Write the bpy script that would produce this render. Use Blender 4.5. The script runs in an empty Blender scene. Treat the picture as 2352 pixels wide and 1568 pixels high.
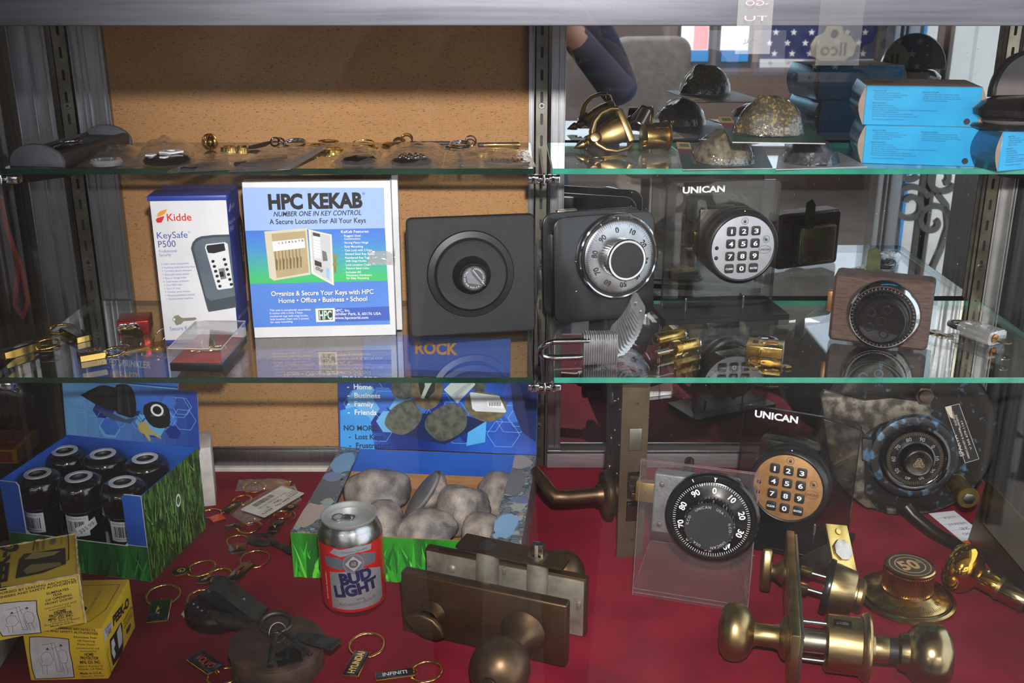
import bpy, bmesh, math, random
from math import radians as R, sin, cos, pi, tan, atan2, hypot
from mathutils import Vector, Matrix, noise
SC = bpy.context.scene
COL = SC.collection
# ------------------------------------------------------------------ camera, world, lights, exposure
EYE = Vector((0.0, 0.0, 0.618)); FPX = 2452.0; PITCH = R(19.06)
cam = bpy.data.objects.new('camera', bpy.data.cameras.new('camera')); COL.objects.link(cam)
cam.location = EYE; cam.rotation_euler = (R(90) - PITCH, 0, 0)
cam.data.sensor_width = 36.0; cam.data.lens = 36.0 * FPX / 2352.0
cam.data.clip_start = 0.02; cam.data.clip_end = 200
SC.camera = cam
W = bpy.data.worlds.new('sky'); SC.world = W; W.use_nodes = True
bg = W.node_tree.nodes['Background']; bg.inputs[0].default_value = (0.80, 0.89, 1.0, 1); bg.inputs[1].default_value = 2.6
def lamp(name, kind, loc, rot, energy, color, **kw):
    d = bpy.data.lights.new(name, kind); d.energy = energy; d.color = color
    for k, v in kw.items(): setattr(d, k, v)
    o = bpy.data.objects.new(name, d); COL.objects.link(o); o.location = loc; o.rotation_euler = rot
    return o
lamp('sun', 'SUN', (3, -2, 6), (R(-16), R(16), 0), 6.5, (1, 0.96, 0.9), angle=R(0.6))
# the photographer's flash, a hand's breadth above the lens
lamp('camera_flash', 'SPOT', (0.02, 0.02, 0.618 + 0.11), (R(90 - 17), 0, R(-7)), 74, (1, 0.97, 0.93), spot_size=R(72), spot_blend=0.75, shadow_soft_size=0.014)
# unseen area lamps added behind the photographer to brighten the shop
for k, (x, y) in enumerate(((-1.6, -2.6), (-.2, -3.8), (.9, -2.6))): lamp('fill_light_%d' % k, 'AREA', (x, y, 1.5), (R(-12), 0, 0), 75, (1, .97, .92), shape='RECTANGLE', size=1.2, size_y=.5)
SC.view_settings.view_transform = 'Standard'; SC.view_settings.look = 'None'
SC.view_settings.exposure = 0.0; SC.view_settings.gamma = 1.0
SC.view_settings.use_curve_mapping = False
SC.cycles.transparent_max_bounces = 40; SC.cycles.max_bounces = 10; SC.cycles.glossy_bounces = 6
SC.cycles.sample_clamp_indirect = 4.0; SC.cycles.caustics_reflective = False; SC.cycles.caustics_refractive = False
# ------------------------------------------------------------------ measuring: a photograph pixel seen from the lens, met with a real plane
_rx = Vector((1, 0, 0)); _up = Vector((0, sin(PITCH), cos(PITCH))); _fw = Vector((0, cos(PITCH), -sin(PITCH)))
def ray(p): return _rx * ((p[0] - 1176) / FPX) + _up * ((784 - p[1]) / FPX) + _fw
def onz(p, z):
    d = ray(p); return EYE + d * ((z - EYE.z) / d.z)
def ony(p, y):
    d = ray(p); return EYE + d * (y / d.y)
BACK = 1.286; Z1 = 0.427; Z2 = 0.231; GT = 0.006
def mir(p, yv):                      # a point seen in the back mirror at virtual depth yv
    q = ony(p, yv); return Vector((q.x, 2 * BACK - q.y, q.z))
def crop(ox, oy, s): return lambda x, y: (ox + x / s, oy + y / s)
c1 = crop(0, 0, 3.564); c2 = crop(600, 0, 3.4588); c3 = crop(1200, 0, 3.5633); c4 = crop(1750, 0, 3.5631)
c5 = crop(0, 380, 3.0156); c6 = crop(540, 380, 3.0153); c7 = crop(1220, 380, 3.0161); c8 = crop(1750, 380, 3.015)
d1 = crop(0, 840, 3.9208); d2 = crop(0, 1180, 4.0417); d3 = crop(640, 860, 3.5633); d4 = crop(320, 1050, 3.0267)
d5 = crop(880, 1180, 3.92); d6 = crop(1220, 860, 2.9036); d7 = crop(1680, 860, 3.2664); d8 = crop(1620, 1160, 3.2131)
ID = Matrix.Identity(4)
def T(x, y, z): return Matrix.Translation((x * .001, y * .001, z * .001))          # millimetres
def RX(a): return Matrix.Rotation(R(a), 4, 'X')
def RY(a): return Matrix.Rotation(R(a), 4, 'Y')
def RZ(a): return Matrix.Rotation(R(a), 4, 'Z')
def frame(o, yaw=0, pitch=0, roll=0):
    return Matrix.Translation(o) @ RZ(yaw) @ RX(pitch) @ RY(roll)
def axes(o, x, y, z):
    m = Matrix.Identity(4)
    for i, v in enumerate((x, y, z)):
        for j in range(3): m[j][i] = v[j]
    for j in range(3): m[j][3] = o[j]
    return m
def upright(bl, br, tl, z, lean=0):   # standing face from its lower corners on the plane z and its upper left corner: frame, width, height (mm)
    a = onz(bl, z); b = onz(br, z); x = (b - a); w = x.length; x.normalize()
    y = Vector((-x.y, x.x, 0)); t = ray(tl)
    n = y * cos(R(lean)) + Vector((0, 0, -sin(R(lean))))          # normal of the face, backwards
    s = n.dot(a - EYE) / n.dot(t); q = EYE + t * s
    up = x.cross(-n) * -1 if False else Vector((y.x * sin(R(lean)), y.y * sin(R(lean)), cos(R(lean))))
    h = (q - a).dot(up)
    return axes(a, x, n, up), w * 1000, h * 1000
# ------------------------------------------------------------------ materials
def lin(c):
    return tuple(((v / 255) / 12.92 if v / 255 <= .04045 else ((v / 255 + .055) / 1.055) ** 2.4) for v in c[:3]) + (1,)
_M = {}
def mat(name, col, rough=.5, metal=0., col2=None, ns=60., detail=4., lo=.4, hi=.65, bump=0., bs=300., spec=.5, coat=0., stretch=None, emit=0, r2=None, trans=0.):
    if name in _M: return _M[name]
    m = bpy.data.materials.new(name); _M[name] = m; m.use_nodes = True
    nt = m.node_tree; N = nt.nodes; L = nt.links; b = N['Principled BSDF']
    b.inputs['Roughness'].default_value = rough; b.inputs['Metallic'].default_value = metal
    b.inputs['Base Color'].default_value = lin(col); b.inputs['Specular IOR Level'].default_value = spec
    b.inputs['Coat Weight'].default_value = coat; b.inputs['Coat Roughness'].default_value = .06
    if emit: b.inputs['Emission Color'].default_value = lin(col); b.inputs['Emission Strength'].default_value = emit
    tc = N.new('ShaderNodeTexCoord'); mp = N.new('ShaderNodeMapping'); L.new(tc.outputs['Object'], mp.inputs[0])
    if stretch: mp.inputs['Scale'].default_value = stretch
    if col2 is None: col2 = tuple(v * .9 for v in col)
    nz = N.new('ShaderNodeTexNoise'); nz.inputs['Scale'].default_value = ns; nz.inputs['Detail'].default_value = detail
    L.new(mp.outputs[0], nz.inputs['Vector'])
    cr = N.new('ShaderNodeValToRGB'); L.new(nz.outputs['Fac'], cr.inputs[0])
    cr.color_ramp.elements[0].position = lo; cr.color_ramp.elements[1].position = hi
    cr.color_ramp.elements[0].color = lin(col); cr.color_ramp.elements[1].color = lin(col2)
    L.new(cr.outputs[0], b.inputs['Base Color'])
    if r2 is not None:
        mr = N.new('ShaderNodeMapRange'); L.new(nz.outputs['Fac'], mr.inputs[0]); mr.inputs[1].default_value = lo; mr.inputs[2].default_value = hi
        mr.inputs[3].default_value = rough; mr.inputs[4].default_value = r2; L.new(mr.outputs[0], b.inputs['Roughness'])
    if bump:
        n2 = N.new('ShaderNodeTexNoise'); n2.inputs['Scale'].default_value = bs; n2.inputs['Detail'].default_value = 3
        L.new(mp.outputs[0], n2.inputs['Vector'])
        bp = N.new('ShaderNodeBump'); bp.inputs['Strength'].default_value = bump; bp.inputs['Distance'].default_value = .001
        L.new(n2.outputs['Fac'], bp.inputs['Height']); L.new(bp.outputs[0], b.inputs['Normal'])
    return m
def clear(name, tint=(1, 1, 1), base=.04, rough=.0, haze=0., gain=1., bump=0., bs=60., grow=.96, dust=0.):
    """Thin clear sheet: light passes through, the skin mirrors more at a slant (Schlick); a little milkiness if haze."""
    if name in _M: return _M[name]
    m = bpy.data.materials.new(name); _M[name] = m; m.use_nodes = True
    nt = m.node_tree; N = nt.nodes; L = nt.links; N.remove(N['Principled BSDF']); out = N['Material Output']
    lw = N.new('ShaderNodeLayerWeight'); lw.inputs[0].default_value = .5
    pw = N.new('ShaderNodeMath'); pw.operation = 'POWER'; pw.inputs[1].default_value = 5; L.new(lw.outputs['Facing'], pw.inputs[0])
    ma = N.new('ShaderNodeMath'); ma.operation = 'MULTIPLY_ADD'; L.new(pw.outputs[0], ma.inputs[0]); ma.inputs[1].default_value = grow * gain; ma.inputs[2].default_value = base * gain; ma.use_clamp = True
    tr = N.new('ShaderNodeBsdfTransparent'); tr.inputs[0].default_value = tuple(tint) + (1,)
    gl = N.new('ShaderNodeBsdfGlossy'); gl.inputs['Roughness'].default_value = rough; gl.inputs[0].default_value = (1, 1, 1, 1)
    mx = N.new('ShaderNodeMixShader'); L.new(ma.outputs[0], mx.inputs[0]); L.new(gl.outputs[0], mx.inputs[2])
    body = tr
    if haze or dust:
        df = N.new('ShaderNodeBsdfDiffuse'); df.inputs[0].default_value = (.9, .9, .9, 1)
        hm = N.new('ShaderNodeMixShader'); hm.inputs[0].default_value = haze; L.new(tr.outputs[0], hm.inputs[1]); L.new(df.outputs[0], hm.inputs[2]); body = hm
        if dust:
            tc = N.new('ShaderNodeTexCoord'); nz = N.new('ShaderNodeTexNoise'); nz.inputs['Scale'].default_value = 7; nz.inputs['Detail'].default_value = 6
            L.new(tc.outputs['Object'], nz.inputs['Vector']); mr = N.new('ShaderNodeMapRange'); L.new(nz.outputs['Fac'], mr.inputs[0])
            mr.inputs[1].default_value = .52; mr.inputs[2].default_value = .75; mr.inputs[3].default_value = haze; mr.inputs[4].default_value = dust; L.new(mr.outputs[0], hm.inputs[0])
    L.new(body.outputs[0], mx.inputs[1])
    if bump:
        tc = N.new('ShaderNodeTexCoord'); n2 = N.new('ShaderNodeTexNoise'); n2.inputs['Scale'].default_value = bs; n2.inputs['Detail'].default_value = 2
        L.new(tc.outputs['Object'], n2.inputs['Vector']); bp = N.new('ShaderNodeBump'); bp.inputs['Strength'].default_value = bump; bp.inputs['Distance'].default_value = .004
        L.new(n2.outputs['Fac'], bp.inputs['Height']); L.new(bp.outputs[0], gl.inputs['Normal'])
    L.new(mx.outputs[0], out.inputs[0]); return m
def ink(col, rough=.45):
    return mat('ink_%d_%d_%d_%d' % (col[0], col[1], col[2], rough * 100), col, rough, col2=tuple(min(255, v * 1.04) for v in col), ns=40)
# ------------------------------------------------------------------ mesh builder (millimetres in, metres out)
class MB:
    def __init__(s): s.bm = bmesh.new(); s.mats = []
    def mi(s, m):
        if m not in s.mats: s.mats.append(m)
        return s.mats.index(m)
    def merge(s, t, m, M=None):
        i = s.mi(m)
        for f in t.faces: f.material_index = i
        k = Matrix.Scale(.001, 4)
        t.transform((M @ k) if M is not None else k)
        me = bpy.data.meshes.new('_'); t.to_mesh(me); t.free(); s.bm.from_mesh(me); bpy.data.meshes.remove(me); return s
    def box(s, x0, x1, y0, y1, z0, z1, m, bev=0, seg=2, M=None, skip=()):
        t = bmesh.new(); bmesh.ops.create_cube(t, size=1)
        t.transform(Matrix.Translation(((x0 + x1) / 2, (y0 + y1) / 2, (z0 + z1) / 2)) @ Matrix.Diagonal((x1 - x0, y1 - y0, z1 - z0, 1)))
        if bev: bmesh.ops.bevel(t, geom=t.edges[:], offset=bev, segments=seg, affect='EDGES', profile=.5)
        return s.merge(t, m, M)
    def hull(s, pts, m, M=None):
        t = bmesh.new()
        for p in pts: t.verts.new(p)
        bmesh.ops.convex_hull(t, input=t.verts[:]); return s.merge(t, m, M)
    def poly(s, pts, m, M=None):
        t = bmesh.new(); t.faces.new([t.verts.new(p) for p in pts]); return s.merge(t, m, M)
    def mesh(s, vs, fs, m, M=None):
        t = bmesh.new(); v = [t.verts.new(p) for p in vs]
        for f in fs:
            try: t.faces.new([v[i] for i in f])
            except ValueError: pass
        return s.merge(t, m, M)
    def lathe(s, prof, m, seg=32, M=None, sx=1, sy=1):
        t = bmesh.new(); rings = []
        for r, z in prof:
            if r < 1e-6: rings.append([t.verts.new((0, 0, z))])
            else: rings.append([t.verts.new((r * cos(2 * pi * k / seg) * sx, r * sin(2 * pi * k / seg) * sy, z)) for k in range(seg)])
        for a, b in zip(rings, rings[1:]):
            for k in range(seg):
                j = (k + 1) % seg
                if len(a) == 1 and len(b) == 1: continue
                if len(a) == 1: t.faces.new((a[0], b[j], b[k]))
                elif len(b) == 1: t.faces.new((a[k], a[j], b[0]))
                else: t.faces.new((a[k], a[j], b[j], b[k]))
        bmesh.ops.recalc_face_normals(t, faces=t.faces[:]); return s.merge(t, m, M)
    def cyl(s, r, z0, z1, m, seg=28, M=None, bev=0, r2=None):
        r2 = r if r2 is None else r2
        if bev: p = [(0, z0), (r - bev, z0), (r - .3 * bev, z0 + .3 * bev), (r, z0 + bev), (r2, z1 - bev), (r2 - .3 * bev, z1 - .3 * bev), (r2 - bev, z1), (0, z1)]
        else: p = [(0, z0), (r, z0), (r2, z1), (0, z1)]
        return s.lathe(p, m, seg, M)
    def ring(s, r0, r1, z0, z1, m, seg=40, M=None, bev=0):
        b = bev
        p = [(r0, z0), (r1, z0), (r1, z1 - b), (r1 - b, z1), (r0 + b, z1), (r0, z1 - b), (r0, z0)]
        return s.lathe(p, m, seg, M)
    def ball(s, r, m, M=None, sx=1, sy=1, sz=1, seg=24):
        n = seg // 2; p = [(r * sin(pi * k / n), -r * cos(pi * k / n) * sz) for k in range(n + 1)]; p[0] = (0, -r * sz); p[-1] = (0, r * sz)
        return s.lathe(p, m, seg, M, sx, sy)
    def torus(s, R0, r, m, M=None, seg=36, cs=8, sx=1, sy=1, a0=0, a1=360):
        full = (a1 - a0) >= 360; n = seg
        pts = [(R0 * cos(R(a0 + (a1 - a0) * k / n)) * sx, R0 * sin(R(a0 + (a1 - a0) * k / n)) * sy, 0) for k in range(n + (0 if full else 1))]
        return s.tube(pts, r, m, cs, M, closed=full)
    def tube(s, pts, r, m, seg=8, M=None, closed=False, flat=None):
        P = [Vector(p) for p in pts]; n = len(P); t = bmesh.new(); rings = []
        def tan_(i):
            a = P[(i - 1) % n] if (closed or i > 0) else P[i]; b = P[(i + 1) % n] if (closed or i < n - 1) else P[i]
            d = b - a; return d.normalized() if d.length > 1e-9 else Vector((0, 0, 1))
        t0 = tan_(0); u = t0.orthogonal().normalized()
        if flat is not None:
            u = Vector(flat[2]) - t0 * Vector(flat[2]).dot(t0); u.normalize()
        for i in range(n):
            t1 = tan_(i); u = (u - t1 * u.dot(t1)); u.normalize(); v = t1.cross(u)
            rr = r[i] if isinstance(r, (list, tuple)) else r
            if flat is not None:
                a, b = flat[0] / 2, flat[1] / 2
                rings.append([t.verts.new(P[i] + u * x * a + v * y * b) for x, y in ((1, 1), (-1, 1), (-1, -1), (1, -1))])
            else: rings.append([t.verts.new(P[i] + (u * cos(2 * pi * k / seg) + v * sin(2 * pi * k / seg)) * rr) for k in range(seg)])
        k = 4 if flat is not None else seg
        for i in range(n if closed else n - 1):
            a, b = rings[i], rings[(i + 1) % n]
            for q in range(k): t.faces.new((a[q], a[(q + 1) % k], b[(q + 1) % k], b[q]))
        if not closed:
            t.faces.new(rings[0][::-1]); t.faces.new(rings[-1])
        bmesh.ops.recalc_face_normals(t, faces=t.faces[:]); return s.merge(t, m, M)
    def prism(s, poly, z0, z1, m, M=None, bev=0, seg=2):
        t = bmesh.new(); f = t.faces.new([t.verts.new((x, y, z0)) for x, y in poly])
        r = bmesh.ops.extrude_face_region(t, geom=[f]); up = [v for v in r['geom'] if isinstance(v, bmesh.types.BMVert)]
        for v in up: v.co.z = z1
        bmesh.ops.recalc_face_normals(t, faces=t.faces[:])
        if bev:
            es = [e for e in t.edges if abs(e.verts[0].co.z - e.verts[1].co.z) < 1e-6]
            bmesh.ops.bevel(t, geom=es, offset=bev, segments=seg, affect='EDGES', profile=.5)
        return s.merge(t, m, M)
    def holed(s, outer, holes, z0, z1, m, M=None):
        """plate with holes, filled through a 2D curve"""
        cu = bpy.data.curves.new('_', 'CURVE'); cu.dimensions = '2D'; cu.fill_mode = 'BOTH'; cu.extrude = (z1 - z0) / 2
        for p in [outer] + list(holes):
            sp = cu.splines.new('POLY'); sp.points.add(len(p) - 1); sp.use_cyclic_u = True
            for k, (x, y) in enumerate(p): sp.points[k].co = (x, y, 0, 1)
        o = bpy.data.objects.new('_', cu); me = bpy.data.meshes.new_from_object(o); t = bmesh.new(); t.from_mesh(me)
        bpy.data.objects.remove(o); bpy.data.curves.remove(cu); bpy.data.meshes.remove(me)
        t.transform(Matrix.Translation((0, 0, (z0 + z1) / 2)))
        bmesh.ops.remove_doubles(t, verts=t.verts[:], dist=1e-4); return s.merge(t, m, M)
    def build(s, name, parent=None, smooth=38, kind=None, label=None, hollow=False):
        me = bpy.data.meshes.new(name); bm = s.bm
        for f in bm.faces: f.smooth = True
        a = R(smooth)
        for e in bm.edges:
            if len(e.link_faces) != 2 or e.calc_face_angle(9) > a: e.smooth = False
        bm.to_mesh(me); bm.free()
        for m in s.mats: me.materials.append(m)
        o = bpy.data.objects.new(name, me); COL.objects.link(o)
        if parent is not None: o.parent = parent
        if kind: o['kind'] = kind
        if label: o['label'] = label
        return o
def circ(r, n=24, cx=0, cy=0, a0=0, sx=1, sy=1): return [(cx + r * sx * cos(2 * pi * k / n + a0), cy + r * sy * sin(2 * pi * k / n + a0)) for k in range(n)]
def rrect(x0, x1, y0, y1, r, n=4):
    o = []
    for cx, cy, a in ((x1 - r, y1 - r, 0), (x0 + r, y1 - r, 90), (x0 + r, y0 + r, 180), (x1 - r, y0 + r, 270)):
        for k in range(n + 1): o.append((cx + r * cos(R(a + 90 * k / n)), cy + r * sin(R(a + 90 * k / n))))
    return o
def gear(r0, r1, n, duty=.5):
    o = []
    for k in range(n):
        a = 2 * pi * k / n; d = 2 * pi / n
        o += [(r0 * cos(a), r0 * sin(a)), (r1 * cos(a + d * .25), r1 * sin(a + d * .25)), (r1 * cos(a + d * .5), r1 * sin(a + d * .5)), (r0 * cos(a + d * .75), r0 * sin(a + d * .75))]
    return o
def thing(name, label, cat, M, group=None):
    o = bpy.data.objects.new(name, None); COL.objects.link(o); o.empty_display_size = .01
    o.matrix_world = M if isinstance(M, Matrix) else Matrix.Translation(M)
    o['label'] = label; o['category'] = cat
    if group: o['group'] = group
    return o
def tag(o, label, cat, group=None):
    o['label'] = label; o['category'] = cat
    if group: o['group'] = group
    return o
def struct(o): o['kind'] = 'structure'; return o
def copytree(root, M, label, group=None):
    r = root.copy(); COL.objects.link(r); r.matrix_world = M; r['label'] = label
    if group: r['group'] = group
    for ch in list(root.children):
        c = ch.copy(); COL.objects.link(c); c.parent = r
        for g in list(ch.children):
            d = g.copy(); COL.objects.link(d); d.parent = c
    return r
# ------------------------------------------------------------------ flat print on a face (lettering, pictures), in millimetres or through the face's corners
_T = {}
def glyphs(s, bold=0, italic=0, space=1.):
    k = (s, bold, italic, space)
    if k in _T: return _T[k]
    cu = bpy.data.curves.new('_', 'FONT'); cu.body = s; cu.size = 1; cu.resolution_u = 3; cu.offset = .012 * bold; cu.shear = .25 * italic; cu.space_character = space
    cu.fill_mode = 'FRONT'
    o = bpy.data.objects.new('_', cu); me = bpy.data.meshes.new_from_object(o)
    vs = [tuple(v.co[:2]) for v in me.vertices]; fs = [tuple(p.vertices) for p in me.polygons]
    bpy.data.objects.remove(o); bpy.data.curves.remove(cu); bpy.data.meshes.remove(me)
    _T[k] = (vs, fs); return _T[k]
def homog(src, dst):
    """3x3 projective map taking four source points to four destination points"""
    A = []; B = []
    for (x, y), (u, v) in zip(src, dst):
        A.append([x, y, 1, 0, 0, 0, -u * x, -u * y]); B.append(u); A.append([0, 0, 0, x, y, 1, -v * x, -v * y]); B.append(v)
    n = 8
    for i in range(n):
        p = max(range(i, n), key=lambda r: abs(A[r][i])); A[i], A[p] = A[p], A[i]; B[i], B[p] = B[p], B[i]
        for r in range(n):
            if r != i:
                f = A[r][i] / A[i][i]
                if f: A[r] = [a - f * b for a, b in zip(A[r], A[i])]; B[r] -= f * B[i]
    h = [B[i] / A[i][i] for i in range(n)]
    return lambda x, y: ((h[0] * x + h[1] * y + h[2]) / (h[6] * x + h[7] * y + 1), (h[3] * x + h[4] * y + h[5]) / (h[6] * x + h[7] * y + 1))
class Print:
    """local x right, y up on the face, z out of it; every call lies a hair above the one before"""
    def __init__(s, w=0, h=0, corners=None, step=.03):
        s.b = MB(); s.z = .05; s.step = step; s.w = w; s.h = h
        s.f = homog(corners, [(0, h), (w, h), (w, 0), (0, 0)]) if corners else (lambda x, y: (x, y))
    def up(s): s.z += s.step
    def poly(s, pts, m):
        s.b.poly([s.f(*p) + (s.z,) for p in pts], m); s.up(); return s
    def blob(s, pts, m):
        for _ in range(2): pts = [p for (a, b), (c, d) in zip(pts, pts[1:] + pts[:1]) for p in ((a * .75 + c * .25, b * .75 + d * .25), (a * .25 + c * .75, b * .25 + d * .75))]
        return s.poly(pts, m)
    def rect(s, x0, y0, x1, y1, m): return s.poly([(x0, y0), (x1, y0), (x1, y1), (x0, y1)], m)
    def disc(s, cx, cy, rx, ry, m, n=24, a=0):
        return s.poly([(cx + rx * cos(t) * cos(a) - ry * sin(t) * sin(a), cy + rx * cos(t) * sin(a) + ry * sin(t) * cos(a)) for t in [2 * pi * k / n for k in range(n)]], m)
    def ringp(s, cx, cy, r0, r1, m, n=28, k=1.):
        a = [s.f(cx + r0 * cos(2 * pi * i / n), cy + r0 * k * sin(2 * pi * i / n)) + (s.z,) for i in range(n)]
        b = [s.f(cx + r1 * cos(2 * pi * i / n), cy + r1 * k * sin(2 * pi * i / n)) + (s.z,) for i in range(n)]
        s.b.mesh(a + b, [(i, (i + 1) % n, n + (i + 1) % n, n + i) for i in range(n)], m); s.up(); return s
    def line(s, pts, wd, m, closed=False):
        """polyline of width wd (face units of the result, mm)"""
        P = [Vector(s.f(*p)) for p in pts]; n = len(P); vs = []; fs = []
        for i in range(n - (0 if closed else 1)):
            a = P[i]; b = P[(i + 1) % n]; d = b - a
            if d.length < 1e-6: continue
            d.normalize(); q = Vector((-d.y, d.x)) * wd / 2; e = d * wd * .3; k = len(vs)
            vs += [(a - q - e).to_tuple() + (s.z,), (b - q + e).to_tuple() + (s.z,), (b + q + e).to_tuple() + (s.z,), (a + q - e).to_tuple() + (s.z,)]; fs.append((k, k + 1, k + 2, k + 3))
        s.b.mesh(vs, fs, m); s.up(); return s
    def text(s, t, p0, p1, m, h=None, hpx=None, bold=0, italic=0, space=1.):
        """p0, p1: ends of the baseline; h: capital height in mm, or hpx in the units of the corners"""
        vs, fs = glyphs(t, bold, italic, space)
        if not vs: return s
        x0 = min(v[0] for v in vs); x1 = max(v[0] for v in vs); a = Vector(s.f(*p0)); b = Vector(s.f(*p1)); d = b - a; L = d.length; d.normalize()
        if h is None:
            dx, dy = p1[0] - p0[0], p1[1] - p0[1]; l = hypot(dx, dy)
            if hpx is None: hpx = l * .682 / (x1 - x0)
            c = Vector(s.f(p0[0] + dy / l * hpx, p0[1] - dx / l * hpx)); n = c - a; h = abs(n.dot(Vector((-d.y, d.x))))
        kx = L / (x1 - x0); ky = h / .682; n = Vector((-d.y, d.x))
        s.b.mesh([(a + d * (v[0] - x0) * kx + n * v[1] * ky).to_tuple() + (s.z,) for v in vs], fs, m); s.up(); return s
    def arctext(s, t, cx, cy, r, a0, m, h, k=1., bold=0, mirror=False, step=None):
        """letters round a circle, clockwise from angle a0 (degrees, 90 = top), feet to the centre"""
        a = a0
        for ch in t:
            if ch == ' ': a -= .45 * h / r * 57.3; continue
            vs, fs = glyphs(ch, bold)
            x0 = min(v[0] for v in vs); x1 = max(v[0] for v in vs); sc = h / .682; wd = (x1 - x0) * sc
            half = wd / 2 / r * 57.3; c = a - half; ca = R(c)
            ex = Vector((sin(ca), -cos(ca))); ey = Vector((cos(ca), sin(ca))); o = Vector((cx, cy)) + ey * r
            s.b.mesh([(o + ex * ((v[0] - (x0 + x1) / 2) * sc) + ey * v[1] * sc).to_tuple() + (s.z,) for v in vs], fs, m)
            a -= 2 * half + (.28 * h / r * 57.3 if step is None else step)
        s.up(); return s
    def build(s, name, parent, M=None, label=None):
        if M is not None: s.b.bm.transform(M)
        return s.b.build(name, parent, label=label)
FRONT = RX(90)                       # print plane standing up, facing the camera (-y)
def dialmarks(pr, r0, r1, r2, n, m, wd=.35, every=10, mid=5):
    for k in range(n):
        a = 2 * pi * k / n; q = r2 if k % every == 0 else (r1 + (r2 - r1) * .4 if k % mid == 0 else r1)
        pr.line([(r0 * cos(a), r0 * sin(a)), (q * cos(a), q * sin(a))], wd, m); pr.z -= pr.step
    pr.up()
def dialnums(pr, r, h, m, start=90, n=10, step=10, bold=1, sgn=-1):
    for k in range(n):
        a = R(start + sgn * 360 / n * k); s = str(k * step); vs, fs = glyphs(s, bold); x0 = min(v[0] for v in vs); x1 = max(v[0] for v in vs); sc = h / .682
        ex = Vector((sin(a), -cos(a))); ey = Vector((cos(a), sin(a))); o = ey * r
        pr.b.mesh([(o + ex * ((v[0] - (x0 + x1) / 2) * sc) + ey * (v[1] * sc - h / 2)).to_tuple() + (pr.z,) for v in vs], fs, m)
    pr.up()
# ------------------------------------------------------------------ shared materials
BRASS = mat('polished_brass', (226, 190, 112), .2, 1, (206, 168, 88), ns=90, r2=.28)
ABRASS = mat('antique_brass', (176, 154, 108), .3, 1, (136, 114, 74), ns=45, r2=.42)
BRONZE = mat('aged_bronze', (104, 82, 60), .34, .85, (74, 57, 40), ns=25, r2=.52)
GOLD = mat('gold_plate', (244, 206, 122), .14, 1, (232, 186, 96), ns=80)
CHROME = mat('chrome', (205, 206, 210), .07, 1, (190, 192, 198), ns=70)
STEEL = mat('brushed_steel', (150, 150, 150), .32, 1, (125, 125, 124), ns=50, stretch=(1, 1, 12))
ZINC = mat('zinc', (150, 146, 132), .36, 1, (112, 108, 94), ns=60, r2=.5)
ALU = mat('aluminium', (156, 158, 162), .34, 1, (144, 146, 150), ns=30, stretch=(14, 14, 1))
ALUD = mat('dull_aluminium', (118, 116, 106), .42, 1, (92, 90, 80), ns=30)
BLACK = mat('black_plastic', (16, 16, 17), .35, 0, (22, 22, 24), ns=80)
BLACKG = mat('gloss_black', (9, 9, 11), .12, 0, (13, 13, 15), ns=80, coat=.6)
BLACKT = mat('textured_black_plastic', (23, 24, 26), .48, 0, (30, 31, 33), ns=120, bump=.55, bs=1800)
IRON = mat('old_iron', (74, 62, 56), .42, .45, (98, 74, 60), ns=55, r2=.65, bump=.3, bs=240)
WHITE = mat('white_card', (226, 226, 228), .5, col2=(216, 217, 222), ns=25)
CARDBROWN = mat('brown_cardboard', (168, 122, 78), .75, col2=(152, 108, 66), ns=35, stretch=(1, 1, 6))
GLASS = clear('shelf_glass', (.93, .96, .945), base=.05, gain=1.15)
CLEAR = clear('clear_acrylic', (.95, .95, .955), base=.045, haze=.015)
SMOKE = clear('smoked_acrylic', (.66, .66, .65), base=.05)
POLY = clear('polythene_bag', (.93, .93, .93), base=.08, rough=.12, haze=.07, bump=.9, bs=110)
BLISTER = clear('blister_plastic', (.93, .94, .94), base=.08, rough=.03, haze=.015, bump=.5, bs=90)
INK = ink((18, 18, 20)); INKW = ink((232, 232, 234)); INKG = ink((120, 122, 128)); INKB = ink((62, 82, 165))
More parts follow.
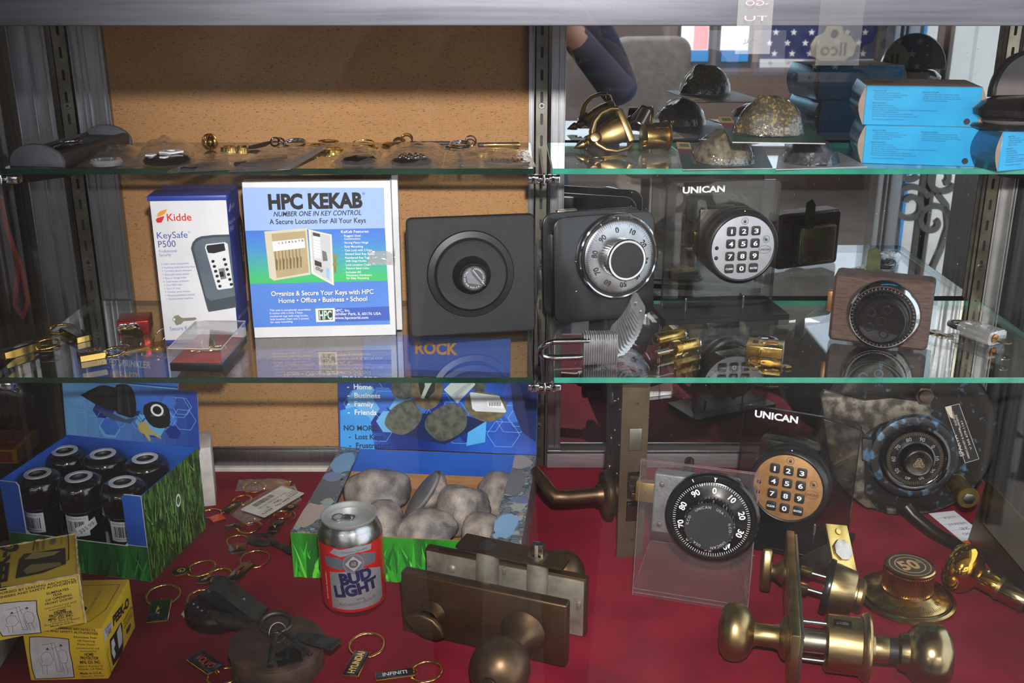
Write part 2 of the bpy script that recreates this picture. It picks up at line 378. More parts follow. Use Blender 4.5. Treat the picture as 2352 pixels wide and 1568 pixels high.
# ================================================================== THE SETTING: a glazed display case in a shop front
XL, XR, XM = -.586, .606, .033
Y1 = onz((1000, 387), Z1).y; Y2 = onz((1000, 867), Z2).y; YF = .735
def weave():
    m = bpy.data.materials.new('woven_hardboard'); m.use_nodes = True; nt = m.node_tree; N = nt.nodes; L = nt.links; b = N['Principled BSDF']
    b.inputs['Roughness'].default_value = .8; tc = N.new('ShaderNodeTexCoord')
    def wave(ax, sc):
        w = N.new('ShaderNodeTexWave'); w.bands_direction = ax; w.inputs['Scale'].default_value = sc; w.inputs['Distortion'].default_value = .6; w.inputs['Detail'].default_value = 1; w.inputs['Detail Scale'].default_value = 20
        L.new(tc.outputs['Object'], w.inputs[0]); return w
    a = wave('X', 210); c = wave('Z', 200)
    mu = N.new('ShaderNodeMath'); mu.operation = 'MULTIPLY'; L.new(a.outputs['Fac'], mu.inputs[0]); L.new(c.outputs['Fac'], mu.inputs[1])
    n = N.new('ShaderNodeTexNoise'); n.inputs['Scale'].default_value = 900; n.inputs['Detail'].default_value = 3; mp = N.new('ShaderNodeMapping'); mp.inputs['Scale'].default_value = (.35, 1, 1.4)
    L.new(tc.outputs['Object'], mp.inputs[0]); L.new(mp.outputs[0], n.inputs['Vector'])
    r = N.new('ShaderNodeValToRGB'); L.new(n.outputs['Fac'], r.inputs[0]); e = r.color_ramp.elements
    e[0].position = .30; e[0].color = lin((112, 74, 46)); e[1].position = .40; e[1].color = lin((214, 164, 110))
    n2 = N.new('ShaderNodeTexNoise'); n2.inputs['Scale'].default_value = 9; L.new(tc.outputs['Object'], n2.inputs['Vector'])
    mx = N.new('ShaderNodeMix'); mx.data_type = 'RGBA'; mx.blend_type = 'MULTIPLY'; L.new(r.outputs[0], mx.inputs['A'])
    r2 = N.new('ShaderNodeValToRGB'); L.new(n2.outputs['Fac'], r2.inputs[0]); r2.color_ramp.elements[0].color = (.82, .80, .76, 1); r2.color_ramp.elements[1].color = (1, 1, 1, 1)
    L.new(r2.outputs[0], mx.inputs['B']); mx.inputs['Factor'].default_value = 1
    mx2 = N.new('ShaderNodeMix'); mx2.data_type = 'RGBA'; mx2.blend_type = 'MULTIPLY'; L.new(mx.outputs['Result'], mx2.inputs['A'])
    r3 = N.new('ShaderNodeValToRGB'); L.new(mu.outputs[0], r3.inputs[0]); r3.color_ramp.elements[0].color = (.72, .68, .64, 1); r3.color_ramp.elements[1].color = (1, 1, 1, 1)
    L.new(r3.outputs[0], mx2.inputs['B']); mx2.inputs['Factor'].default_value = 1
    L.new(mx2.outputs['Result'], b.inputs['Base Color'])
    bp = N.new('ShaderNodeBump'); bp.inputs['Strength'].default_value = .5; bp.inputs['Distance'].default_value = .0006; L.new(mu.outputs[0], bp.inputs['Height']); L.new(bp.outputs[0], b.inputs['Normal'])
    return m
FELT = mat('red_felt', (134, 23, 44), .92, col2=(110, 17, 35), ns=14, detail=8, bump=.5, bs=1400, spec=.15)
def slab(name, x0, x1, y0, y1, z0, z1, m, bev=0): return MB().box(x0 * 1e3, x1 * 1e3, y0 * 1e3, y1 * 1e3, z0 * 1e3, z1 * 1e3, m, bev)
# cloth floor with soft creases
b = MB(); vs = []; fs = []; nx, ny = 92, 46
for j in range(ny + 1):
    for i in range(nx + 1):
        x = XL * 1e3 + (XR - XL) * 1e3 * i / nx; y = 745 + 541 * j / ny
        rt = max(0, min(1, (x - 230) / 120)) * max(0, min(1, (590 - x) / 120)) * max(0, min(1, (y - 880) / 60)) * max(0, min(1, (1150 - y) / 80))
        z = -.25 + .5 * noise.noise((x * .011, y * .013, 1)) - .35 + rt * 1.6 * (sin((x * .8 - y * .5) * .085) - 1)
        vs.append((x, y, min(z, 0)))
for j in range(ny):
    for i in range(nx): a = j * (nx + 1) + i; fs.append((a, a + 1, a + nx + 2, a + nx + 1))
b.mesh(vs, fs, FELT); b.box(XL * 1e3, XR * 1e3, 745, 1286, -12, -4, FELT); struct(b.build('floor'))
struct(slab('w', -.4735, .0195, BACK, BACK + .006, .026, .70, weave()).build('wall_back'))
# mirror door on the right
def mirror_mat():
    m = mat('mirror_silver', (205, 210, 214), .015, 1, (198, 203, 208), ns=5); return m
mp_ = thing('mirror_panel', 'large dusty mirror sheet behind the right-hand shelves', 'mirror', Vector((0, BACK, 0)))
MB().box(63, 572, 0, 5, 28, 700, mirror_mat()).build('mirror_sheet', mp_)
sp = MB(); rnd = random.Random(5)
for k in range(240):
    u = rnd.random(); v = rnd.random(); s = rnd.choice((.25, .3, .4, .55)); x = 66 + 500 * u; z = 40 + 520 * v
    sp.poly([(x + s * cos(q), -.15, z + s * sin(q) * rnd.uniform(.8, 1.5)) for q in (0, 1.3, 2.5, 3.8, 5.1)], ink((205, 210, 214)))
sp.build('dust_speck', mp_, kind='stuff')
# trim: aluminium uprights, rails, header
n = 1
def trim(b):
    global n
    o = struct(b.build('trim_%d' % n)); n += 1; return o
def slotted(x, y, z0, z1, w=16, dep=9, face=ALUD, label=None, pitch=25.4, zs=0):
    """slotted shelf upright with real slots"""
    holes = []
    k = z0 * 1e3 + 12
    while k < z1 * 1e3 - 14: holes.append(rrect(-1.7, 1.7, k, k + 13, 1.6, 3)); k += pitch
    b = MB(); M = Matrix.Translation((x, y, 0)) @ RX(90)
    b.holed([(-w / 2, z0 * 1e3), (w / 2, z0 * 1e3), (w / 2, z1 * 1e3), (-w / 2, z1 * 1e3)], holes, dep - 1.4, dep, face, M)
    b.box(-w / 2, -w / 2 + 1.3, -dep, 0, z0 * 1e3, z1 * 1e3, face, M=Matrix.Translation((x, y, 0))); b.box(w / 2 - 1.3, w / 2, -dep, 0, z0 * 1e3, z1 * 1e3, face, M=Matrix.Translation((x, y, 0)))
    b.box(-w / 2 + 1.3, w / 2 - 1.3, -1, 0, z0 * 1e3, z1 * 1e3, ink((40, 40, 42)), M=Matrix.Translation((x, y, 0)))
    o = trim(b)
    for zz in (.47, .275, .06):
        if z0 < zz < z1:
            s = MB(); s.ring(1.5, 4, 0, 1.4, STEEL, 20, T(0, -dep, 0) @ RX(90), .4); s.cyl(1.6, -1, .3, BLACK, 12, T(0, -dep, 0) @ RX(90)); q = s.build('screw', o); q.location = (x, y, zz)
    return o
slotted(XM + .002, BACK, .004, .70)
def profile(x0, x1, fins, m=ALU, z0=.0, y=BACK):
    b = MB(); b.box(x0, x1, -6, 0, z0 * 1e3, 700, m, M=Matrix.Translation((0, y, 0)))
    for f, d in fins: b.box(f, f + 1.6, -d, -5.5, z0 * 1e3, 700, m, .3, 1, M=Matrix.Translation((0, y, 0)))
    return trim(b)
profile(19.5, 26, [(19.5, 9), (24.5, 9)]); profile(46, 63, [(46, 8), (55, 8), (61.5, 7)])
profile(-511, -473.5, [(-511, 12), (-503, 9), (-497, 9), (-480, 8), (-475, 9)], ALU)
slotted(-.522, BACK - .002, .004, .70, 18, 9, ALUD)
profile(-578, -540, [(-577, 22), (-560, 14), (-545, 10)], ALU)
slotted(.578, BACK - .003, .004, .70, 16, 9, mat('warm_steel', (176, 168, 148), .36, 1, (140, 130, 110), ns=40))
profile(588, 602, [(590, 10), (597, 26), (600.4, 26)], mat('bright_aluminium', (205, 205, 205), .4, .7, (190, 190, 190), ns=30))
b = MB(); b.box(-474, 26, -14, 0, 6, 28, ALU, .8, M=Matrix.Translation((0, BACK, 0))); b.box(-474, 26, -20, 0, 0, 6, mat('white_bead', (214, 210, 202), .5), .5, M=Matrix.Translation((0, BACK, 0))); b.box(-474, 26, -11, -9, 28, 31, ALU, .4, M=Matrix.Translation((0, BACK, 0))); trim(b)
b = MB(); b.box(46, 586, -12, -3, 2, 24, mat('rail_aluminium', (196, 196, 198), .3, .8, (176, 176, 180), ns=30, stretch=(1, 1, 20)), .6, M=Matrix.Translation((0, BACK, 0))); b.box(46, 586, -13.5, -11, 23, 27, ALU, .5, M=Matrix.Translation((0, BACK, 0))); trim(b)
# header rail across the front, with its lips
b = MB(); HB = mat('header_aluminium', (98, 99, 108), .5, .6, (84, 85, 94), ns=8, stretch=(1, 10, 30))
b.box(-620, 680, 748, 790, 584, 640, HB, 1.5); struct(b.build('trim_%d' % n)); n += 1
struct(MB().box(-620, 680, 748, 1300, 640, 655, mat('added_top_board', (120, 96, 70), .7), 1).build('trim_%d' % n)); n += 1  # unseen top, added to keep overhead light out of the case
# end walls
WL = MB(); WL.box(XL * 1e3 - 5, XL * 1e3, 745, 1286, 0, 640, clear('end_glass', (.80, .80, .78), base=.06, gain=2.2)); struct(WL.build('wall_left'))
GREYW = mat('scuffed_grey_panel', (104, 104, 106), .38, .55, (66, 66, 68), ns=16, detail=6, stretch=(1, 7, .6), r2=.55)
WR = MB(); WR.box(XR * 1e3, XR * 1e3 + 5, 1118, 1286, 0, 425, GREYW); WR.box(XR * 1e3, XR * 1e3 + 5, 745, 1118, 0, 640, clear('upper_end_glass', (.9, .92, .92), base=.05)); WR.box(XR * 1e3, XR * 1e3 + 5, 1118, 1286, 425, 640, clear('upper_end_glass', (.9, .92, .92), base=.05)); struct(WR.build('wall_right'))
FG = MB(); FG.box(-620, 680, YF * 1e3 - 5, YF * 1e3, -5, 640, clear('front_glass', (.985, .985, .985), base=.022, haze=.0012, dust=.006)); o = FG.build('window_1'); struct(o)
struct(slab('t', -.62, .68, YF - .004, .746, -.05, -.003, HB).build('trim_%d' % n)); n += 1
# ------------------------------------------------------------------ glass shelves, arms, clips
TEAL = mat('glass_edge_green', (58, 150, 128), .12, 0, (46, 128, 110), ns=30, coat=.8); TEAL_SHADE = mat('glass_edge_shaded_green', (14, 40, 30), .12, 0, (20, 56, 44), ns=10, coat=.8)  # same edge glass twice; left copy coloured darker to stand for shade
def shelf(label, x0, x1, y0, y1, z, em):
    t = thing('glass_shelf', label, 'shelf', Vector(((x0 + x1) / 2, y0, z - GT))); w = (x1 - x0) * 500; d = (y1 - y0) * 1e3; g = GT * 1e3
    b = MB(); b.mesh([(-w, .4, g), (w, .4, g), (w, d, g), (-w, d, g), (-w, .4, 0), (w, .4, 0), (w, d, 0), (-w, d, 0)], [(0, 1, 2, 3), (7, 6, 5, 4)], GLASS); b.build('pane', t)
    b = MB(); b.box(-w, w, 0, .8, 0, g, em, .25, 1); b.box(-w, w, d - .8, d, 0, g, em); b.box(-w, -w + .8, .4, d, 0, g, em); b.box(w - .8, w, .4, d, 0, g, em); b.build('ground_edge', t); return t
BK = BACK - .010
shelf('upper glass shelf under the key rings, shade-darkened green edge, left of the slotted upright', -.527, .0225, Y1, BK, Z1, TEAL_SHADE)
shelf('upper glass shelf under the turquoise boxes, bright teal edge', .0415, .583, Y1, BK, Z1, TEAL)
shelf('lower glass shelf under the two key cabinet cartons, shade-darkened green edge', -.527, .0215, Y2, BK, Z2, TEAL_SHADE)
shelf('lower glass shelf under the silver combination dial, teal edge', .0425, .583, Y2, BK, Z2, TEAL)
ARM = mat('arm_steel', (92, 90, 84), .35, 1, (70, 68, 62), ns=40)
def bracket(label, x, z, yf, sides):
    t = thing('shelf_bracket', label, 'bracket', Vector((x, BACK - .010, z - GT))); L = (yf - (BACK - .010)) * 1e3
    MB().hull([(-1.2, 2, 0), (1.2, 2, 0), (-1.2, 2, -34), (1.2, 2, -34), (-1.2, L + 6, -3), (1.2, L + 6, -3), (-1.2, L + 6, -13), (1.2, L + 6, -13)], ARM).build('arm', t)
    for sd in sides:
        b = MB(); b.box(min(4 * sd, 17 * sd), max(4 * sd, 17 * sd), L - 1.5, L + 12, -10, -1.2, CHROME, 1.8); b.build('clip', t)
        b = MB(); b.cyl(4.2, 1, 4 + 2, CHROME, 18, T(0, L + 2, -5) @ RY(90 * sd), .4); b.build('collar', t)
    b = MB(); b.ball(1.6, CHROME, T(0, L - 2, -5), sz=4.4, seg=14); b.build('pin', t); return t
bracket('steel shelf arm with paired chrome clips under the upper shelf, middle upright', XM, Z1, Y1, (-1, 1))
bracket('steel shelf arm with paired chrome clips under the lower shelf, middle upright', XM, Z2, Y2, (-1, 1))
bracket('steel shelf arm with chrome clip at the left end of the upper shelf', -.528, Z1, Y1, (1,))
bracket('steel shelf arm with chrome clip at the left end of the lower shelf', -.526, Z2, Y2 + .004, (1,))
bracket('dark steel shelf arm at the right end of the upper shelf', .583, Z1, Y1, (-1,))
bracket('dark steel shelf arm at the right end of the lower shelf', .583, Z2, Y2, (-1,))
# ------------------------------------------------------------------ the shop behind the photographer, seen in the mirror, and the street beside it
GZ = -.9
struct(slab('g', -4, 3.2, -6, 2, GZ - .1, GZ, mat('shop_lino', (92, 84, 78), .6, col2=(76, 70, 66), ns=4)).build('ground'))
struct(MB().prism([(1370, 6000), (1370, -1330), (2860, -5600), (2860, -16000), (14000, -16000), (14000, 6000)], GZ * 1e3 - 40, GZ * 1e3 + 4, mat('pavement', (176, 172, 166), .85, col2=(160, 156, 150), ns=3, bump=.2, bs=60)).build('street'))
struct(slab('k', -14, 2.84, -16, -5.75, GZ - .05, GZ, mat('pavement', (176, 172, 166))).build('street'))
struct(slab('c', -4, 1.5, -5.6, 2.2, 1.55, 1.65, mat('shop_ceiling', (206, 204, 200), .8)).build('ceiling'))
SW = mat('shop_wall', (112, 98, 92), .8, col2=(92, 82, 80), ns=2); b = MB()
for x0, x1, z0, z1 in ((-4, -3.6, GZ, 1.55), (-3.6, 3.0, GZ, .8), (-3.6, 3.0, 1.5, 1.55)): b.box(x0 * 1e3, x1 * 1e3, -5700, -5550, z0 * 1e3, z1 * 1e3, SW)
for x0 in (-2.6, -1.5, -.42, .7, 1.8, 2.9): b.box(x0 * 1e3 - 25, x0 * 1e3 + 25, -5660, -5590, 800, 1500, SW)
struct(b.build('wall_front'))
struct(slab('w', -4.1, -4, -5.6, 2.2, GZ, 1.55, mat('shop_side', (88, 84, 82), .8)).build('wall_west'))
struct(slab('w', -4, 1.3, 1.7, 1.8, GZ, 1.55, mat('shop_back', (96, 86, 78), .8)).build('wall_east'))
# partition between shop and street, along the sight line of the mirror
pa = Vector((1.37, 2 * BACK - 3.9, 0)); pb = Vector((2.83, -5.6, 0)); d = (pb - pa).normalized(); q = Vector((-d.y, d.x, 0))
MP = axes(pa, d, q, Vector((0, 0, 1)))
struct(MB().box(0, (pb - pa).length * 1e3, -30, 30, GZ * 1e3, 1550, mat('partition_paint', (96, 90, 88), .8), M=MP).build('wall_partition'))
b = MB()
for x0, x1 in ((-30, -8), (2, 10), (18, 60)): b.box(x0, x1, -40, 40, GZ * 1e3, 1550, ALU, 3, M=Matrix.Translation(pa + Vector((-.01, .0, 0))))
trim(b)
# lit shop windows with posters on the far wall
def at_far(p): return mir(p, 2 * BACK + 5.5)
lw = mat('daylit_window', (236, 240, 246), .4, emit=1.0); lb = mat('window_poster_blue', (62, 140, 205), .4, emit=.35); lr = mat('window_poster_pink', (236, 170, 172), .4, emit=.9)
def farquad(b, p0, p1, m, off=0.0):
    a = at_far(p0); c = at_far(p1); b.box(min(a.x, c.x) * 1e3, max(a.x, c.x) * 1e3, 0 - off, 8, min(a.z, c.z) * 1e3, max(a.z, c.z) * 1e3, m, M=Matrix.Translation((0, -5.549, 0)))
for k, (x0, x1) in enumerate(((1568, 1628), (1660, 1720))):
    b = MB(); farquad(b, (x0 - 6, 50), (x1 + 6, 160), mat('window_frame_paint', (60, 62, 70), .5)); o = struct(b.build('window_%d' % (k + 2)))
    b = MB(); a0 = at_far((x0, 52)); 
    for (y0, y1, m) in ((52, 116, lw), (116, 142, lb)):
        a = at_far((x0, y0)); c = at_far((x1, y1)); b.box(a.x * 1e3, c.x * 1e3, 9, 14, c.z * 1e3, a.z * 1e3, m, M=Matrix.Translation((0, -5.549, 0)))
    if k == 0: a = at_far((1597, 54)); c = at_far((1627, 114)); b.box(a.x * 1e3, c.x * 1e3, 14, 16, c.z * 1e3, a.z * 1e3, lr, M=Matrix.Translation((0, -5.549, 0)))
    b.build('pane', o)
b = MB(); a = at_far((1640, 150)); b.box(1150, 2650, 0, 300, GZ * 1e3, (a.z - .02) * 1e3, mat('counter_brown', (84, 66, 58), .6), 6, M=Matrix.Translation((0, -5.54, 0))); tag(b.build('shop_counter'), 'brown shop counter under the bright windows, seen in the mirror', 'counter')
# key-shaped sign and flag
ks = at_far((1912, 112)); t = thing('key_sign', 'large tan key-head wall sign with a round hole, seen in the mirror', 'sign', Matrix.Translation((ks.x, -5.50, ks.z)) @ RZ(180))
o_ = [(-150, -40), (-165, 30), (-120, 90), (-70, 105), (-45, 160), (0, 185), (50, 170), (75, 110), (130, 85), (165, 25), (150, -50), (80, -85), (60, -120), (-60, -120), (-80, -85)]
b = MB(); b.holed([(x, y) for x, y in o_], [circ(32, 24, 0, 105)], 0, 26, mat('sign_tan', (196, 186, 158), .45), FRONT @ ID); b.build('sign_board', t)
pr = Print(); pr.z = 26.4; pr.text('Ilco', (-95, -45), (95, -45), ink((92, 86, 70)), h=88, bold=2); pr.build('lettering', t, FRONT)
fl = at_far((1880, 130)); t = thing('wall_flag', 'blue and white starred flag hanging on the far wall, seen in the mirror', 'flag', Matrix.Translation((fl.x, -5.545, fl.z)) @ RZ(180))
b = MB(); vs = []; fs = []
for j in range(9):
    for i in range(13): vs.append((-420 + 70 * i, -8 - 7 * sin(i * 1.1) - 3 * sin(j), -260 + 60 * j))
for j in range(8):
    for i in range(12): a = j * 13 + i; fs.append((a, a + 1, a + 14, a + 13))
for k, m in enumerate((ink((38, 48, 96)), ink((150, 40, 44)), ink((206, 204, 206)))):
    b.mesh(vs, [f for i, f in enumerate(fs) if (k == 0) == (i // 12 >= 4) and (k == 0 or (k == 1) == ((i // 12) % 2 == 0))], m)
b.build('cloth', t)
pr = Print(); pr.z = 24
for i in range(6):
    for j in range(3):
        cx, cy = -330 + 130 * i + 40 * (j % 2), 20 + 75 * j; pr.poly([(cx + (26 if k % 2 == 0 else 11) * cos(R(90 + 36 * k)), cy + (26 if k % 2 == 0 else 11) * sin(R(90 + 36 * k))) for k in range(10)], INKW)
pr.build('star_print', t, FRONT)['kind'] = 'stuff'
# office chair
ch = mir((1490, 240), 6.4); t = thing('office_chair', 'grey upholstered high-back office chair, seen in the mirror', 'chair', Matrix.Translation((ch.x, ch.y, GZ)) @ RZ(-12))
UP = mat('grey_upholstery', (112, 106, 100), .85, col2=(98, 92, 88), ns=20, bump=.4, bs=500); H = 1170 
b = MB(); o_ = rrect(-240, 240, 520, H, 90, 6); b.prism(o_, -45, 45, UP, T(0, 0, 0) @ RX(90), 28, 3); b.build('backrest', t)
b = MB(); b.prism(rrect(-250, 250, -20, 470, 80, 5), 430, 520, UP, None, 30, 3); b.build('seat', t)
b = MB(); b.cyl(28, 90, 430, BLACK); b.build('column', t)
for k in range(5):
    b = MB(); b.box(-22, 22, 0, 320, 70, 100, BLACK, 8, M=T(0, 200, 0) @ RZ(72 * k)); b.ball(32, BLACK, T(0, 200, 0) @ RZ(72 * k) @ T(0, 300, 32), seg=12); b.build('foot', t)
for s in (-1, 1):
    b = MB(); b.tube([(s * 230, 20, 480), (s * 275, 30, 560), (s * 280, 60, 680), (s * 280, 330, 690)], 20, BLACK); b.build('armrest', t)
# scroll-work gate in the doorway, the blue door edge, sunlit wall across the street
yv = 4.15
def gp(x, y): v = mir((x, y), yv); return (v.x * 1e3, v.y * 1e3, v.z * 1e3)
t = thing('scroll_gate', 'grey wrought-iron scroll gate with one upright bar, seen in the mirror', 'gate', Vector((0, 0, 0)))
GI = mat('gate_iron', (92, 89, 81), .55, .3, (78, 75, 69), ns=8)
x0, y0, z0 = gp(2110, 300)
b = MB(); xa = gp(2108, 600)[0]; b.box(xa - 14, xa + 14, y0 - 10, y0 + 10, GZ * 1e3, 1500, GI, 3); xa = gp(2168, 120)[0]; b.box(xa - 30, xa + 30, y0 - 10, y0 + 10, GZ * 1e3, 1500, GI, 3); b.build('upright_bar', t)
def spiral(cx, cy, r0, r1, a0, turns, n=40): return [gp(cx + (r0 + (r1 - r0) * k / n) * cos(R(a0) + turns * 2 * pi * k / n), cy - (r0 + (r1 - r0) * k / n) * sin(R(a0) + turns * 2 * pi * k / n)) for k in range(n + 1)]
for pts in (spiral(2090, 470, 14, 46, 150, -1.35) , [gp(*p) for p in ((2050, 445), (2053, 500), (2056, 560), (2056, 640))],
            spiral(2140, 508, 10, 48, 20, -1.2), [gp(*p) for p in ((2150, 442), (2172, 470), (2176, 520), (2160, 570), (2142, 610), (2130, 660))],
            spiral(2160, 408, 14, 34, -60, 1.1), spiral(2085, 388, 10, 26, -30, 1.0)):
    b = MB(); b.tube(pts, 1, GI, flat=(26, 22, (0, 1, 0))); b.build('scroll', t)
b = MB(); xa = mir((2094, 300), 4.55).x * 1e3; b.box(xa - 6, xa + 8, -2000, -1960, GZ * 1e3, 1500, mat('blue_edge', (72, 158, 232), .4)); b.box(xa - 60, xa + 80, -2000, -1900, GZ * 1e3 - 40, GZ * 1e3 + 4, GI); tag(b.build('door_post'), 'slim blue door post beyond the gate, seen in the mirror', 'post')
b = MB(); b.box(3200, 9500, -9200, -9000, GZ * 1e3, 900, mat('street_wall', (214, 212, 208), .8, col2=(204, 200, 196), ns=1)); struct(b.build('wall_street'))
# dark things beyond the left end of the case
t = thing('tool_bag', 'black tool bag with orange cord beyond the left end glass', 'bag', Matrix.Translation((-.722, 1.375, .1955)))
CORD = mat('orange_cord', (226, 74, 30), .6)
b = MB(); b.box(-120, 120, -75, 75, 1.5, 190, mat('black_canvas', (26, 26, 28), .7, col2=(36, 36, 38), ns=30, bump=.3, bs=400), 30, 4); b.build('bag_body', t)
b = MB(); b.tube([(94, -79, 165), (98, -82, 120), (108, -82, 70), (110, -82, 30), (100, -82, 8), (92, -82, 25), (106, -82, 80)], 3, CORD); b.tube([(-90, -77, 150), (-40, -80, 158), (10, -80, 150)], 5, CORD); b.build('cord', t)
b = MB(); b.box(-300, 300, -90, 120, -1100, 0, mat('dark_stand', (44, 38, 34), .6), 4); o = b.build('dark_cabinet'); o.location = (-.90, 1.385, .194); tag(o, 'dark cabinet carrying the black tool bag, beyond the left end glass', 'cabinet')
b = MB(); b.box(-40, 40, -10, 10, 0, 120, mat('beige_box', (150, 128, 92), .7), 1); o = b.build('beige_carton'); o.location = (-.735, 1.38, .387); tag(o, 'beige carton standing upright on the black tool bag behind the left glass', 'carton')
# ================================================================== UPPER SHELF, LEFT
GREYP = mat('grey_plastic', (92, 97, 106), .45, col2=(84, 89, 98), ns=50, bump=.2, bs=900); GREYD = mat('dark_grey_plastic', (52, 52, 54), .45, col2=(44, 44, 46), ns=50, bump=.2, bs=900)
def place(p, z, q=None, yaw=None):   # frame on the plane z at pixel p, x axis towards pixel q
    a = onz(p, z)
    if q is not None: d = onz(q, z) - a; yaw = math.degrees(atan2(d.y, d.x))
    return Matrix.Translation(a) @ RZ(yaw or 0)
a = onz((84, 384), Z1); e = onz((252, 332), Z1); d = (e - a); Lh = d.length * 1e3
M = place((84, 384), Z1, (252, 332)); t = thing('grey_holder', 'long grey plastic holder with rounded end caps on the upper shelf, left end', 'holder', M)
def dome(w, h, n=12): return [(-w * cos(pi * k / n), h * sin(pi * k / n) ** .8) for k in range(n + 1)]
sec = [(-29, 0), (-30, 5)] + [(-30 * cos(pi * k / 10), 5 + 19 * sin(pi * k / 10)) for k in range(1, 10)] + [(30, 5), (29, 0)]
for nm, x0, x1 in (('end_cap', 0, 7), ('end_cap', Lh - 7, Lh)):
    b = MB(); b.prism([(y, z) for y, z in sec], x0, x1, GREYP, axes(Vector((0, 0, 0)), Vector((0, 1, 0)), Vector((0, 0, 1)), Vector((1, 0, 0))), 2, 2); b.build(nm, t)
AX = axes(Vector((0, 0, 0)), Vector((0, 1, 0)), Vector((0, 0, 1)), Vector((1, 0, 0)))
b = MB(); b.prism([(-26, 0), (-29, 4), (-28, 14), (-22, 15.5), (-20, 12.5), (20, 12.5), (22, 15.5), (28, 14), (29, 4), (26, 0)], 6, Lh - 6, GREYD, AX); b.build('tray', t)
M2 = M @ T(Lh * .48, 2, 12.5)
t = thing('key_ring', 'chrome key ring with oval tag lying in the long grey holder', 'key ring', M2 @ T(0, 0, .9), 'key rings on the upper shelf')
b = MB(); b.torus(11, .9, CHROME, None, 30); b.torus(11, .9, CHROME, T(.8, 0, 1.5), 30); b.build('split_ring', t)
b = MB(); b.lathe([(0, 0), (6, .3), (7, 1.2), (5, 2.6), (0, 3.2)], CHROME, 24, T(-22, -3, -.8), 2.2, 1); b.build('tag', t)
def bag(name, label, cs, th, seed, strip=None, group='clear bags of key fobs on the upper shelf', z=Z1, nx=18, ny=12, m=None, lift=0):
    P = [onz(c, z) for c in cs]      # front left, front right, back right, back left
    o = sum(P, Vector()) / 4; t = thing(name, label, 'bag', Matrix.Translation(o), group)
    vs = []; fs = []
    for s in (1, -1):
        k0 = len(vs)
        for j in range(ny + 1):
            for i in range(nx + 1):
                u, v = i / nx, j / ny; p = (P[0] * (1 - u) + P[1] * u) * (1 - v) + (P[3] * (1 - u) + P[2] * u) * v - o
                e = (1 - abs(2 * u - 1) ** 3.) * (1 - abs(2 * v - 1) ** 3.)
                h = th * e * (1 + .5 * noise.noise((u * 5 + seed, v * 4, 0))) + (2.0 * abs(noise.noise((u * 9 + seed * 2, v * 7, 3))) * min(1, e * 3) if s > 0 else 0)
                vs.append((p.x * 1e3, p.y * 1e3, .3 + lift + (max(h, 0.15) if s > 0 else 0)))
        for j in range(ny):
            for i in range(nx): a = k0 + j * (nx + 1) + i; fs.append((a, a + 1, a + nx + 2, a + nx + 1) if s > 0 else (a, a + nx + 1, a + nx + 2, a + 1))
    b = MB(); b.mesh(vs[:len(vs) // 2], fs[:len(fs) // 2], m or POLY); b.mesh(vs, fs[len(fs) // 2:], m or POLY); b.build('film', t, smooth=25)
    if strip is not None:
        a, c, wd = strip; pa = onz(a, z) - o; pc = onz(c, z) - o; dd = (pc - pa); q = Vector((-dd.y, dd.x, 0)).normalized() * wd
        b = MB(); hh = Vector((0, 0, .001 + .0005 * 0)); 
        b.hull([tuple((v * 1e3)) for v in (pa + hh - q * .001, pa + hh + q * .001, pc + hh * 3 - q * .001, pc + hh * 3 + q * .001, pa + hh * 1.5, pc + hh * 3.5)], mat('grey_zip_strip', (150, 146, 142), .5)); b.build('zip_strip', t)
    return t, o
FOBB = mat('black_enamel', (20, 20, 22), .18, coat=.5)
def loose(name, label, p, z, group=None, cat='key fob'): return thing(name, label, cat, Matrix.Translation(onz(p, z)), group)
# bags and what lies in them, from the left
bag('clear_bag', 'clear plastic bag holding a round clear fob, beside the grey holder', [(172, 384), (330, 382), (330, 338), (215, 346)], 9, 1)
t = loose('round_fob', 'clear round fob inside the bag beside the grey holder', (245, 378), Z1 + .001); b = MB(); b.lathe([(0, 0), (15, 0), (17, 3), (15, 6), (0, 7)], mat('pale_acrylic', (190, 192, 196), .1, .5), 24); b.build('disc', t)
bag('clear_bag', 'clear plastic bag holding a black and white ball fob', [(300, 381), (448, 374), (446, 332), (330, 338)], 15, 2.3)
t = loose('ball_fob', 'black fob with white ball print inside a clear bag', (385, 372), Z1 + .0015); b = MB(); b.lathe([(0, 0), (24, 0), (25, 3), (22, 7), (0, 12)], FOBB, 28); b.build('fob_body', t)
b = MB(); b.holed(circ(13, 5), [circ(5, 6)], 9.6, 11.6, INKW, T(4, 3, 0)); b.prism(circ(6, 5), 8, 9.6, INKW, T(-14, -8, 0)); b.prism(circ(5, 5), 7, 8.6, INKW, T(2, -16, 0)); b.build('ball_print', t)
bag('clear_bag', 'clear plastic bag with a dark slim fob poking over the shelf edge', [(378, 399), (548, 390), (560, 352), (440, 356)], 5, 4.1)
t = thing('slim_fob', 'slim dark fob with gilt edge inside the clear bag over the shelf edge', 'key fob', place((430, 392), Z1 + .0006, (520, 362))); b = MB(); b.box(0, 60, -8, 8, 0, 3, FOBB, 1); b.build('fob_body', t); b = MB(); b.box(46, 60, -8.3, 8.3, .5, 3.4, GOLD, .5); b.build('gilt_end', t)
bag('clear_bag', 'big clear plastic bag with a grey zip strip, over the two cartons', [(524, 396), (650, 393), (752, 336), (600, 346)], 7, 5.7, strip=((650, 392), (752, 338), 7))
t = thing('dark_fob', 'dark fob inside the big zip-strip bag', 'key fob', place((560, 384), Z1 + .0006, (680, 352))); b = MB(); b.box(0, 62, -13, 13, 0, 4.5, FOBB, 1.6); b.build('fob_body', t)
bag('clear_bag', 'clear plastic bag with dark fob, between the zip-strip bag and the glittering bag', [(755, 384), (868, 384), (880, 346), (790, 344)], 9, 6.6)
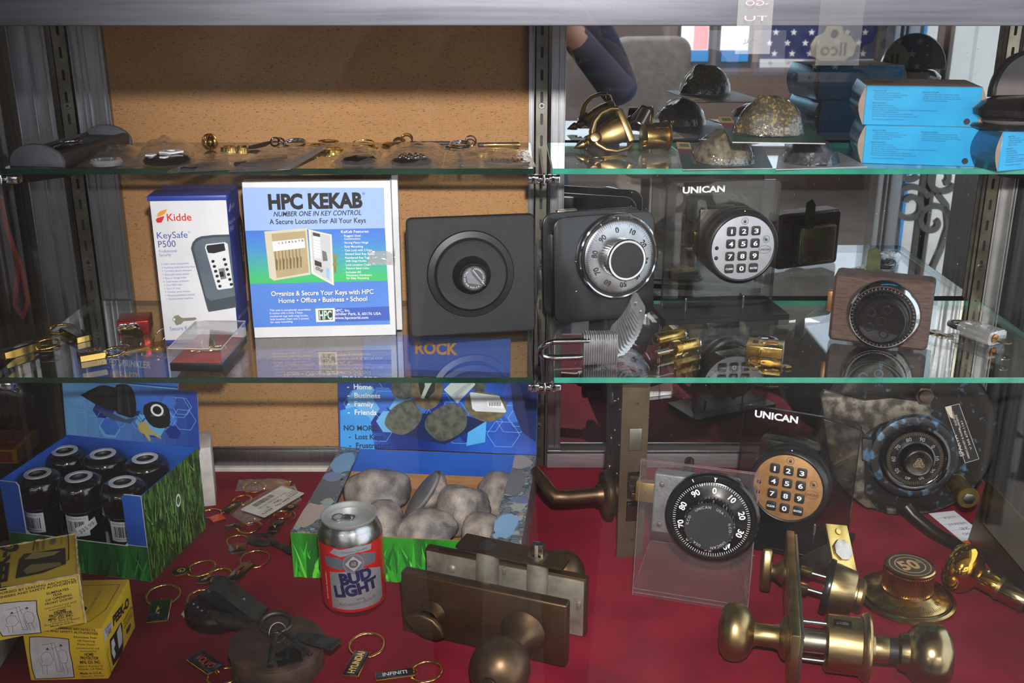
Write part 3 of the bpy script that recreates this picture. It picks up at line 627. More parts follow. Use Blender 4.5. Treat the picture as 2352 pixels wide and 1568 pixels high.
t = thing('oval_fob', 'dark oval fob inside the clear bag right of the zip-strip bag', 'key fob', place((825, 372), Z1 + .0008, (868, 366))); b = MB(); b.lathe([(0, 0), (20, 0), (21, 2.5), (17, 6), (0, 8)], FOBB, 28, None, 1, .7); b.build('fob_body', t)
bag('clear_bag', 'clear plastic bag full of glittering black beads', [(864, 387), (1014, 388), (1024, 334), (900, 334)], 10, 8.2)
t = loose('bead_fob', 'black fob set with shiny beads inside a clear bag', (945, 374), Z1 + .0008); b = MB(); b.lathe([(0, 0), (21, 0), (22, 3), (18, 6), (0, 7)], FOBB, 28); b.build('fob_body', t)
for k in range(16): b = MB(); b.ball(2.2, CHROME, T(15 * cos(k * 2.4) * (k / 16) ** .5, 15 * sin(k * 2.4) * (k / 16) ** .5, 7.2), seg=10); b.build('bead', t)
bag('clear_bag', 'clear plastic bag with small gold studs at the middle upright', [(1018, 384), (1232, 384), (1212, 344), (1026, 346)], 6, 9.9, strip=((1062, 383), (1052, 350), 2))
t = loose('stud_fob', 'gold studded fob inside the clear bag at the middle upright', (1165, 374), Z1 + .0008); b = MB(); b.lathe([(0, 0), (17, 0), (18, 2), (0, 3)], mat('smoke_disc', (120, 104, 84), .3), 24, None, 1.4, .8); b.build('fob_body', t)
for k in range(12): b = MB(); b.ball(1.7, GOLD, T(20 * cos(k * 2.4) * (k / 12) ** .5, 11 * sin(k * 2.4) * (k / 12) ** .5, 3), seg=8); b.build('stud', t)
G1 = 'key rings on the upper shelf'
t = loose('ball_charm', 'gold filigree ball charm with two gold rings on the upper shelf', (484, 345), Z1, G1, 'key ring')
b = MB()
for k in range(5): b.torus(8.5, 1.1, GOLD, T(0, 0, 9.5) @ RZ(36 * k) @ RX(90), 22, 6)
b.ball(6, mat('dark_gilt', (120, 80, 30), .3, 1), T(0, 0, 9.5), seg=14); b.build('ball', t)
b = MB(); b.ring(7, 9.5, 0, 4.5, GOLD, 26, T(21, 0, 0), .4); b.ring(7, 9, 0, 4, GOLD, 26, T(34, 2, 0), .4); b.build('band', t)
t = loose('snap_hook', 'chrome swivel snap hook with double ring on the upper shelf', (632, 342), Z1, G1, 'key ring')
b = MB(); b.tube([(-32, -6, 2), (-22, -3, 3), (-12, 2, 5), (-6, 5, 7)], [1.6, 2.6, 2.8, 1.5], CHROME); b.ball(3, CHROME, T(-33, -6, 2.5)); b.build('hook', t)
b = MB(); b.torus(5, 1.3, CHROME, T(-1, 7, 7) @ RX(60)); b.torus(4, 1.2, CHROME, T(6, 8, 8) @ RX(30) @ RY(40)); b.build('swivel', t)
b = MB(); b.torus(12, 1.1, CHROME, T(21, 6, 4) @ RX(14)); b.torus(12, 1.1, CHROME, T(22, 7, 6) @ RX(14)); b.build('split_ring', t)
for p, lab, rr in (((728, 338), 'gold band key ring with a hoop leaning on it, above the big carton', 11), ((765, 347), 'gold band key ring in front of the hoop, above the big carton', 12), ((838, 340), 'wide flat gold key ring lying on the upper shelf above the carton edge', 15)):
    t = loose('gold_ring', lab, p, Z1, G1, 'key ring'); b = MB(); b.ring(rr - 2.4, rr, .1, 3.2 if rr < 15 else 2, GOLD, 30, None, .4); b.build('band', t)
    if rr == 11: b = MB(); b.torus(11, .9, GOLD, T(13, 4, 6.5) @ RX(-14)); b.build('hoop', t)
    if rr == 15: b = MB(); b.torus(13, .9, GOLD, T(-2, 3, 5) @ RX(9)); b.build('hoop', t)
LEATH = mat('black_leather', (30, 28, 30), .5, col2=(40, 36, 38), ns=60, bump=.3, bs=700)
t = thing('strap_fob', 'black leather strap fob with gold clip and hoop on the upper shelf', 'key fob', place((905, 334), Z1, (1030, 334)), G1)
b = MB(); b.torus(8, 1.2, GOLD, T(-6, 0, 2)); b.torus(6.5, 1.1, GOLD, T(6, 2, 4) @ RX(40)); b.torus(6.5, .9, GOLD, T(15, 3, 7.2) @ RX(62)); b.tube([(-10, -4, 2), (0, -2, 3), (8, 0, 3), (16, 0, 3)], 1.9, GOLD); b.build('clip', t)
b = MB(); b.box(18, 66, -5, 5, 1, 4.5, LEATH, 1); b.build('strap', t)
t = thing('strap_fob', 'black leather strap fob with chrome double ring on the upper shelf', 'key fob', place((1062, 340), Z1, (1190, 338)), G1)
b = MB(); b.torus(12, 1, CHROME, T(-3, 0, 3) @ RX(6)); b.torus(12, 1, CHROME, T(-2, 1, 5) @ RX(6)); b.torus(6, .9, CHROME, T(10, 4, 7.4) @ RX(68)); b.build('split_ring', t)
b = MB(); b.box(18, 66, -5, 5, 1, 5.5, LEATH, 1); b.box(24, 66.4, -5.4, -4.6, 1.4, 4.6, GOLD, .2); b.build('strap', t)
t = thing('gold_ring', 'heavy gold key ring with a flat gold tongue, near the middle upright', 'key ring', place((1105, 352), Z1, (1180, 348)), G1)
b = MB(); b.ring(10, 13, .1, 3.2, GOLD, 30, None, .4); b.build('band', t); b = MB(); b.box(13, 19, -4, 4, .5, 4, GOLD, .6); b.box(18, 48, -3.4, 3.4, .2, 2.2, GOLD, .6); b.build('tongue', t)
# ================================================================== UPPER SHELF, RIGHT
ex = Vector((.93, .12, .36)).normalized(); ey = Vector((-.36, .30, .9)); ey = (ey - ex * ex.dot(ey)).normalized(); ez = ex.cross(ey)
o = onz(c3(430, 1240), Z1) + Vector((0, 0, .0045))
t = thing('door_knocker', 'antique brass door knocker with pointed finial lying on the upper shelf', 'knocker', axes(o, ex, ey, ez))
b = MB(); b.lathe([(0, -2), (1.2, 0), (3.2, 4), (5, 9), (5, 10.5), (3, 12), (5.2, 14), (5.6, 16), (4, 19), (3, 22)], ABRASS, 22, RY(90)); b.build('finial', t)
b = MB(); b.lathe([(0, 0), (4, 1.5), (9, 8), (13, 18), (15, 28), (15, 38), (14, 45), (0, 45)], ABRASS, 28, T(20, 0, 1) @ RY(90), .62, 1); b.build('shield', t)
b = MB(); b.box(57, 64, -19, 19, -4, 12, ABRASS, 1.2); b.box(58, 63, 17.5, 21, 0, 8, ABRASS, .8); b.build('hinge_bar', t)
b = MB(); pts = [(60, 21, 9), (52, 24, 11), (40, 23, 13), (30, 17, 13), (23, 8, 12), (21, 0, 11.5), (23, -8, 12), (30, -17, 13), (40, -23, 13), (52, -24, 11), (60, -21, 9)]
b.tube(pts, [2.2, 2.3, 2.5, 3, 3.8, 5, 3.8, 3, 2.5, 2.3, 2.2], ABRASS, 12); b.lathe([(0, 6), (5, 5), (8, 0), (5, -4), (0, -5)], ABRASS, 20, T(23, 0, 12)); b.build('ring_handle', t)
M = place(c3(985, 1240), Z1, c3(1180, 1232)) @ T(0, 0, 16.8)
t = thing('lock_cylinder', 'brass rim lock cylinder lying next to the antique brass knocker', 'cylinder', M)
b = MB(); b.cyl(14.5, 0, 26, BRASS, 36, RY(90), .6); b.build('barrel', t); b = MB(); b.ring(12, 16.8, 25, 29, BRASS, 40, RY(90), .8); b.cyl(12.5, 27, 28, BRASS, 30, RY(90)); b.build('flange', t)
b = MB(); b.box(11, 25.2, -4.5, 5, 13.7, 14.7, mat('machined_brass', (214, 188, 110), .12, 1), .2, M=RX(25)); b.build('flat', t)
for k in range(3): b = MB(); b.box(10, 20, -.6, .6, 0, 1, BLACK, M=RX(-32 + k * 9) @ T(0, 0, 13.9)); b.build('slot', t)
for k in range(3): b = MB(); b.cyl(1.7, -2.4, .2, BRASS, 12, T(0, -4 + 3 * cos(k * 2.1), -7 + 3 * sin(k * 2.1)) @ RY(90)); b.build('pin', t)
t = thing('door_viewer', 'small steel door viewer between the brass knocker and the lock cylinder', 'viewer', place(c3(955, 1175), Z1, c3(1060, 1150)) @ T(0, 0, 8) @ RY(-20))
b = MB(); b.lathe([(3.4, 6), (3.4, 0), (8, -1.5), (8.6, -.4), (7.6, 1.6), (6, 2), (6, 24), (0, 24)], mat('pinkish_steel', (170, 148, 136), .28, 1), 26, T(0, 0, 14) @ RY(68)); b.build('tube', t)
t = thing('small_tag', 'thin worn brass tag and ring in the shadow under the brass knocker', 'tag', place(c3(640, 1300), Z1, c3(890, 1275)))
b = MB(); b.holed(rrect(0, 34, -6, 6, 4), [circ(2, 12, 6, 0)], .1, 1.1, ABRASS); b.build('tag_plate', t); b = MB(); b.torus(8, .8, ZINC, T(-6, -1, .9)); b.build('ring', t)
# blister packs of key-hiding rocks
def rockmesh(b, m, sx, sy, sz, seed, M=None, rough=.16, sub=4, freq=2.2, flat=None, sharp=.0):
    t = bmesh.new(); bmesh.ops.create_icosphere(t, subdivisions=sub, radius=1)
    for v in t.verts:
        c = v.co.copy(); n_ = 1 + rough * noise.noise(c * freq * .6 + Vector((seed, 0, 0))) * 1.6 + rough * .35 * noise.noise(c * freq * 2.5 + Vector((0, seed, 0)))
        if sharp: n_ += sharp * noise.noise(c * 6 + Vector((seed, seed, 0)))
        v.co = Vector((c.x * sx * n_, c.y * sy * n_, c.z * sz * n_))
        if flat is not None and v.co.z < flat: v.co.z = flat
    return b.merge(t, m, M)
YEL = ink((226, 168, 30)); CARDG = mat('green_card', (24, 70, 62), .4, col2=(30, 84, 74), ns=20); SILV = mat('silver_card', (176, 178, 180), .35, .3)
def blister(label, rocklab, cs, zs, rc, rz, rdim, rm, top, yaw, seed, yellow=True):
    P = [onz(c, z) for c, z in zip(cs, zs)]; o = sum(P, Vector()) / 4
    t = thing('blister_pack', label, 'pack', Matrix.Translation(o), 'blister packs of fake rocks')
    q = [(p - o) * 1e3 for p in P]; b = MB()
    b.mesh([tuple(v + Vector((0, 0, k))) for k in (0, 1.0) for v in q], [(4, 5, 6, 7)], top); b.mesh([tuple(v + Vector((0, 0, k))) for k in (0, 1.0) for v in q], [(3, 2, 1, 0), (0, 1, 5, 4), (1, 2, 6, 5), (2, 3, 7, 6), (3, 0, 4, 7)], SILV); b.build('backing_card', t)
    if yellow:
        def bl(u, v): return tuple((q[0] * (1 - u) + q[1] * u) * (1 - v) + (q[3] * (1 - u) + q[2] * u) * v + Vector((0, 0, 1.1)))
        b = MB(); b.poly([bl(0, .5), bl(.16, .5), bl(.16, 1), bl(0, 1)], ink((110, 24, 52))); b.poly([tuple(Vector(bl(*w)) + Vector((0, 0, .1))) for w in ((0, .72), (.16, .72), (.16, 1), (0, 1))], YEL)
        b.poly([tuple(Vector(bl(*w)) + Vector((0, 0, .2))) for w in ((.03, .8), (.14, .8), (.14, .93), (.03, .93))], ink((20, 104, 78))); b.build('header_print', t)
    c = onz(rc, rz) - o; M = Matrix.Translation(c) @ RZ(yaw); a, d, h = rdim
    b = MB(); rockmesh(b, BLISTER, a + 4, d + 4, h + 3, seed + .3, M, .08, 3, 1.5, flat=0); b.build('blister', t)
    r = thing('fake_rock', rocklab, 'rock', Matrix.Translation(o + c + Vector((0, 0, .0006))) @ RZ(yaw), 'fake rocks in blister packs')
    b = MB(); rockmesh(b, rm, a, d, h, seed, None, .14, 4, 2.5, flat=0, sharp=.05); b.build('stone', r)
ROCK1 = mat('olive_resin_rock', (66, 60, 44), .5, col2=(160, 134, 74), ns=300, detail=4, lo=.5, hi=.68, bump=.7, bs=420)
ROCK2 = mat('grey_resin_rock', (120, 108, 82), .55, col2=(58, 54, 46), ns=150, detail=5, bump=.6, bs=300)
ROCK3 = mat('dark_resin_rock', (44, 46, 56), .35, col2=(86, 84, 90), ns=150, detail=6, lo=.45, hi=.7, bump=.7, bs=300)
def zc(p, z): return p
blister('blister pack lying flat with a brown-grey rock and yellow header, next to the lock cylinder', 'brown-grey fake rock in the flat blister pack next to the lock cylinder', [(1568, 391), (1775, 388), (1752, 338), (1553, 328)], [Z1] * 4, (1660, 371), Z1 + .001, (31, 24, 31), ROCK2, CARDG, 8, 3.1)
blister('blister pack on green card tilted on top of the other two packs', 'olive speckled fake rock on the topmost green card', [(1682, 328), (1896, 331), (1838, 272), (1648, 270)], [Z1 + .034, Z1 + .035, Z1 + .037, Z1 + .037], (1764, 305), Z1 + .0368, (31, 24, 35), ROCK1, CARDG, 4, 7.7)
blister('blister pack with a dark bluish rock below the tilted green card', 'dark bluish fake rock in the pack nearest the turquoise boxes', [(1782, 391), (1992, 384), (1925, 350), (1790, 346)], [Z1] * 4, (1864, 372), Z1 + .001, (26, 22, 23), ROCK3, SILV, -6, 12.4, False)
# turquoise boxes
TURQ = mat('turquoise_card', (22, 160, 214), .35, col2=(16, 150, 206), ns=30); SHINY = mat('metallic_blue_flap', (46, 120, 158), .18, .75, col2=(60, 140, 172), ns=12); KRAFTW = mat('grey_board', (150, 132, 118), .7)
LINES = (('Replacing The Bulb', 0, 1), ('1. Pop up the lens by using a coin', 1, 0), ('2. Remove the old bulb and replace a new bulb', 2, 0), ('(Use the miniature bulb of 2.4V 360mA)', 3, 0), ('3. Replace the lens gently.', 4, 0), ('Battery Instruction', 5.7, 1), ('Use 2 "AAA" (UM-4) batteries.', 6.9, 0), ('Do not mix old and new batteries.', 7.9, 0), ('Do not mix alkaline, standard (carbon-zinc) or rechargeable (Nickel-cadmium) batteries.', 8.9, 0), ('Do not use re-chargeable batteries.', 9.9, 0), ('Exhausted batteries are to be removed from "HANDY-LITE"', 10.9, 0), ('The batteries supply terminals are not to be short-circuited.', 11.9, 0), ('Please keep the package for future reference', 13.4, 0))
LINR = (('Reemplazar La Bombilla', 0, 1), ('1. Escoltelo arriba el lente usando una moneda.', 1, 0), ('2. Quite la bombilla vieja y reemplaze una nueva', 2, 0), ('bombilla. (Use la miniatura bombilla de 2.4V 360mA)', 3, 0), ('3. Reemplaza el lente suavemente.', 4, 0))
DKB = ink((6, 66, 104))
def bulbbox(label, M, w, d, h, endtext=True, kind=0):
    t = thing('turquoise_box', label, 'box', M, 'turquoise lamp boxes')
    b = MB(); b.box(0, w, 0, d, 0, h, TURQ, .5, 1); b.box(1, w - 1, 1, d - 1, h - .3, h + .25, KRAFTW); b.build('carton', t)
    for x, s in ((0, -1), (w, 1)):
        b = MB(); n_ = 8; vs = []; fs = []
        for k in range(n_ + 1):
            z = h * k / n_; bl = s * (6 * sin(pi * k / n_) + .4); vs += [(x + bl, .6, z), (x + bl, d - .6, z)]
        for k in range(n_): fs.append((2 * k, 2 * k + 1, 2 * k + 3, 2 * k + 2))
        b.mesh(vs, fs, SHINY); b.mesh([(x, .6, h * k / n_) for k in range(n_ + 1)] + [(v[0], .6, v[2]) for v in vs[::2]], [(k, k + 1, n_ + 2 + k, n_ + 1 + k) for k in range(n_)], KRAFTW); b.mesh([(x, d - .6, h * k / n_) for k in range(n_ + 1)] + [(v[0], d - .6, v[2]) for v in vs[::2]], [(k, k + 1, n_ + 2 + k, n_ + 1 + k) for k in range(n_)], KRAFTW); b.build('end_flap', t)
    pr = Print(w, h); k = h / 18.5
    for s, r, bd in LINES: x0 = 7 if bd else 8; pr.text(s, (x0, h - (2.6 + r) * k), (x0 + len(s) * .92 * (w / 140), h - (2.6 + r) * k), DKB, h=.62 * k, bold=bd)
    for s, r, bd in LINR: x0 = w * .49 - (0 if bd else -1); pr.text(s, (x0, h - (2.9 + r) * k), (x0 + len(s) * .92 * (w / 140), h - (2.9 + r) * k), DKB, h=.62 * k, bold=bd)
    pr.disc(w - 11, h * .14, 3.2, 3.2, ink((8, 24, 48))); pr.build('printed_face', t, FRONT)
    if endtext:
        pr = Print(d, h); pr.z = 6.6
        for j, s in enumerate(('HANDY LITE', 'HANDI-LUZ')): pr.text(s, (d * .2, h * (.56 - .3 * j)), (d * .78, h * (.56 - .3 * j)), ink((14, 50, 76)), h=h * .13, bold=1)
        pr.build('end_lettering', t, axes(Vector((0, d / 1000, 0)), Vector((0, -1, 0)), Vector((0, 0, 1)), Vector((-1, 0, 0))))
    return t
M, w, h = upright((1980, 375), (2240, 383), (1988, 287), Z1); bk = onz((1915, 347), Z1); dd = (bk - onz((1980, 375), Z1)).length * 1e3
bulbbox('turquoise lamp box at the bottom of the stack of two', M, w, dd, h)
h1 = h
bulbbox('turquoise lamp box on top of the stack of two', M @ T(-3.5, -1, h1 + .4) @ RZ(.6), w, dd, h)
M, w2, h2 = upright((2292, 394), (2420, 394), (2296, 303), Z1); M = place((2292, 394), Z1, (2242, 376)) @ RZ(180)
bulbbox('turquoise box standing end-on at the right edge under the black clip lamp', place((2292, 394), Z1) @ RZ(22), 70, 60, h2, False)
t = thing('clip_lamp', 'black oval clip lamp with raised hood on the right-hand turquoise box', 'lamp', place((2292, 394), Z1) @ RZ(6) @ T(26, 22, h2 + .9))
b = MB(); b.lathe([(0, 0), (36, 0), (40, 2.5), (38, 5), (0, 5.4)], BLACK, 40, None, 1.2, .72); b.build('base_pad', t)
b = MB(); b.lathe([(0, 5.4), (34, 5.4), (36, 7), (33, 9), (0, 9.6)], mat('grey_rubber', (98, 94, 92), .5), 36, T(4, 0, 0), 1.15, .68); b.build('grey_insert', t)
b = MB(); b.lathe([(0, 9), (38, 9), (44, 14), (45, 20), (38, 27), (24, 31), (0, 32)], BLACKG, 40, T(4, 4, 0), 1.12, .66); b.build('body', t)
b = MB(); b.prism([(42 * cos(pi * k / 16), 46 * sin(pi * k / 16)) for k in range(17)], 0, 12, BLACK, T(14, 18, 29) @ RX(80), 3); b.prism([(38 * cos(pi * k / 16), 41 * sin(pi * k / 16)) for k in range(17)], 11, 13, mat('taupe_plastic', (104, 94, 90), .5), T(14, 18, 30) @ RX(80)); b.build('hood', t)
for k in range(3): b = MB(); b.box(-14 + 8 * k, -10 + 8 * k, -1, 1, 58, 64, BLACK, M=T(14, 31, 0)); b.build('vent', t)
# hazy sheets at the front glass: a notice's reflection painted in, and tape
def notice(label, p0, p1, rows, hz):
    a = ony(p0, YF + .001); c = ony(p1, YF + .001); w = (c.x - a.x) * 1e3; h = (a.z - c.z) * 1e3 + 30
    t = thing('front_sheet', label, 'notice', Matrix.Translation((a.x, YF + .001, c.z)))
    b = MB(); b.box(0, w, 0, .3, 0, h, clear('thin_notice_%d' % (hz * 100), (.95, .95, .95), haze=hz, rough=.2)); b.build('sheet', t)
    return t, w, h
t, w, h = notice('translucent sheet imitating a reflected notice with reversed red letters at the front glass', (1696, 0), (1768, 124), 0, .07)
pr = Print(w, h); RD = ink((190, 136, 142))
for s, v in (('A', .62), ('-GO', .48), ('TU', .33), ('SOCIAL', .10)): pr.text(s, (w * .15, h * v), (w * .8, h * v), RD if v > .2 else ink((90, 90, 96)), h=h * .05)
pr.build('lettering', t, T(w, -.4, 0) @ Matrix.Scale(-1, 4, (1, 0, 0)) @ FRONT)
notice('wrinkled clear tape strip hanging at the front glass over the key sign', (1886, 0), (1972, 150), 0, .02)
# ================================================================== LOWER SHELF, LEFT
def carton(t, w, d, h, front, side=None, top=None, bev=.6, name='carton', back=None):
    side = side or front; top = top or side; b = MB()
    v = [(0, 0, 0), (w, 0, 0), (w, d, 0), (0, d, 0), (0, 0, h), (w, 0, h), (w, d, h), (0, d, h)]
    b.box(0, w, .3, d, 0, h - .3, side, bev, 1)
    b.poly([(.4, 0.1, .4), (w - .4, 0.1, .4), (w - .4, 0.1, h - .4), (.4, 0.1, h - .4)], front)
    b.poly([(.4, .5, h - .05), (w - .4, .5, h - .05), (w - .4, d - .5, h - .05), (.4, d - .5, h - .05)], top)
    return b.build(name, t)
SIDE = lambda w, d: axes(Vector((w / 1000, 0, 0)), Vector((0, 1, 0)), Vector((0, 0, 1)), Vector((1, 0, 0)))
TOPF = lambda h: T(0, 0, h)
BLUEC = mat('royal_blue_card', (44, 66, 160), .4, col2=(36, 56, 146), ns=20); LAV = ink((108, 118, 186))
def px(cr, pts): return [cr(*p) for p in pts]
# --- white and blue key-safe carton
FC = px(c5, [(985, 240), (1500, 215), (1655, 1219), (1145, 1230)])
M, w, h = upright(FC[3], FC[2], FC[0], Z2); dk = (onz(c5(1745, 1085), Z2) - onz(FC[2], Z2)).length * 1e3
t = thing('key_safe_carton', 'tall white and blue carton with a grey push-button safe picture', 'box', M)
carton(t, w, dk, h, WHITE, BLUEC, BLUEC)
b = MB(); b.box(-2, w + .6, -1.6, dk * .5, h - 1, h + 4.5, BLUEC, .8, 2); b.box(0, w, dk * .5, dk, h - 1, h + 2.5, BLUEC, .5, 1); b.build('lid_flap', t)
b = MB(); b.box(0, w, -.5, 2, 0, h * .022, BLUEC, .2, 1); b.build('base_edge', t)
P = Print(w, h, FC); q = lambda *a: [c5(*p) for p in a]
P.poly(q((1042, 352), (1044, 330), (1062, 312), (1104, 297), (1100, 318), (1084, 336), (1060, 348)), ink((236, 150, 40))); P.poly(q((1034, 372), (1046, 358), (1090, 344), (1086, 362), (1074, 390), (1046, 392)), ink((206, 34, 30)))
P.text('Kidde', c5(1112, 378), c5(1275, 369), ink((212, 36, 32)), hpx=16, bold=1)
P.text('KeySafe', c5(1052, 500), c5(1256, 488), INKB, hpx=14.5); P.text('TM', c5(1254, 456), c5(1270, 455), INKB, hpx=3); P.text('P500', c5(1064, 560), c5(1180, 552), INKB, hpx=14.5)
P.text('Professional', c5(1070, 596), c5(1188, 588), LAV, hpx=6.3); P.text('Security', c5(1074, 622), c5(1152, 616), LAV, hpx=6.3)
for k, s in enumerate(('Solid metal construction', 'Stainless steel security liner', 'Certified attack resistant', 'Easy push button access', 'Easy to change codes', 'Code tamper protection', 'Over 4000 codes', 'Store 5+ keys', 'Weather cover included', 'Mounting hardware included', 'Optional alarm interface')):
    x0 = 1100 + 4.3 * k; y0 = 680 + 24.3 * k; P.text(s, c5(x0 + 6, y0), c5(x0 + 6 + len(s) * 7.0, y0 - len(s) * .4), LAV, hpx=4.2); P.z -= P.step; P.disc(*c5(x0 - 8, y0 - 6), 1, 1, LAV, 8); P.z -= P.step
P.up()
SG = mat('safe_picture_grey', (92, 104, 116), .5, col2=(78, 90, 104), ns=30); P.poly(q((1281, 560), (1290, 520), (1312, 492), (1345, 476), (1430, 464), (1538, 458), (1621, 968), (1600, 975), (1430, 1006), (1420, 985)), ink((58, 68, 78))); P.poly(q((1300, 560), (1310, 520), (1350, 494), (1440, 480), (1541, 474), (1606, 890), (1440, 925), (1405, 900)), SG)
P.poly(q((1376, 552), (1382, 530), (1510, 512), (1530, 524), (1588, 825), (1578, 834), (1486, 848), (1476, 838)), ink((220, 222, 226))); P.poly(q((1386, 556), (1388, 538), (1505, 520), (1518, 570), (1490, 578), (1440, 592), (1400, 590)), INK)
for x, y in ((1437, 648), (1449, 683), (1460, 717), (1472, 751), (1484, 787), (1496, 822), (1514, 633), (1526, 668), (1538, 703), (1550, 738), (1562, 773), (1574, 808)): P.disc(*c5(x, y), 3.9, 3.5, INK, 14); P.z -= P.step
P.up(); P.poly(q((1478, 700), (1518, 692), (1538, 766), (1500, 776)), INKG); P.poly(q((1484, 722), (1512, 716), (1522, 752), (1494, 758)), INK)
KG = ink((128, 128, 112)); P.poly(q((1184, 1062), (1196, 1036), (1224, 1028), (1240, 1044), (1256, 1050), (1340, 1044), (1352, 1056), (1330, 1066), (1262, 1072), (1246, 1092), (1214, 1102), (1200, 1078)), KG); P.disc(*c5(1197, 1060), 2.4, 3, INKW, 10)
P.text('Secure Key Storage', c5(1174, 1140), c5(1440, 1122), LAV, hpx=9); P.build('front_print', t, FRONT)
SCN = px(c5, [(1500, 215), (1640, 112), (1745, 1085), (1655, 1219)]); P = Print(dk, h, SCN); LB = ink((170, 186, 226))
P.poly(q((1534, 330), (1550, 250), (1556, 268), (1548, 340)), LB); P.text('Kidde', c5(1558, 316), c5(1604, 284), LB, hpx=13, bold=1); P.text('KeySafe', c5(1546, 452), c5(1612, 408), LB, hpx=12); P.text('P500', c5(1553, 510), c5(1598, 482), LB, hpx=12)
P.poly(q((1632, 410), (1668, 362), (1690, 440), (1722, 860), (1706, 880)), INK); P.poly(q((1650, 460), (1676, 430), (1704, 700), (1690, 720)), ink((70, 76, 90)))
for k in range(7): P.disc(*c5(1672 + 4.5 * k, 520 + 32 * k), 1.6, 3, ink((150, 154, 164)), 8)
for k in range(13): P.text('Security key liner'[:9 + k % 6], c5(1578 + 3.7 * k, 640 + 25 * k), c5(1600 + 3.7 * k, 622 + 25 * k), ink((110, 130, 190)), hpx=3.4); P.z -= P.step
P.up(); P.text('Secure Key Storage', c5(1646, 1100), c5(1736, 1010), LB, hpx=6); P.build('side_print', t, SIDE(w, dk))
P = Print(w, dk); P.z = 4.7; P.rect(w * .32, 6, w * .54, 20, INKG); P.rect(w * .58, 9, w * .84, 14, INKW); P.rect(w * .6, 15, w * .8, 19, INKW); P.build('top_sticker', t, Matrix.Identity(4))
# --- white and blue key cabinet carton
FC = px(c6, [(45, 115), (1085, 97), (1115, 1174), (135, 1195)])
M, w, h = upright(FC[3], FC[2], FC[0], Z2); dk = max(34, (onz((931, 767), Z2) - onz((910, 765), Z2)).length * 1e3 + 22)
t = thing('key_cabinet_carton', 'square white and blue carton with a picture of an open key cabinet', 'box', M)
carton(t, w, dk, h, WHITE, mat('carton_side_white', (208, 206, 208), .55), CARDBROWN)
b = MB(); b.box(w + .2, w + 7, 15, dk + 2, 1, h + 3, WHITE, .6, 1); b.box(2, w - 2, 2, dk - 2, h - .5, h + .8, mat('carton_top_kraft', (96, 78, 62), .7), .3, 1); b.build('side_flap', t)
def grad_blue():
    m = bpy.data.materials.new('blue_green_print'); m.use_nodes = True; nt = m.node_tree; b_ = nt.nodes['Principled BSDF']; b_.inputs['Roughness'].default_value = .35
    tc = nt.nodes.new('ShaderNodeTexCoord'); sx = nt.nodes.new('ShaderNodeSeparateXYZ'); r = nt.nodes.new('ShaderNodeValToRGB'); nt.links.new(tc.outputs['Object'], sx.inputs[0])
    mr = nt.nodes.new('ShaderNodeMapRange'); nt.links.new(sx.outputs['Z'], mr.inputs[0]); mr.inputs[1].default_value = h * .342 / 1000; mr.inputs[2].default_value = h * .70 / 1000
    nt.links.new(mr.outputs[0], r.inputs[0]); e = r.color_ramp.elements; e[0].color = lin((66, 190, 110)); e[1].color = lin((74, 122, 214)); e.new(.15).color = lin((70, 192, 116)); e.new(.75).color = lin((76, 138, 212))
    nt.links.new(r.outputs[0], b_.inputs['Base Color']); return m
P = Print(w, h, FC); q = lambda *a: [c6(*p) for p in a]; PB = mat('pale_blue_print', (158, 186, 240), .35, col2=(164, 190, 242), ns=10); MBL = mat('mid_blue_print', (86, 132, 216), .35, col2=(92, 140, 220), ns=10); DKT = ink((28, 28, 34))
P.poly(q((49, 152), (1040, 150), (1044, 434), (70, 454)), PB); P.poly(q((70, 454), (1044, 432), (1060, 798), (103, 822)), grad_blue()); P.poly(q((103, 822), (1060, 798), (1074, 1100), (128, 1122)), MBL)
P.text('HPC KEKAB', c6(234, 302), c6(890, 286), INK, hpx=32.5, bold=4); P.text('R', c6(893, 196), c6(902, 195), INK, hpx=3); P.ringp(*c6(897, 190), 2.4, 3, INK, 16)
P.text('NUMBER ONE IN KEY CONTROL', c6(268, 354), c6(880, 340), DKT, hpx=11, bold=1, italic=1); P.text('A Secure Location For All Your Keys', c6(240, 408), c6(912, 394), DKT, hpx=11.5, bold=1)
SAND = ink((206, 200, 178)); SAND2 = ink((226, 222, 206)); P.poly(q((203, 458), (500, 434), (524, 756), (270, 798), (238, 778)), SAND); P.poly(q((252, 474), (488, 452), (512, 742), (288, 782)), ink((178, 160, 122))); P.poly(q((258, 528), (480, 504), (488, 570), (266, 596)), INKW)
P.text('1 2 3 4 5 6 7 8', c6(304, 546), c6(476, 526), DKT, hpx=4.6, bold=1)
for k in range(8):
    x = 276 + 24 * k; y = 596 - 3 * k; P.poly(q((x, y), (x + 5, y), (x + 9, y + 50), (x + 20, y + 62), (x + 19, y + 130), (x + 9, y + 134), (x + 4, y + 64)), ink((134, 116, 70) if k % 2 else (112, 100, 74))); P.z -= P.step
P.up(); P.poly(q((510, 442), (672, 478), (686, 832), (530, 748)), SAND2); P.poly(q((526, 454), (660, 486), (672, 812), (544, 736)), ink((196, 198, 200))); P.poly(q((540, 462), (590, 474), (598, 650), (550, 640)), INKW); P.poly(q((540, 462), (590, 474), (592, 496), (542, 486)), ink((70, 62, 58)))
for k in range(7): P.line(q((544, 512 + 20 * k), (594, 526 + 20 * k)), .25, INKG); P.z -= P.step
P.up(); P.poly(q((552, 654), (600, 672), (602, 706), (554, 690)), ink((60, 50, 48))); P.text('KEKAB', c6(556, 716), c6(602, 742), DKT, hpx=7, bold=2); P.poly(q((604, 588), (618, 592), (634, 600), (644, 660), (610, 662)), ink((110, 110, 112)))
P.poly(q((632, 706), (656, 716), (656, 790), (634, 776)), ink((150, 186, 226)))
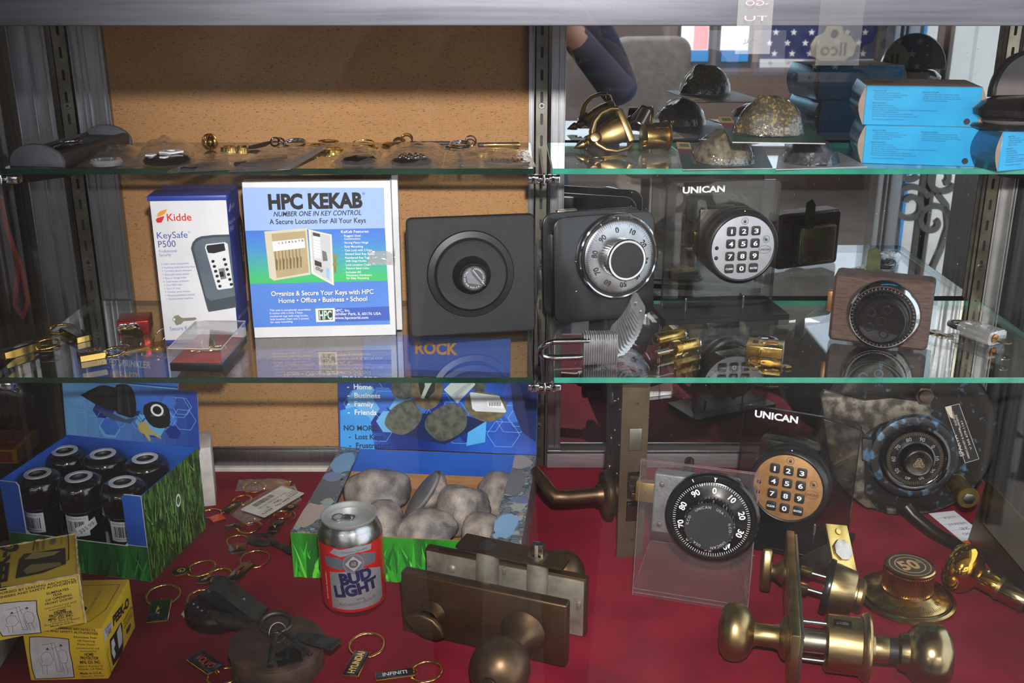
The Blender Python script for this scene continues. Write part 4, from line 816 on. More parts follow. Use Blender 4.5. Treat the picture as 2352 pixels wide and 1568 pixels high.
for cy in (632, 684): P.disc(*c6(694, cy), 5.6, 5.4, ink((150, 128, 66)), 16); P.poly(q((688, cy + 10), (700, cy + 10), (704, cy + 52), (696, cy + 62), (690, cy + 50)), ink((136, 114, 58))); P.disc(*c6(697, cy - 6), 1.2, 1.2, ink((80, 150, 160)), 8)
P.text('KeKab Features:', c6(738, 466), c6(932, 462), INKW, hpx=6, bold=1)
for s, x, y, l in (('Rugged Steel', 758, 492, 116), ('Construction', 758, 513, 114), ('Strong Piano Hinge', 760, 540, 168), ('Easy Mounting', 762, 567, 128), ('Cam Lock with 2 Keys', 763, 593, 190), ('Slotted Steel Key Racks', 765, 619, 205), ('Numbered Key Tags', 766, 645, 170), ('with Snap Hooks', 768, 667, 145), ('Lock Location Chart', 769, 694, 175), ('Neutral Sand Color', 771, 718, 162), ('Includes All', 771, 745, 102), ('Necessary Hardware', 773, 766, 176), ('for Easy Mounting', 774, 786, 156)):
    P.text(s, c6(x, y), c6(x + l, y - l * .012), INKW, hpx=4.7, bold=1); P.z -= P.step
    if s[0] not in 'Cwf' and s not in ('Necessary Hardware',) or s.startswith('Cam'): P.text('-', c6(x - 18, y), c6(x - 11, y), INKW, hpx=3); P.z -= P.step
P.up()
for s, a, c in (('Organize & Secure Your Keys with HPC', (252, 904), (962, 888)), ('Home • Office • Business • School', (304, 952), (918, 936))):
    P.text(s, c6(a[0] + 2.5, a[1] + 2.5), c6(c[0] + 2.5, c[1] + 2.5), ink((36, 52, 110)), hpx=10.5, bold=1.5); P.text(s, c6(*a), c6(*c), INKW, hpx=10.5, bold=1.5)
for k, (s, l) in enumerate((('This unit is completely assembled.', 286), ('It comes with a lock, 2 keys,', 228), ('numbered tags with snap hooks,', 264), ('lock location chart and 3 screws', 266), ('for easy mounting.', 154))): P.text(s, c6(240 + 1.6 * k, 1008 + 20.5 * k), c6(240 + 1.6 * k + l, 1002 + 20.5 * k), INKW, hpx=4.2, bold=1); P.z -= P.step
P.up(); P.poly(q((690, 988), (1068, 974), (1074, 1070), (692, 1080)), ink((62, 96, 184))); P.poly(q((556, 990), (690, 986), (692, 1078), (562, 1082)), INKW); P.poly(q((576, 1000), (676, 998), (676, 1066), (580, 1070)), ink((40, 62, 50))); P.text('HPC', c6(584, 1064), c6(672, 1062), ink((196, 226, 206)), hpx=19, bold=2)
for s, y, l in (('HPC, Inc.', 1012, 106), ('Schiller Park, IL 60176 USA', 1035, 320), ('www.hpcworld.com', 1062, 232)): P.text(s, c6(692, y), c6(692 + l, y - 3), INKW, hpx=6, bold=1); P.z -= P.step
P.up(); P.build('front_print', t, FRONT)
b = MB(); f = homog(FC, [(0, h), (w, h), (w, 0), (0, 0)]); x0, z0 = f(*c6(925, 690)); x1, z1 = f(*c6(1080, 590)); TAPE = clear('packing_tape', (.93, .93, .93), base=.1, haze=.22, rough=.15, bump=.8, bs=150)
b.box(x0, w + .1, -.9, -.75, z0, z1, TAPE); b.box(w + 1.5, w + 1.7, -.9, dk * .8, z0, z1, TAPE); b.build('tape', t)
# --- black square dial cover
FC = px(c6, [(1160, 375), (2030, 335), (2085, 1155), (1215, 1205)])
M, w, h = upright(FC[3], FC[2], FC[0], Z2, 5); M = M @ T(0, 0, 1.2)
t = thing('dial_cover', 'square matt black lock cover with a big round dial, by the middle upright', 'lock', M)
f = homog(FC, [(0, h), (w, h), (w, 0), (0, 0)]); cx, cz = f(*c6(1613, 752)); rr = w * .335
b = MB(); b.prism(rrect(0, w, 0, h, 6), -9, 0, BLACKT, FRONT @ ID, 3, 3) ; b.build('face_plate', t)
b = MB(); b.box(5, w - 5, 8.5, 40, 4, h - 4, BLACKT, 3); b.build('housing', t)
MD = T(cx, 0, cz) @ FRONT
b = MB(); b.lathe([(0, 1), (rr, 1), (rr, .2), (rr + 1, 0), (rr, 1.6), (rr * .86, 2.4), (rr * .85, 1.2)], BLACK, 56, MD); b.ring(rr * .84, rr * .985, .2, 1.4, mat('recess_black', (13, 13, 14), .35), 56, MD, .3); b.build('recess', t)
b = MB(); b.lathe([(rr * .835, 1), (rr * .83, 6), (rr * .80, 7.5), (rr * .62, 6), (rr * .45, 7), (rr * .38, 12), (rr * .335, 20), (rr * .32, 22), (0, 22)], BLACKT, 56, MD); b.build('dial', t)
b = MB(); b.prism(gear(rr * .30, rr * .315, 60), 20, 25.5, BLACK, MD, .5, 1); b.build('dial_knob', t)
P = Print(); P.z = 25.7; P.disc(0, 0, rr * .27, rr * .27, ink((70, 72, 76), .4), 30); P.poly([(-9, 6), (-5, 11), (-2, 4), (8, -8), (-7, -5)], ink((112, 116, 124))); P.line([(-1, 9), (11, -7)], .7, ink((190, 194, 200)))
P.text('MAS-HAMILTON', (-5, 10.5), (11.5, -9), INKG, h=1.5, bold=1); P.arctext('LEXINGTON KY', 0, 0, rr * .20, 88, INKW, 1.7); P.arctext('KY USA 800 950 4744', 0, 0, rr * .20, -60, INKW, 1.7); P.build('knob_print', t, T(cx, 0, cz) @ FRONT)
b = MB(); b.box(w - 1, w + 5, 14, 30, h * .22, h * .72, BLACKT, 1.5); b.box(w + 3, w + 9, 18, 26, h * .34, h * .62, BLACK, 1); b.box(w + 5, w + 10, 20, 24, h * .44, h * .5, STEEL, .5); b.build('side_latch', t)
# --- key fobs on the lower shelf and below: gilt plate, dark enamel top, split ring
def fob(label, pa, pb, z, wid, emblem=None, shape='rect', th=4.5, rR=12, ra=0, ename=FOBB, group='gilt key fobs on the red cloth', edge=GOLD, ring=GOLD, textw=.7, ecol=None, rot=0):
    a = onz(pa, z); e = onz(pb, z); L = (e - a).length * 1e3
    t = thing('key_fob', label, 'key fob', place(pa, z, pb), group)
    if shape == 'rect': o_ = rrect(0, L, -wid / 2, wid / 2, .8, 2)
    elif shape == 'round': o_ = rrect(0, L, -wid / 2, wid / 2, wid * .45, 6)
    elif shape == 'leaf': o_ = [(0, 0)] + [(L * k / 8, wid / 2 * sin(pi * k / 8)) for k in range(1, 8)] + [(L, 1.5), (L, -1.5)] + [(L * k / 8, -wid / 2 * sin(pi * k / 8)) for k in range(7, 0, -1)]
    elif shape == 'shield': o_ = [(0, -wid * .3), (0, wid * .3), (4, wid * .48), (L * .6, wid * .45), (L, wid * .22), (L, -wid * .22), (L * .6, -wid * .45), (4, -wid * .48)]
    elif shape == 'notch': o_ = [(0, -wid / 2), (0, wid / 2), (L, wid / 2)] + [(L - wid * .28 * cos(R(a_)), wid * .5 * sin(R(a_))) for a_ in (60, 30, 0, -30, -60)] + [(L, -wid / 2)]
    b = MB(); b.prism(o_, .1, th, edge, None, .4, 1); b.build('gilt_plate', t)
    c = Vector((sum(p[0] for p in o_) / len(o_), sum(p[1] for p in o_) / len(o_))); k = 1 - 1.6 / wid
    b = MB(); b.prism([(c.x + (p[0] - c.x) * (1 - 1.6 / L), c.y + (p[1] - c.y) * k) for p in o_], th - .1, th + .9, ename, None, .5, 2); b.build('enamel_top', t)
    if emblem:
        P = Print(); P.z = th + 1.0; g = ecol or ink((206, 160, 70))
        if emblem == 'oval': P.ringp(L * .5, 0, wid * .2, wid * .26, g, 20); P.poly([(L * .5 - 2, -2), (L * .5 - 1, 3), (L * .5, -1), (L * .5 + 2.4, -2)], g)
        elif emblem == 'flame': P.poly([(L * .35, 3), (L * .5, 1), (L * .62, -3), (L * .55, 0), (L * .7, 2), (L * .5, 3)], g); P.poly([(L * .3, -1), (L * .42, 0), (L * .36, 2)], g)
        elif emblem == 'cross': P.rect(L * .3, -.6, L * .75, .6, g); P.rect(L * .52, -2, L * .6, 2, g)
        elif emblem == 'figure': P.poly([(L * .3, -2.6), (L * .42, 2.4), (L * .55, 2.6), (L * .66, -1), (L * .5, -3)], ink((206, 40, 30))); P.rect(L * .26, -3.6, L * .4, -1, INK)
        elif emblem == 'wing': P.poly([(L * .25, -1.5), (L * .5, 3), (L * .5, -.5), (L * .78, 1)], g)
        else:
            if rot == 180: P.text(emblem, (L * (.5 + textw / 2), wid * .2), (L * (.5 - textw / 2), wid * .2), g, h=wid * .4, bold=2)
            else: P.text(emblem, (L * (.5 - textw / 2), -wid * .2), (L * (.5 + textw / 2), -wid * .2), g, h=wid * .4, bold=2)
        P.build('emblem', t)
    b = MB(); b.torus(rR, 1.45, ring, T(L + rR * .72, 0, 2.2) @ RZ(ra) @ RY(-6), 40, 10); b.build('split_ring', t)
    b = MB(); b.torus(2.6, .8, ring, T(L + .6, 0, 2.4) @ RX(90), 16, 6); b.build('link', t); return t
GL = 'gilt key fobs on the lower shelf'
fob('gold bar key fob at the far left of the lower shelf', c5(20, 1345), c5(262, 1268), Z2, 12, rR=14, group=GL, th=9)
fob('square gold key fob with dark enamel face, left of the red lock', c5(588, 1222), c5(462, 1158), Z2, 17, 'flame', rR=14, group=GL, th=7)
fob('curved gold key fob with notched end, in front of the red lock', c5(548, 1345), c5(720, 1315), Z2, 20, 'oval', 'notch', rR=13, group=GL, th=7)
# --- red lock with keys
M = place(c5(818, 1184), Z2, c5(1042, 1170)); wl = (onz(c5(1042, 1170), Z2) - onz(c5(818, 1184), Z2)).length * 1e3
REDM = mat('red_anodised', (176, 20, 30), .28, .55, (150, 14, 24), ns=60); t = thing('trailer_lock', 'red anodised block lock with two round faces and a key in it', 'lock', M)
b = MB(); b.box(0, wl, 0, 34, 0, 17, REDM, 1.6, 3); b.build('body', t)
P = Print(wl, 34); P.z = 17.1; P.text('AMERICAN', (wl * .78, 14), (wl * .25, 14), ink((90, 8, 14)), h=3.4, bold=1); P.text('LOCK CO.', (wl * .7, 20), (wl * .3, 20), ink((90, 8, 14)), h=3.4, bold=1); P.build('engraving', t)
for k, x in enumerate((wl * .2, wl * .52)):
    b = MB(); b.cyl(6.8, 0, 2.2 + k, CHROME, 26, T(x, 0, 8.6 + k) @ FRONT, .6); b.cyl(2.6, 2, 3.4 + k, mat('pale_brass', (196, 172, 110), .25, 1), 18, T(x + 1, 0, 8.2 + k) @ FRONT, .3); b.build('lock_face', t)
def keymesh(b, m, L=28, r=8.5, th=1.7, M=None, old=False):
    o_ = [(r * cos(R(a)) - 2, r * .95 * sin(R(a))) for a in range(25, 340, 18)]
    bl = [(r - 2.6, -3.4), (L * .45, -3.4), (L * .52, -2.4), (L * .6, -3.2), (L * .7, -2.0), (L * .8, -3.2), (L * .9, -1.8), (L, .4), (L - 3, 2.8), (r - 2.6, 2.8)]
    b.holed(o_ + bl, [circ(1.9, 12, -r * .62, 0)], 0, th, m, M)
KEYB = mat('key_brass', (178, 146, 72), .26, 1, (150, 118, 54), ns=120); KEYN = mat('key_nickel', (168, 158, 136), .28, 1, (140, 130, 110), ns=120)
b = MB(); keymesh(b, KEYB, 22, 7.5, 1.6, T(wl * .60, -12, 5.5) @ RZ(150) @ RX(70)); b.build('key', t)
t = thing('key_pair', 'brass key on a thin wire ring lying in front of the red lock', 'key', place(c5(1075, 1250), Z2, c5(818, 1306)), 'loose keys on the lower shelf')
b = MB(); keymesh(b, KEYB, 40, 10, 1.8); b.build('key_blade', t); b = MB(); b.torus(10, .5, CHROME, T(-9, -6, 8) @ RX(62) @ RY(20), 32, 6); b.build('wire_ring', t)
# --- clear lidded gift box
M = place(c5(1180, 1425), Z2, c5(1548, 1425)); wg = (onz(c5(1548, 1425), Z2) - onz(c5(1180, 1425), Z2)).length * 1e3; dg = (onz(c5(1705, 1222), Z2) - onz(c5(1548, 1425), Z2)).length * 1e3
t = thing('gift_box', 'small clear-lidded black gift box lined with red, in front of the tall carton', 'box', M @ RZ(-2))
b = MB(); b.box(0, wg, 0, dg, 0, 9, BLACK, .8); b.build('base', t)
b = MB(); b.box(2.5, wg - 2.5, 2.5, dg - 2.5, 8.8, 10.2, mat('red_velvet', (190, 20, 26), .9, col2=(160, 12, 20), ns=60), .5); b.build('velvet_pad', t)
LID = clear('lid_acrylic', (.95, .95, .95), base=.05, haze=.02); b = MB()
for x0, x1, y0, y1, z0, z1 in ((0, wg, 0, .9, 9, 25), (0, wg, dg - .9, dg, 9, 25), (0, .9, 0, dg, 9, 25), (wg - .9, wg, 0, dg, 9, 25), (0, wg, 0, dg, 24.2, 25)): b.box(x0, x1, y0, y1, z0, z1, LID)
for a_, c_ in (((0, 0), (wg, 0)), ((wg, 0), (wg, dg)), ((wg, dg), (0, dg)), ((0, dg), (0, 0))): b.tube([(a_[0], a_[1], 25), (c_[0], c_[1], 25)], .55, mat('acrylic_edge', (190, 186, 186), .2), 6)
b.build('clear_lid', t)
t2 = thing('brooch', 'gold chain brooch inside the clear-lidded gift box', 'brooch', M @ RZ(-2) @ T(wg * .5, dg * .45, 10.4))
b = MB(); b.torus(7, .9, GOLD, T(0, 2, 5) @ RX(60)); b.torus(8, 1, GOLD, T(12, -2, 1.2)); b.torus(4, .9, GOLD, T(-8, -6, 1.4) @ RX(20)); b.ball(3, GOLD, T(3, -4, 3), seg=12); b.tube([(-14, -12, 1.2), (-6, -9, 1.4), (2, -11, 1.2), (10, -8, 1.4), (16, -2, 1.2)], .9, GOLD); b.build('chain', t2)
b = MB(); b.prism([(-4, 0), (4, 0), (6, 7), (2, 12), (-4, 9)], 2, 5, ABRASS, T(2, 4, 2) @ RX(30), .6); b.build('charm', t2)
# ================================================================== LOWER SHELF, RIGHT
# --- black plate with silver combination dial
FC = px(c7, [(140, 360), (835, 326), (850, 1035), (165, 1110)])
M, w, h = upright(FC[3], FC[2], c7(140, 370), Z2, 4); M = M @ T(0, 0, 1)
t = thing('silver_dial_lock', 'black rounded plate with a silver combination dial numbered 0 to 90', 'lock', M)
f = homog(FC, [(0, h), (w, h), (w, 0), (0, 0)]); cx, cz = f(*c7(584, 632)); PLB = mat('satin_black_metal', (15, 15, 17), .3, 0, (20, 20, 22), ns=70, coat=.2)
b = MB(); b.prism(rrect(0, w, 0, h, 14, 6), -4, 0, PLB, FRONT @ ID, 1.4, 2); b.build('front_plate', t); b = MB(); b.box(8, w - 8, 4, 34, 0, h - 24, PLB, 2); b.prism(rrect(0, w, 0, h, 14, 6), -40, -35, PLB, FRONT @ ID, 1.2, 2); b.build('housing', t)
b = MB(); b.box(16, w * .62, 40, 58, h * .4, h * .86, ZINC, 2); b.box(w * .2, w * .4, 52, 60, h * .84, h, ZINC, 1); b.build('lock_body', t)
MD = T(cx, 0, cz) @ FRONT; r0 = w * .40
SILD = mat('dial_silver', (176, 177, 180), .26, 1, (156, 157, 160), ns=30)
b = MB(); b.lathe([(r0, 0), (r0, 5), (r0 - .8, 7), (r0 - 2.6, 7.6), (r0 - 4.2, 7), (r0 - 4.6, 5)], CHROME, 72, MD); b.ring(r0 * .80, r0 - 4.4, 4, 5, BLACK, 60, MD); b.build('dial_ring', t)
b = MB(); b.lathe([(r0 * .865, 2), (r0 * .86, 8), (r0 * .84, 8.6), (r0 * .78, 9), (r0 * .42, 11), (0, 11)], SILD, 72, MD); b.build('dial', t)
P = Print(); P.z = 9.4; dialmarks(P, r0 * .84, r0 * .765, r0 * .72, 100, ink((50, 50, 52)), .3); P.b.bm.verts.ensure_lookup_table()
P.z = 10.3; dialnums(P, r0 * .64, r0 * .12, ink((40, 40, 42)), 97, 10, 10, 1); P.build('dial_numbers', t, MD)
P = Print(); P.z = 5.2; P.line([(-.6, r0 * .86), (-.8, r0 * .93)], .8, INKW); P.line([(-r0 * .43, r0 * .76), (-r0 * .47, r0 * .82)], .8, INKW); P.build('index_mark', t, MD)
MK = MD; b = MB(); b.prism(gear(r0 * .41, r0 * .46, 46), 10, 24, SILD, MK, .3, 1); b.lathe([(r0 * .42, 24), (r0 * .47, 25), (r0 * .475, 28), (r0 * .45, 29.4), (r0 * .405, 29.4), (r0 * .40, 28.4), (0, 28.4)], CHROME, 60, MK); b.build('grip_knob', t); b = MB(); b.cyl(r0 * .40, 28.3, 28.9, mat('knob_face_black', (24, 24, 26), .5, bump=.2, bs=900), 48, MK); b.build('knob_face', t)
for zz in (.58, .30): b = MB(); b.ball(1.6, CHROME, T(w * .21, -.4, h * zz), sy=.6, seg=12); b.build('screw', t)
# --- keypad locks on smoked acrylic stands
KEYS = ('1', '2', '3', '4', '5', '6', '7', '8', '9', 'CLEAR', '0', 'ENTER')
def keypad(t, cx, cz, r, face, M0):
    MD = M0 @ T(cx, 0, cz) @ FRONT; BODY = mat('keypad_black', (20, 20, 22), .34, 0, (26, 26, 28), ns=80)
    b = MB(); b.lathe([(r * .97, 0), (r, 2), (r, 10), (r * .985, 11), (r * .985, 16), (r, 17), (r, 24), (r * .96, 27), (r * .90, 28.4), (r * .86, 27.6), (0, 27.6)], BODY, 72, MD); b.build('keypad_body', t)
    b = MB(); b.cyl(r * .855, 27.4, 28.2, face, 60, MD, .2); b.build('face_disc', t)
    px_ = r * .335; py = r * .335; ks = r * .245
    for i in range(12):
        x = (i % 3 - 1) * px_ - r * .02; y = r * .46 - (i // 3) * py; MKk = MD @ T(x, y, 28)
        b = MB(); b.prism(rrect(-ks / 2, ks / 2, -ks / 2, ks / 2, ks * .2, 3), 0, 2.4, mat('rubber_key', (28, 28, 31), .45), MKk, .7, 2); k = b.build('key', t)
        P = Print(); P.z = 2.5; s = KEYS[i]; ww = ks * (.24 if len(s) == 1 and s != '1' else .09) if len(s) == 1 else ks * .41
        P.text(s, (-ww, -ks * (.24 if len(s) == 1 else .1)), (ww, -ks * (.24 if len(s) == 1 else .1)), INKW, h=ks * (.48 if len(s) == 1 else .2), bold=2); P.build('key_lettering', k, MKk)
    for j in (0, 1): b = MB(); b.ball(r * .055, BLACKG, MD @ T(-r * .72, r * (.02 - .27 * j), 28.2), sz=.7, seg=14); b.build('indicator_light', t)
    P = Print(); P.z = 28.5; tr = ink((50, 50, 54))
    for x, y, op in ((0, r * .72, 0), (r * .62, r * .22, 1)):
        P.ringp(x, y, r * .085, r * .095, tr, 24); P.rect(x - r * .035, y - r * .05, x + r * .035, y + r * .01, tr); P.ringp(x - (r * .03 if op else 0), y + r * .012, r * .02, r * .033, tr, 14)
    P.ringp(r * .6, -r * .06, r * .165, r * .175, tr, 32, .62); P.text('UNICAN', (r * .46, -r * .09), (r * .74, -r * .09), tr, h=r * .055, bold=1); P.build('face_print', t, MD)
def keystand(label, FC, cA, cB, bdep, lean, cpix, rpx, face, z, text0, text1, th, basefront=None, cr=c7, yp=None):
    M, w, h = upright(FC[3], FC[2], FC[0], z + .0065, lean)
    t = thing('keypad_lock', label, 'lock', M @ T(0, 0, -6.5)); f = homog(FC, [(0, h), (w, h), (w, 0), (0, 0)])
    M0 = T(0, 0, 6.5)
    b = MB(); b.prism(rrect(0, w, 0, h, 7, 5), -th, 0, SMOKE, M0 @ FRONT, 0); b.build('acrylic_plate', t)
    b = MB(); e = mat('acrylic_black_edge', (22, 24, 24), .2); n_ = rrect(.1, w - .1, .1, h - .1, 7, 5)
    b.tube([(x, .3, y) for x, y in n_], .45, e, 4, M0, True); b.tube([(x, th - .3, y) for x, y in n_], .45, e, 4, M0, True); b.build('plate_edge', t)
    b = MB(); b.box(-8, w + 6, -bdep, 22, 0, 6.5, mat('black_acrylic', (17, 18, 19), .3, spec=.25), .5, 1, M=RX(lean)); b.build('acrylic_base', t)
    for x in (w * .2, w * .72):
        b = MB(); b.cyl(1.5, 0, 13, STEEL, 12); [b.torus(1.6, .35, STEEL, T(0, 0, 2 + 1.4 * k), 12, 5) for k in range(8)]; b.ball(1.9, STEEL, T(0, 0, 13), seg=10); o = b.build('screw', t); o.location = (x * .001, -.005, .0065)
    cx, cz = f(*cpix); r = rpx
    keypad(t, cx, cz, r, face, M0)
    b = MB(); b.box(cx - r * .95, cx + r * .2, th + 2, th + 26, cz - r * .55, cz + r * .9, ZINC, 3, M=M0); b.box(cx - r * 1.05, cx - r * .8, th + 6, th + 20, cz - r * .1, cz + r * .25, BRASS, 1, M=M0); b.build('lock_body', t)
    b = MB(); b.cyl(r * .8, 0, th + 12, BLACK, 40, M0 @ T(cx, th + 12, cz) @ FRONT); b.prism(gear(r * .82, r * .92, 14), 0, 7, STEEL, M0 @ T(cx, th + 9, cz) @ FRONT, .4, 1); b.build('rear_hub', t)
    b = MB(); b.tube([(cx + r * .8, th + 4, cz - r * .3), (cx + r * 1.05, th + 2, cz), (cx + r * 1.1, th + 2, cz - r * .25), (cx + r * .95, th + 2, cz - r * .5), (cx + r * .7, th + 4, cz - r * .45)], .7, BLACK, 6, M0); b.build('cable', t)
    P = Print(w, h, FC); P.text('UNICAN', text0, text1, INKW, hpx=hypot(text1[0] - text0[0], text1[1] - text0[1]) * .142, bold=3); P.build('lettering', t, M0 @ FRONT)
    for a_ in (cpix,): b = MB(); b.ball(.9, INKW, M0 @ T(cx, -26, cz + r * .97), seg=8); b.build('index_dot', t)
    return t
SILF = mat('keypad_silver_face', (182, 184, 192), .45, .3, (176, 178, 186), ns=120); GOLDF = mat('keypad_gold_face', (176, 132, 84), .45, .35, (162, 118, 72), ns=120)
keystand('silver-faced keypad lock on a smoked acrylic stand, on the lower glass shelf', px(c7, [(935, 120), (1725, 118), (1665, 960), (905, 995)]), None, None, 42, 0, c7(1408, 538), 44, SILF, Z2, c7(1040, 196), c7(1335, 190), 6)
# --- laminated padlock, cut open and fanned
M = place(c7(560, 1385), Z2, c7(680, 1372)) @ RZ(-14); t = thing('laminated_padlock', 'cutaway laminated steel padlock with its plates fanned upwards', 'padlock', M)
LAM = mat('laminated_steel', (196, 196, 198), .36, .85, (172, 172, 174), ns=70); AXX = axes(Vector((0, 0, 0)), Vector((0, 1, 0)), Vector((0, 0, 1)), Vector((1, 0, 0)))
lam = [(-11, 4), (-8, 0), (8, 0), (11, 4), (11, 28), (7, 33), (-7, 33), (-11, 28)]
for k in range(15):
    b = MB(); b.prism([(y + 10, z + (.4 if k % 2 else 0)) for y, z in lam], -30 + 2.4 * k, -28 + 2.4 * k, LAM, AXX, .35, 1); b.build('lamina', t)
b = MB(); b.cyl(5.5, 4.5, 6.4, mat('dark_keyway', (70, 60, 50), .3, .8), 20, T(0, 10, 24) @ RY(90), .4); b.cyl(5, 4.5, 6.8, CHROME, 20, T(0, 8, 8) @ RY(90), .5); b.box(6, 7.2, 7, 9, 5, 11, BLACK); b.build('keyway', t)
b = MB(); b.tube([(-24, 2, 27), (-60, 2, 27), (-68, 2, 25), (-74, 4, 19.5), (-75, 6, 14), (-72, 8, 9), (-66, 9, 7), (-58, 10, 6), (-24, 12, 6)], 3.3, CHROME, 14); b.build('shackle', t)
for k in range(13):
    u = k / 12; a_ = -20 + 58 * u; ml = T(10 + 22 * sin(u * 1.5), 18 - 4 * u, 4 + 46 * u ** 1.25) @ RZ(-58 + 20 * u) @ RY(-12 + 10 * u) @ RX(14 + a_ * .75)
    b = MB(); pl = [(x * .8, z * 1.05) for x, z in lam]
    b.holed(pl, [circ(3.4, 14, 0, 24), circ(3, 12, 0, 9)], 0, 1.4, LAM, ml @ AXX); b.build('fanned_plate', t)
# --- two brass lock cylinders
def plug(label, pa, pb, r, tail0, knurl, pins):
    a = onz(pa, Z2); e = onz(pb, Z2); L = (e - a).length * 1e3; t = thing('lock_plug', label, 'cylinder', place(pa, Z2, pb) @ T(0, 0, r), 'brass lock plugs on the lower shelf')
    b = MB(); b.cyl(r, 0, L, BRASS, 28, RY(90), .4); b.build('barrel', t)
    if knurl: b = MB(); b.prism(gear(r * 1.02, r * 1.14, 30), 0, 7, BRASS, RY(90), .3, 1); b.build('knurled_collar', t)
    else: b = MB(); b.cyl(r * .5, -1, .4, BLACK, 16, RY(90)); b.build('keyway', t)
    for k in range(pins): b = MB(); b.cyl(1.5, 0, .7, mat('pin_silver', (196, 176, 150), .2, 1) if k != 2 else BLACK, 12, T(12 + (L - 16) * k / 5, 0, 0) @ RX(38) @ T(0, 0, r - .3)); b.build('pin', t)
    b = MB(); b.cyl(r * .92, L, L + 2.5, CHROME, 24, RY(90), .4); b.build('end_cap', t)
    x0, x1 = tail0; b = MB(); b.box(x0, x1, -3, 3, -1, 1, mat('tail_steel', (206, 196, 180), .25, 1), .2, 1)
    for k in range(1, 4): b.box(x0 + (x1 - x0) * k / 4 - .2, x0 + (x1 - x0) * k / 4 + .2, -3.02, 3.02, -1.04, 1.04, INKG)
    b.build('tailpiece', t)
plug('brass lock plug lying behind, blade pointing right', c7(862, 1252), c7(1040, 1210), 7.2, (30, 44), False, 0)
plug('brass lock plug in front with knurled collar, flat blade pointing left', c7(985, 1312), c7(1140, 1275), 7.4, (-24, -1), True, 5)
# --- brass padlock lying down
M = place(c7(1482, 1318), Z2, c7(1735, 1345)); wp = (onz(c7(1735, 1345), Z2) - onz(c7(1482, 1318), Z2)).length * 1e3; t = thing('brass_padlock', 'brass padlock lying down with cutaway top and keys beside it', 'padlock', M)
b = MB(); b.box(0, wp, 0, 30, 0, 12, BRASS, 1, 2); b.build('body', t); b = MB(); b.box(wp * .15, wp * .3, 10, 20, 11.6, 12.2, BLACK); b.box(wp * .48, wp * .84, 12, 20, 11.7, 12.3, mat('cutaway_copper', (190, 120, 60), .3, 1), .2); b.cyl(3, 11.5, 13, BRASS, 16, T(wp * .45, 15, 0), .3); b.build('cutaway', t)
b = MB(); b.cyl(4.6, 0, 1, BRASS, 24, T(wp * .42, 0, 6) @ FRONT, .3); b.box(wp * .42 - .5, wp * .42 + .5, -1.3, 0, 3.5, 8.5, BLACK); b.build('keyway', t)
b = MB(); b.tube([(wp * .2, 28, 6), (wp * .2, 38, 6), (wp * .28, 45, 6), (wp * .5, 49, 6), (wp * .72, 45, 6), (wp * .8, 38, 6), (wp * .8, 28, 6)], 2.9, CHROME, 12); b.build('shackle', t)
t = thing('key_pair', 'two small brass keys on a wire in front of the brass padlock', 'key', place(c7(1560, 1372), Z2, c7(1700, 1385)), 'loose keys on the lower shelf')
for k in (0, 1): b = MB(); keymesh(b, KEYB, 24, 8, 1.4, T(2 + 10 * k, -3 * k, 1.6 * k) @ RZ(-8 * k)); b.build('key_blade', t)
b = MB(); b.torus(6, .5, GOLD, T(-2, -4, 3) @ RX(50), 24, 6); b.build('wire_ring', t)
# --- wooden block with dial
FC = px(c8, [(492, 742), (1196, 800), (1140, 1292), (455, 1207)])
M, w, h = upright(FC[3], FC[2], FC[0], Z2, 0); f = homog(FC, [(0, h), (w, h), (w, 0), (0, 0)])
WOOD = mat('walnut_laminate', (88, 66, 56), .55, col2=(58, 43, 37), ns=22, detail=6, stretch=(3, 3, 30), bump=.15, bs=200)
t = thing('wood_dial_lock', 'brown wood-faced block with a chrome ring and black dial', 'lock', M)
b = MB(); b.prism(rrect(0, w, 0, h, 5, 2), -30, 0, WOOD, FRONT @ ID, 3.2, 1); b.build('wood_block', t)
cx, cz = f(*c8(832, 1030)); r0 = w * .375; MD = T(cx, 0, cz) @ FRONT
b = MB(); b.lathe([(r0, -1), (r0, 1), (r0 * .96, 5), (r0 * .88, 9), (r0 * .86, 9), (r0 * .86, 2)], CHROME, 64, MD); b.build('chrome_ring', t)
b = MB(); b.lathe([(r0 * .86, 2), (r0 * .85, 9), (r0 * .82, 10), (r0 * .76, 10), (r0 * .72, 12)], BLACK, 64, MD); b.prism(gear(r0 * .70, r0 * .725, 90), 10, 18, BLACK, MD, .4, 1); b.lathe([(r0 * .70, 18), (r0 * .66, 21), (r0 * .64, 25), (r0 * .61, 26), (r0 * .60, 25), (0, 25)], BLACK, 64, MD); b.build('dial', t)
b = MB(); b.cyl(r0 * .60, 24.8, 25.4, BLACKG, 48, MD); b.ring(r0 * .1, r0 * .13, 25.2, 25.8, BLACK, 20, MD); b.build('dial_face', t)
for k in range(4): b = MB(); b.ring(r0 * .09, r0 * .13, 25.2, 25.9, BLACK, 20, MD @ T(r0 * .36 * cos(R(70 + 72 * k)), r0 * .36 * sin(R(70 + 72 * k)), 0)); b.build('dimple', t)
P = Print(); P.z = 10.2; dialmarks(P, r0 * .845, r0 * .80, r0 * .77, 50, INKW, .18); P.build('dial_marks', t, MD)
IRI = mat('passivated_plate', (150, 104, 92), .3, .8, (128, 138, 84), ns=60, lo=.42, hi=.6); b = MB(); b.box(w * .22, w * .8, 31, 46, h * .12, h * .78, ZINC, 2); b.box(w * .24, w * .78, 46, 47.4, h * .14, h * .76, IRI, .8); b.build('lock_body', t)
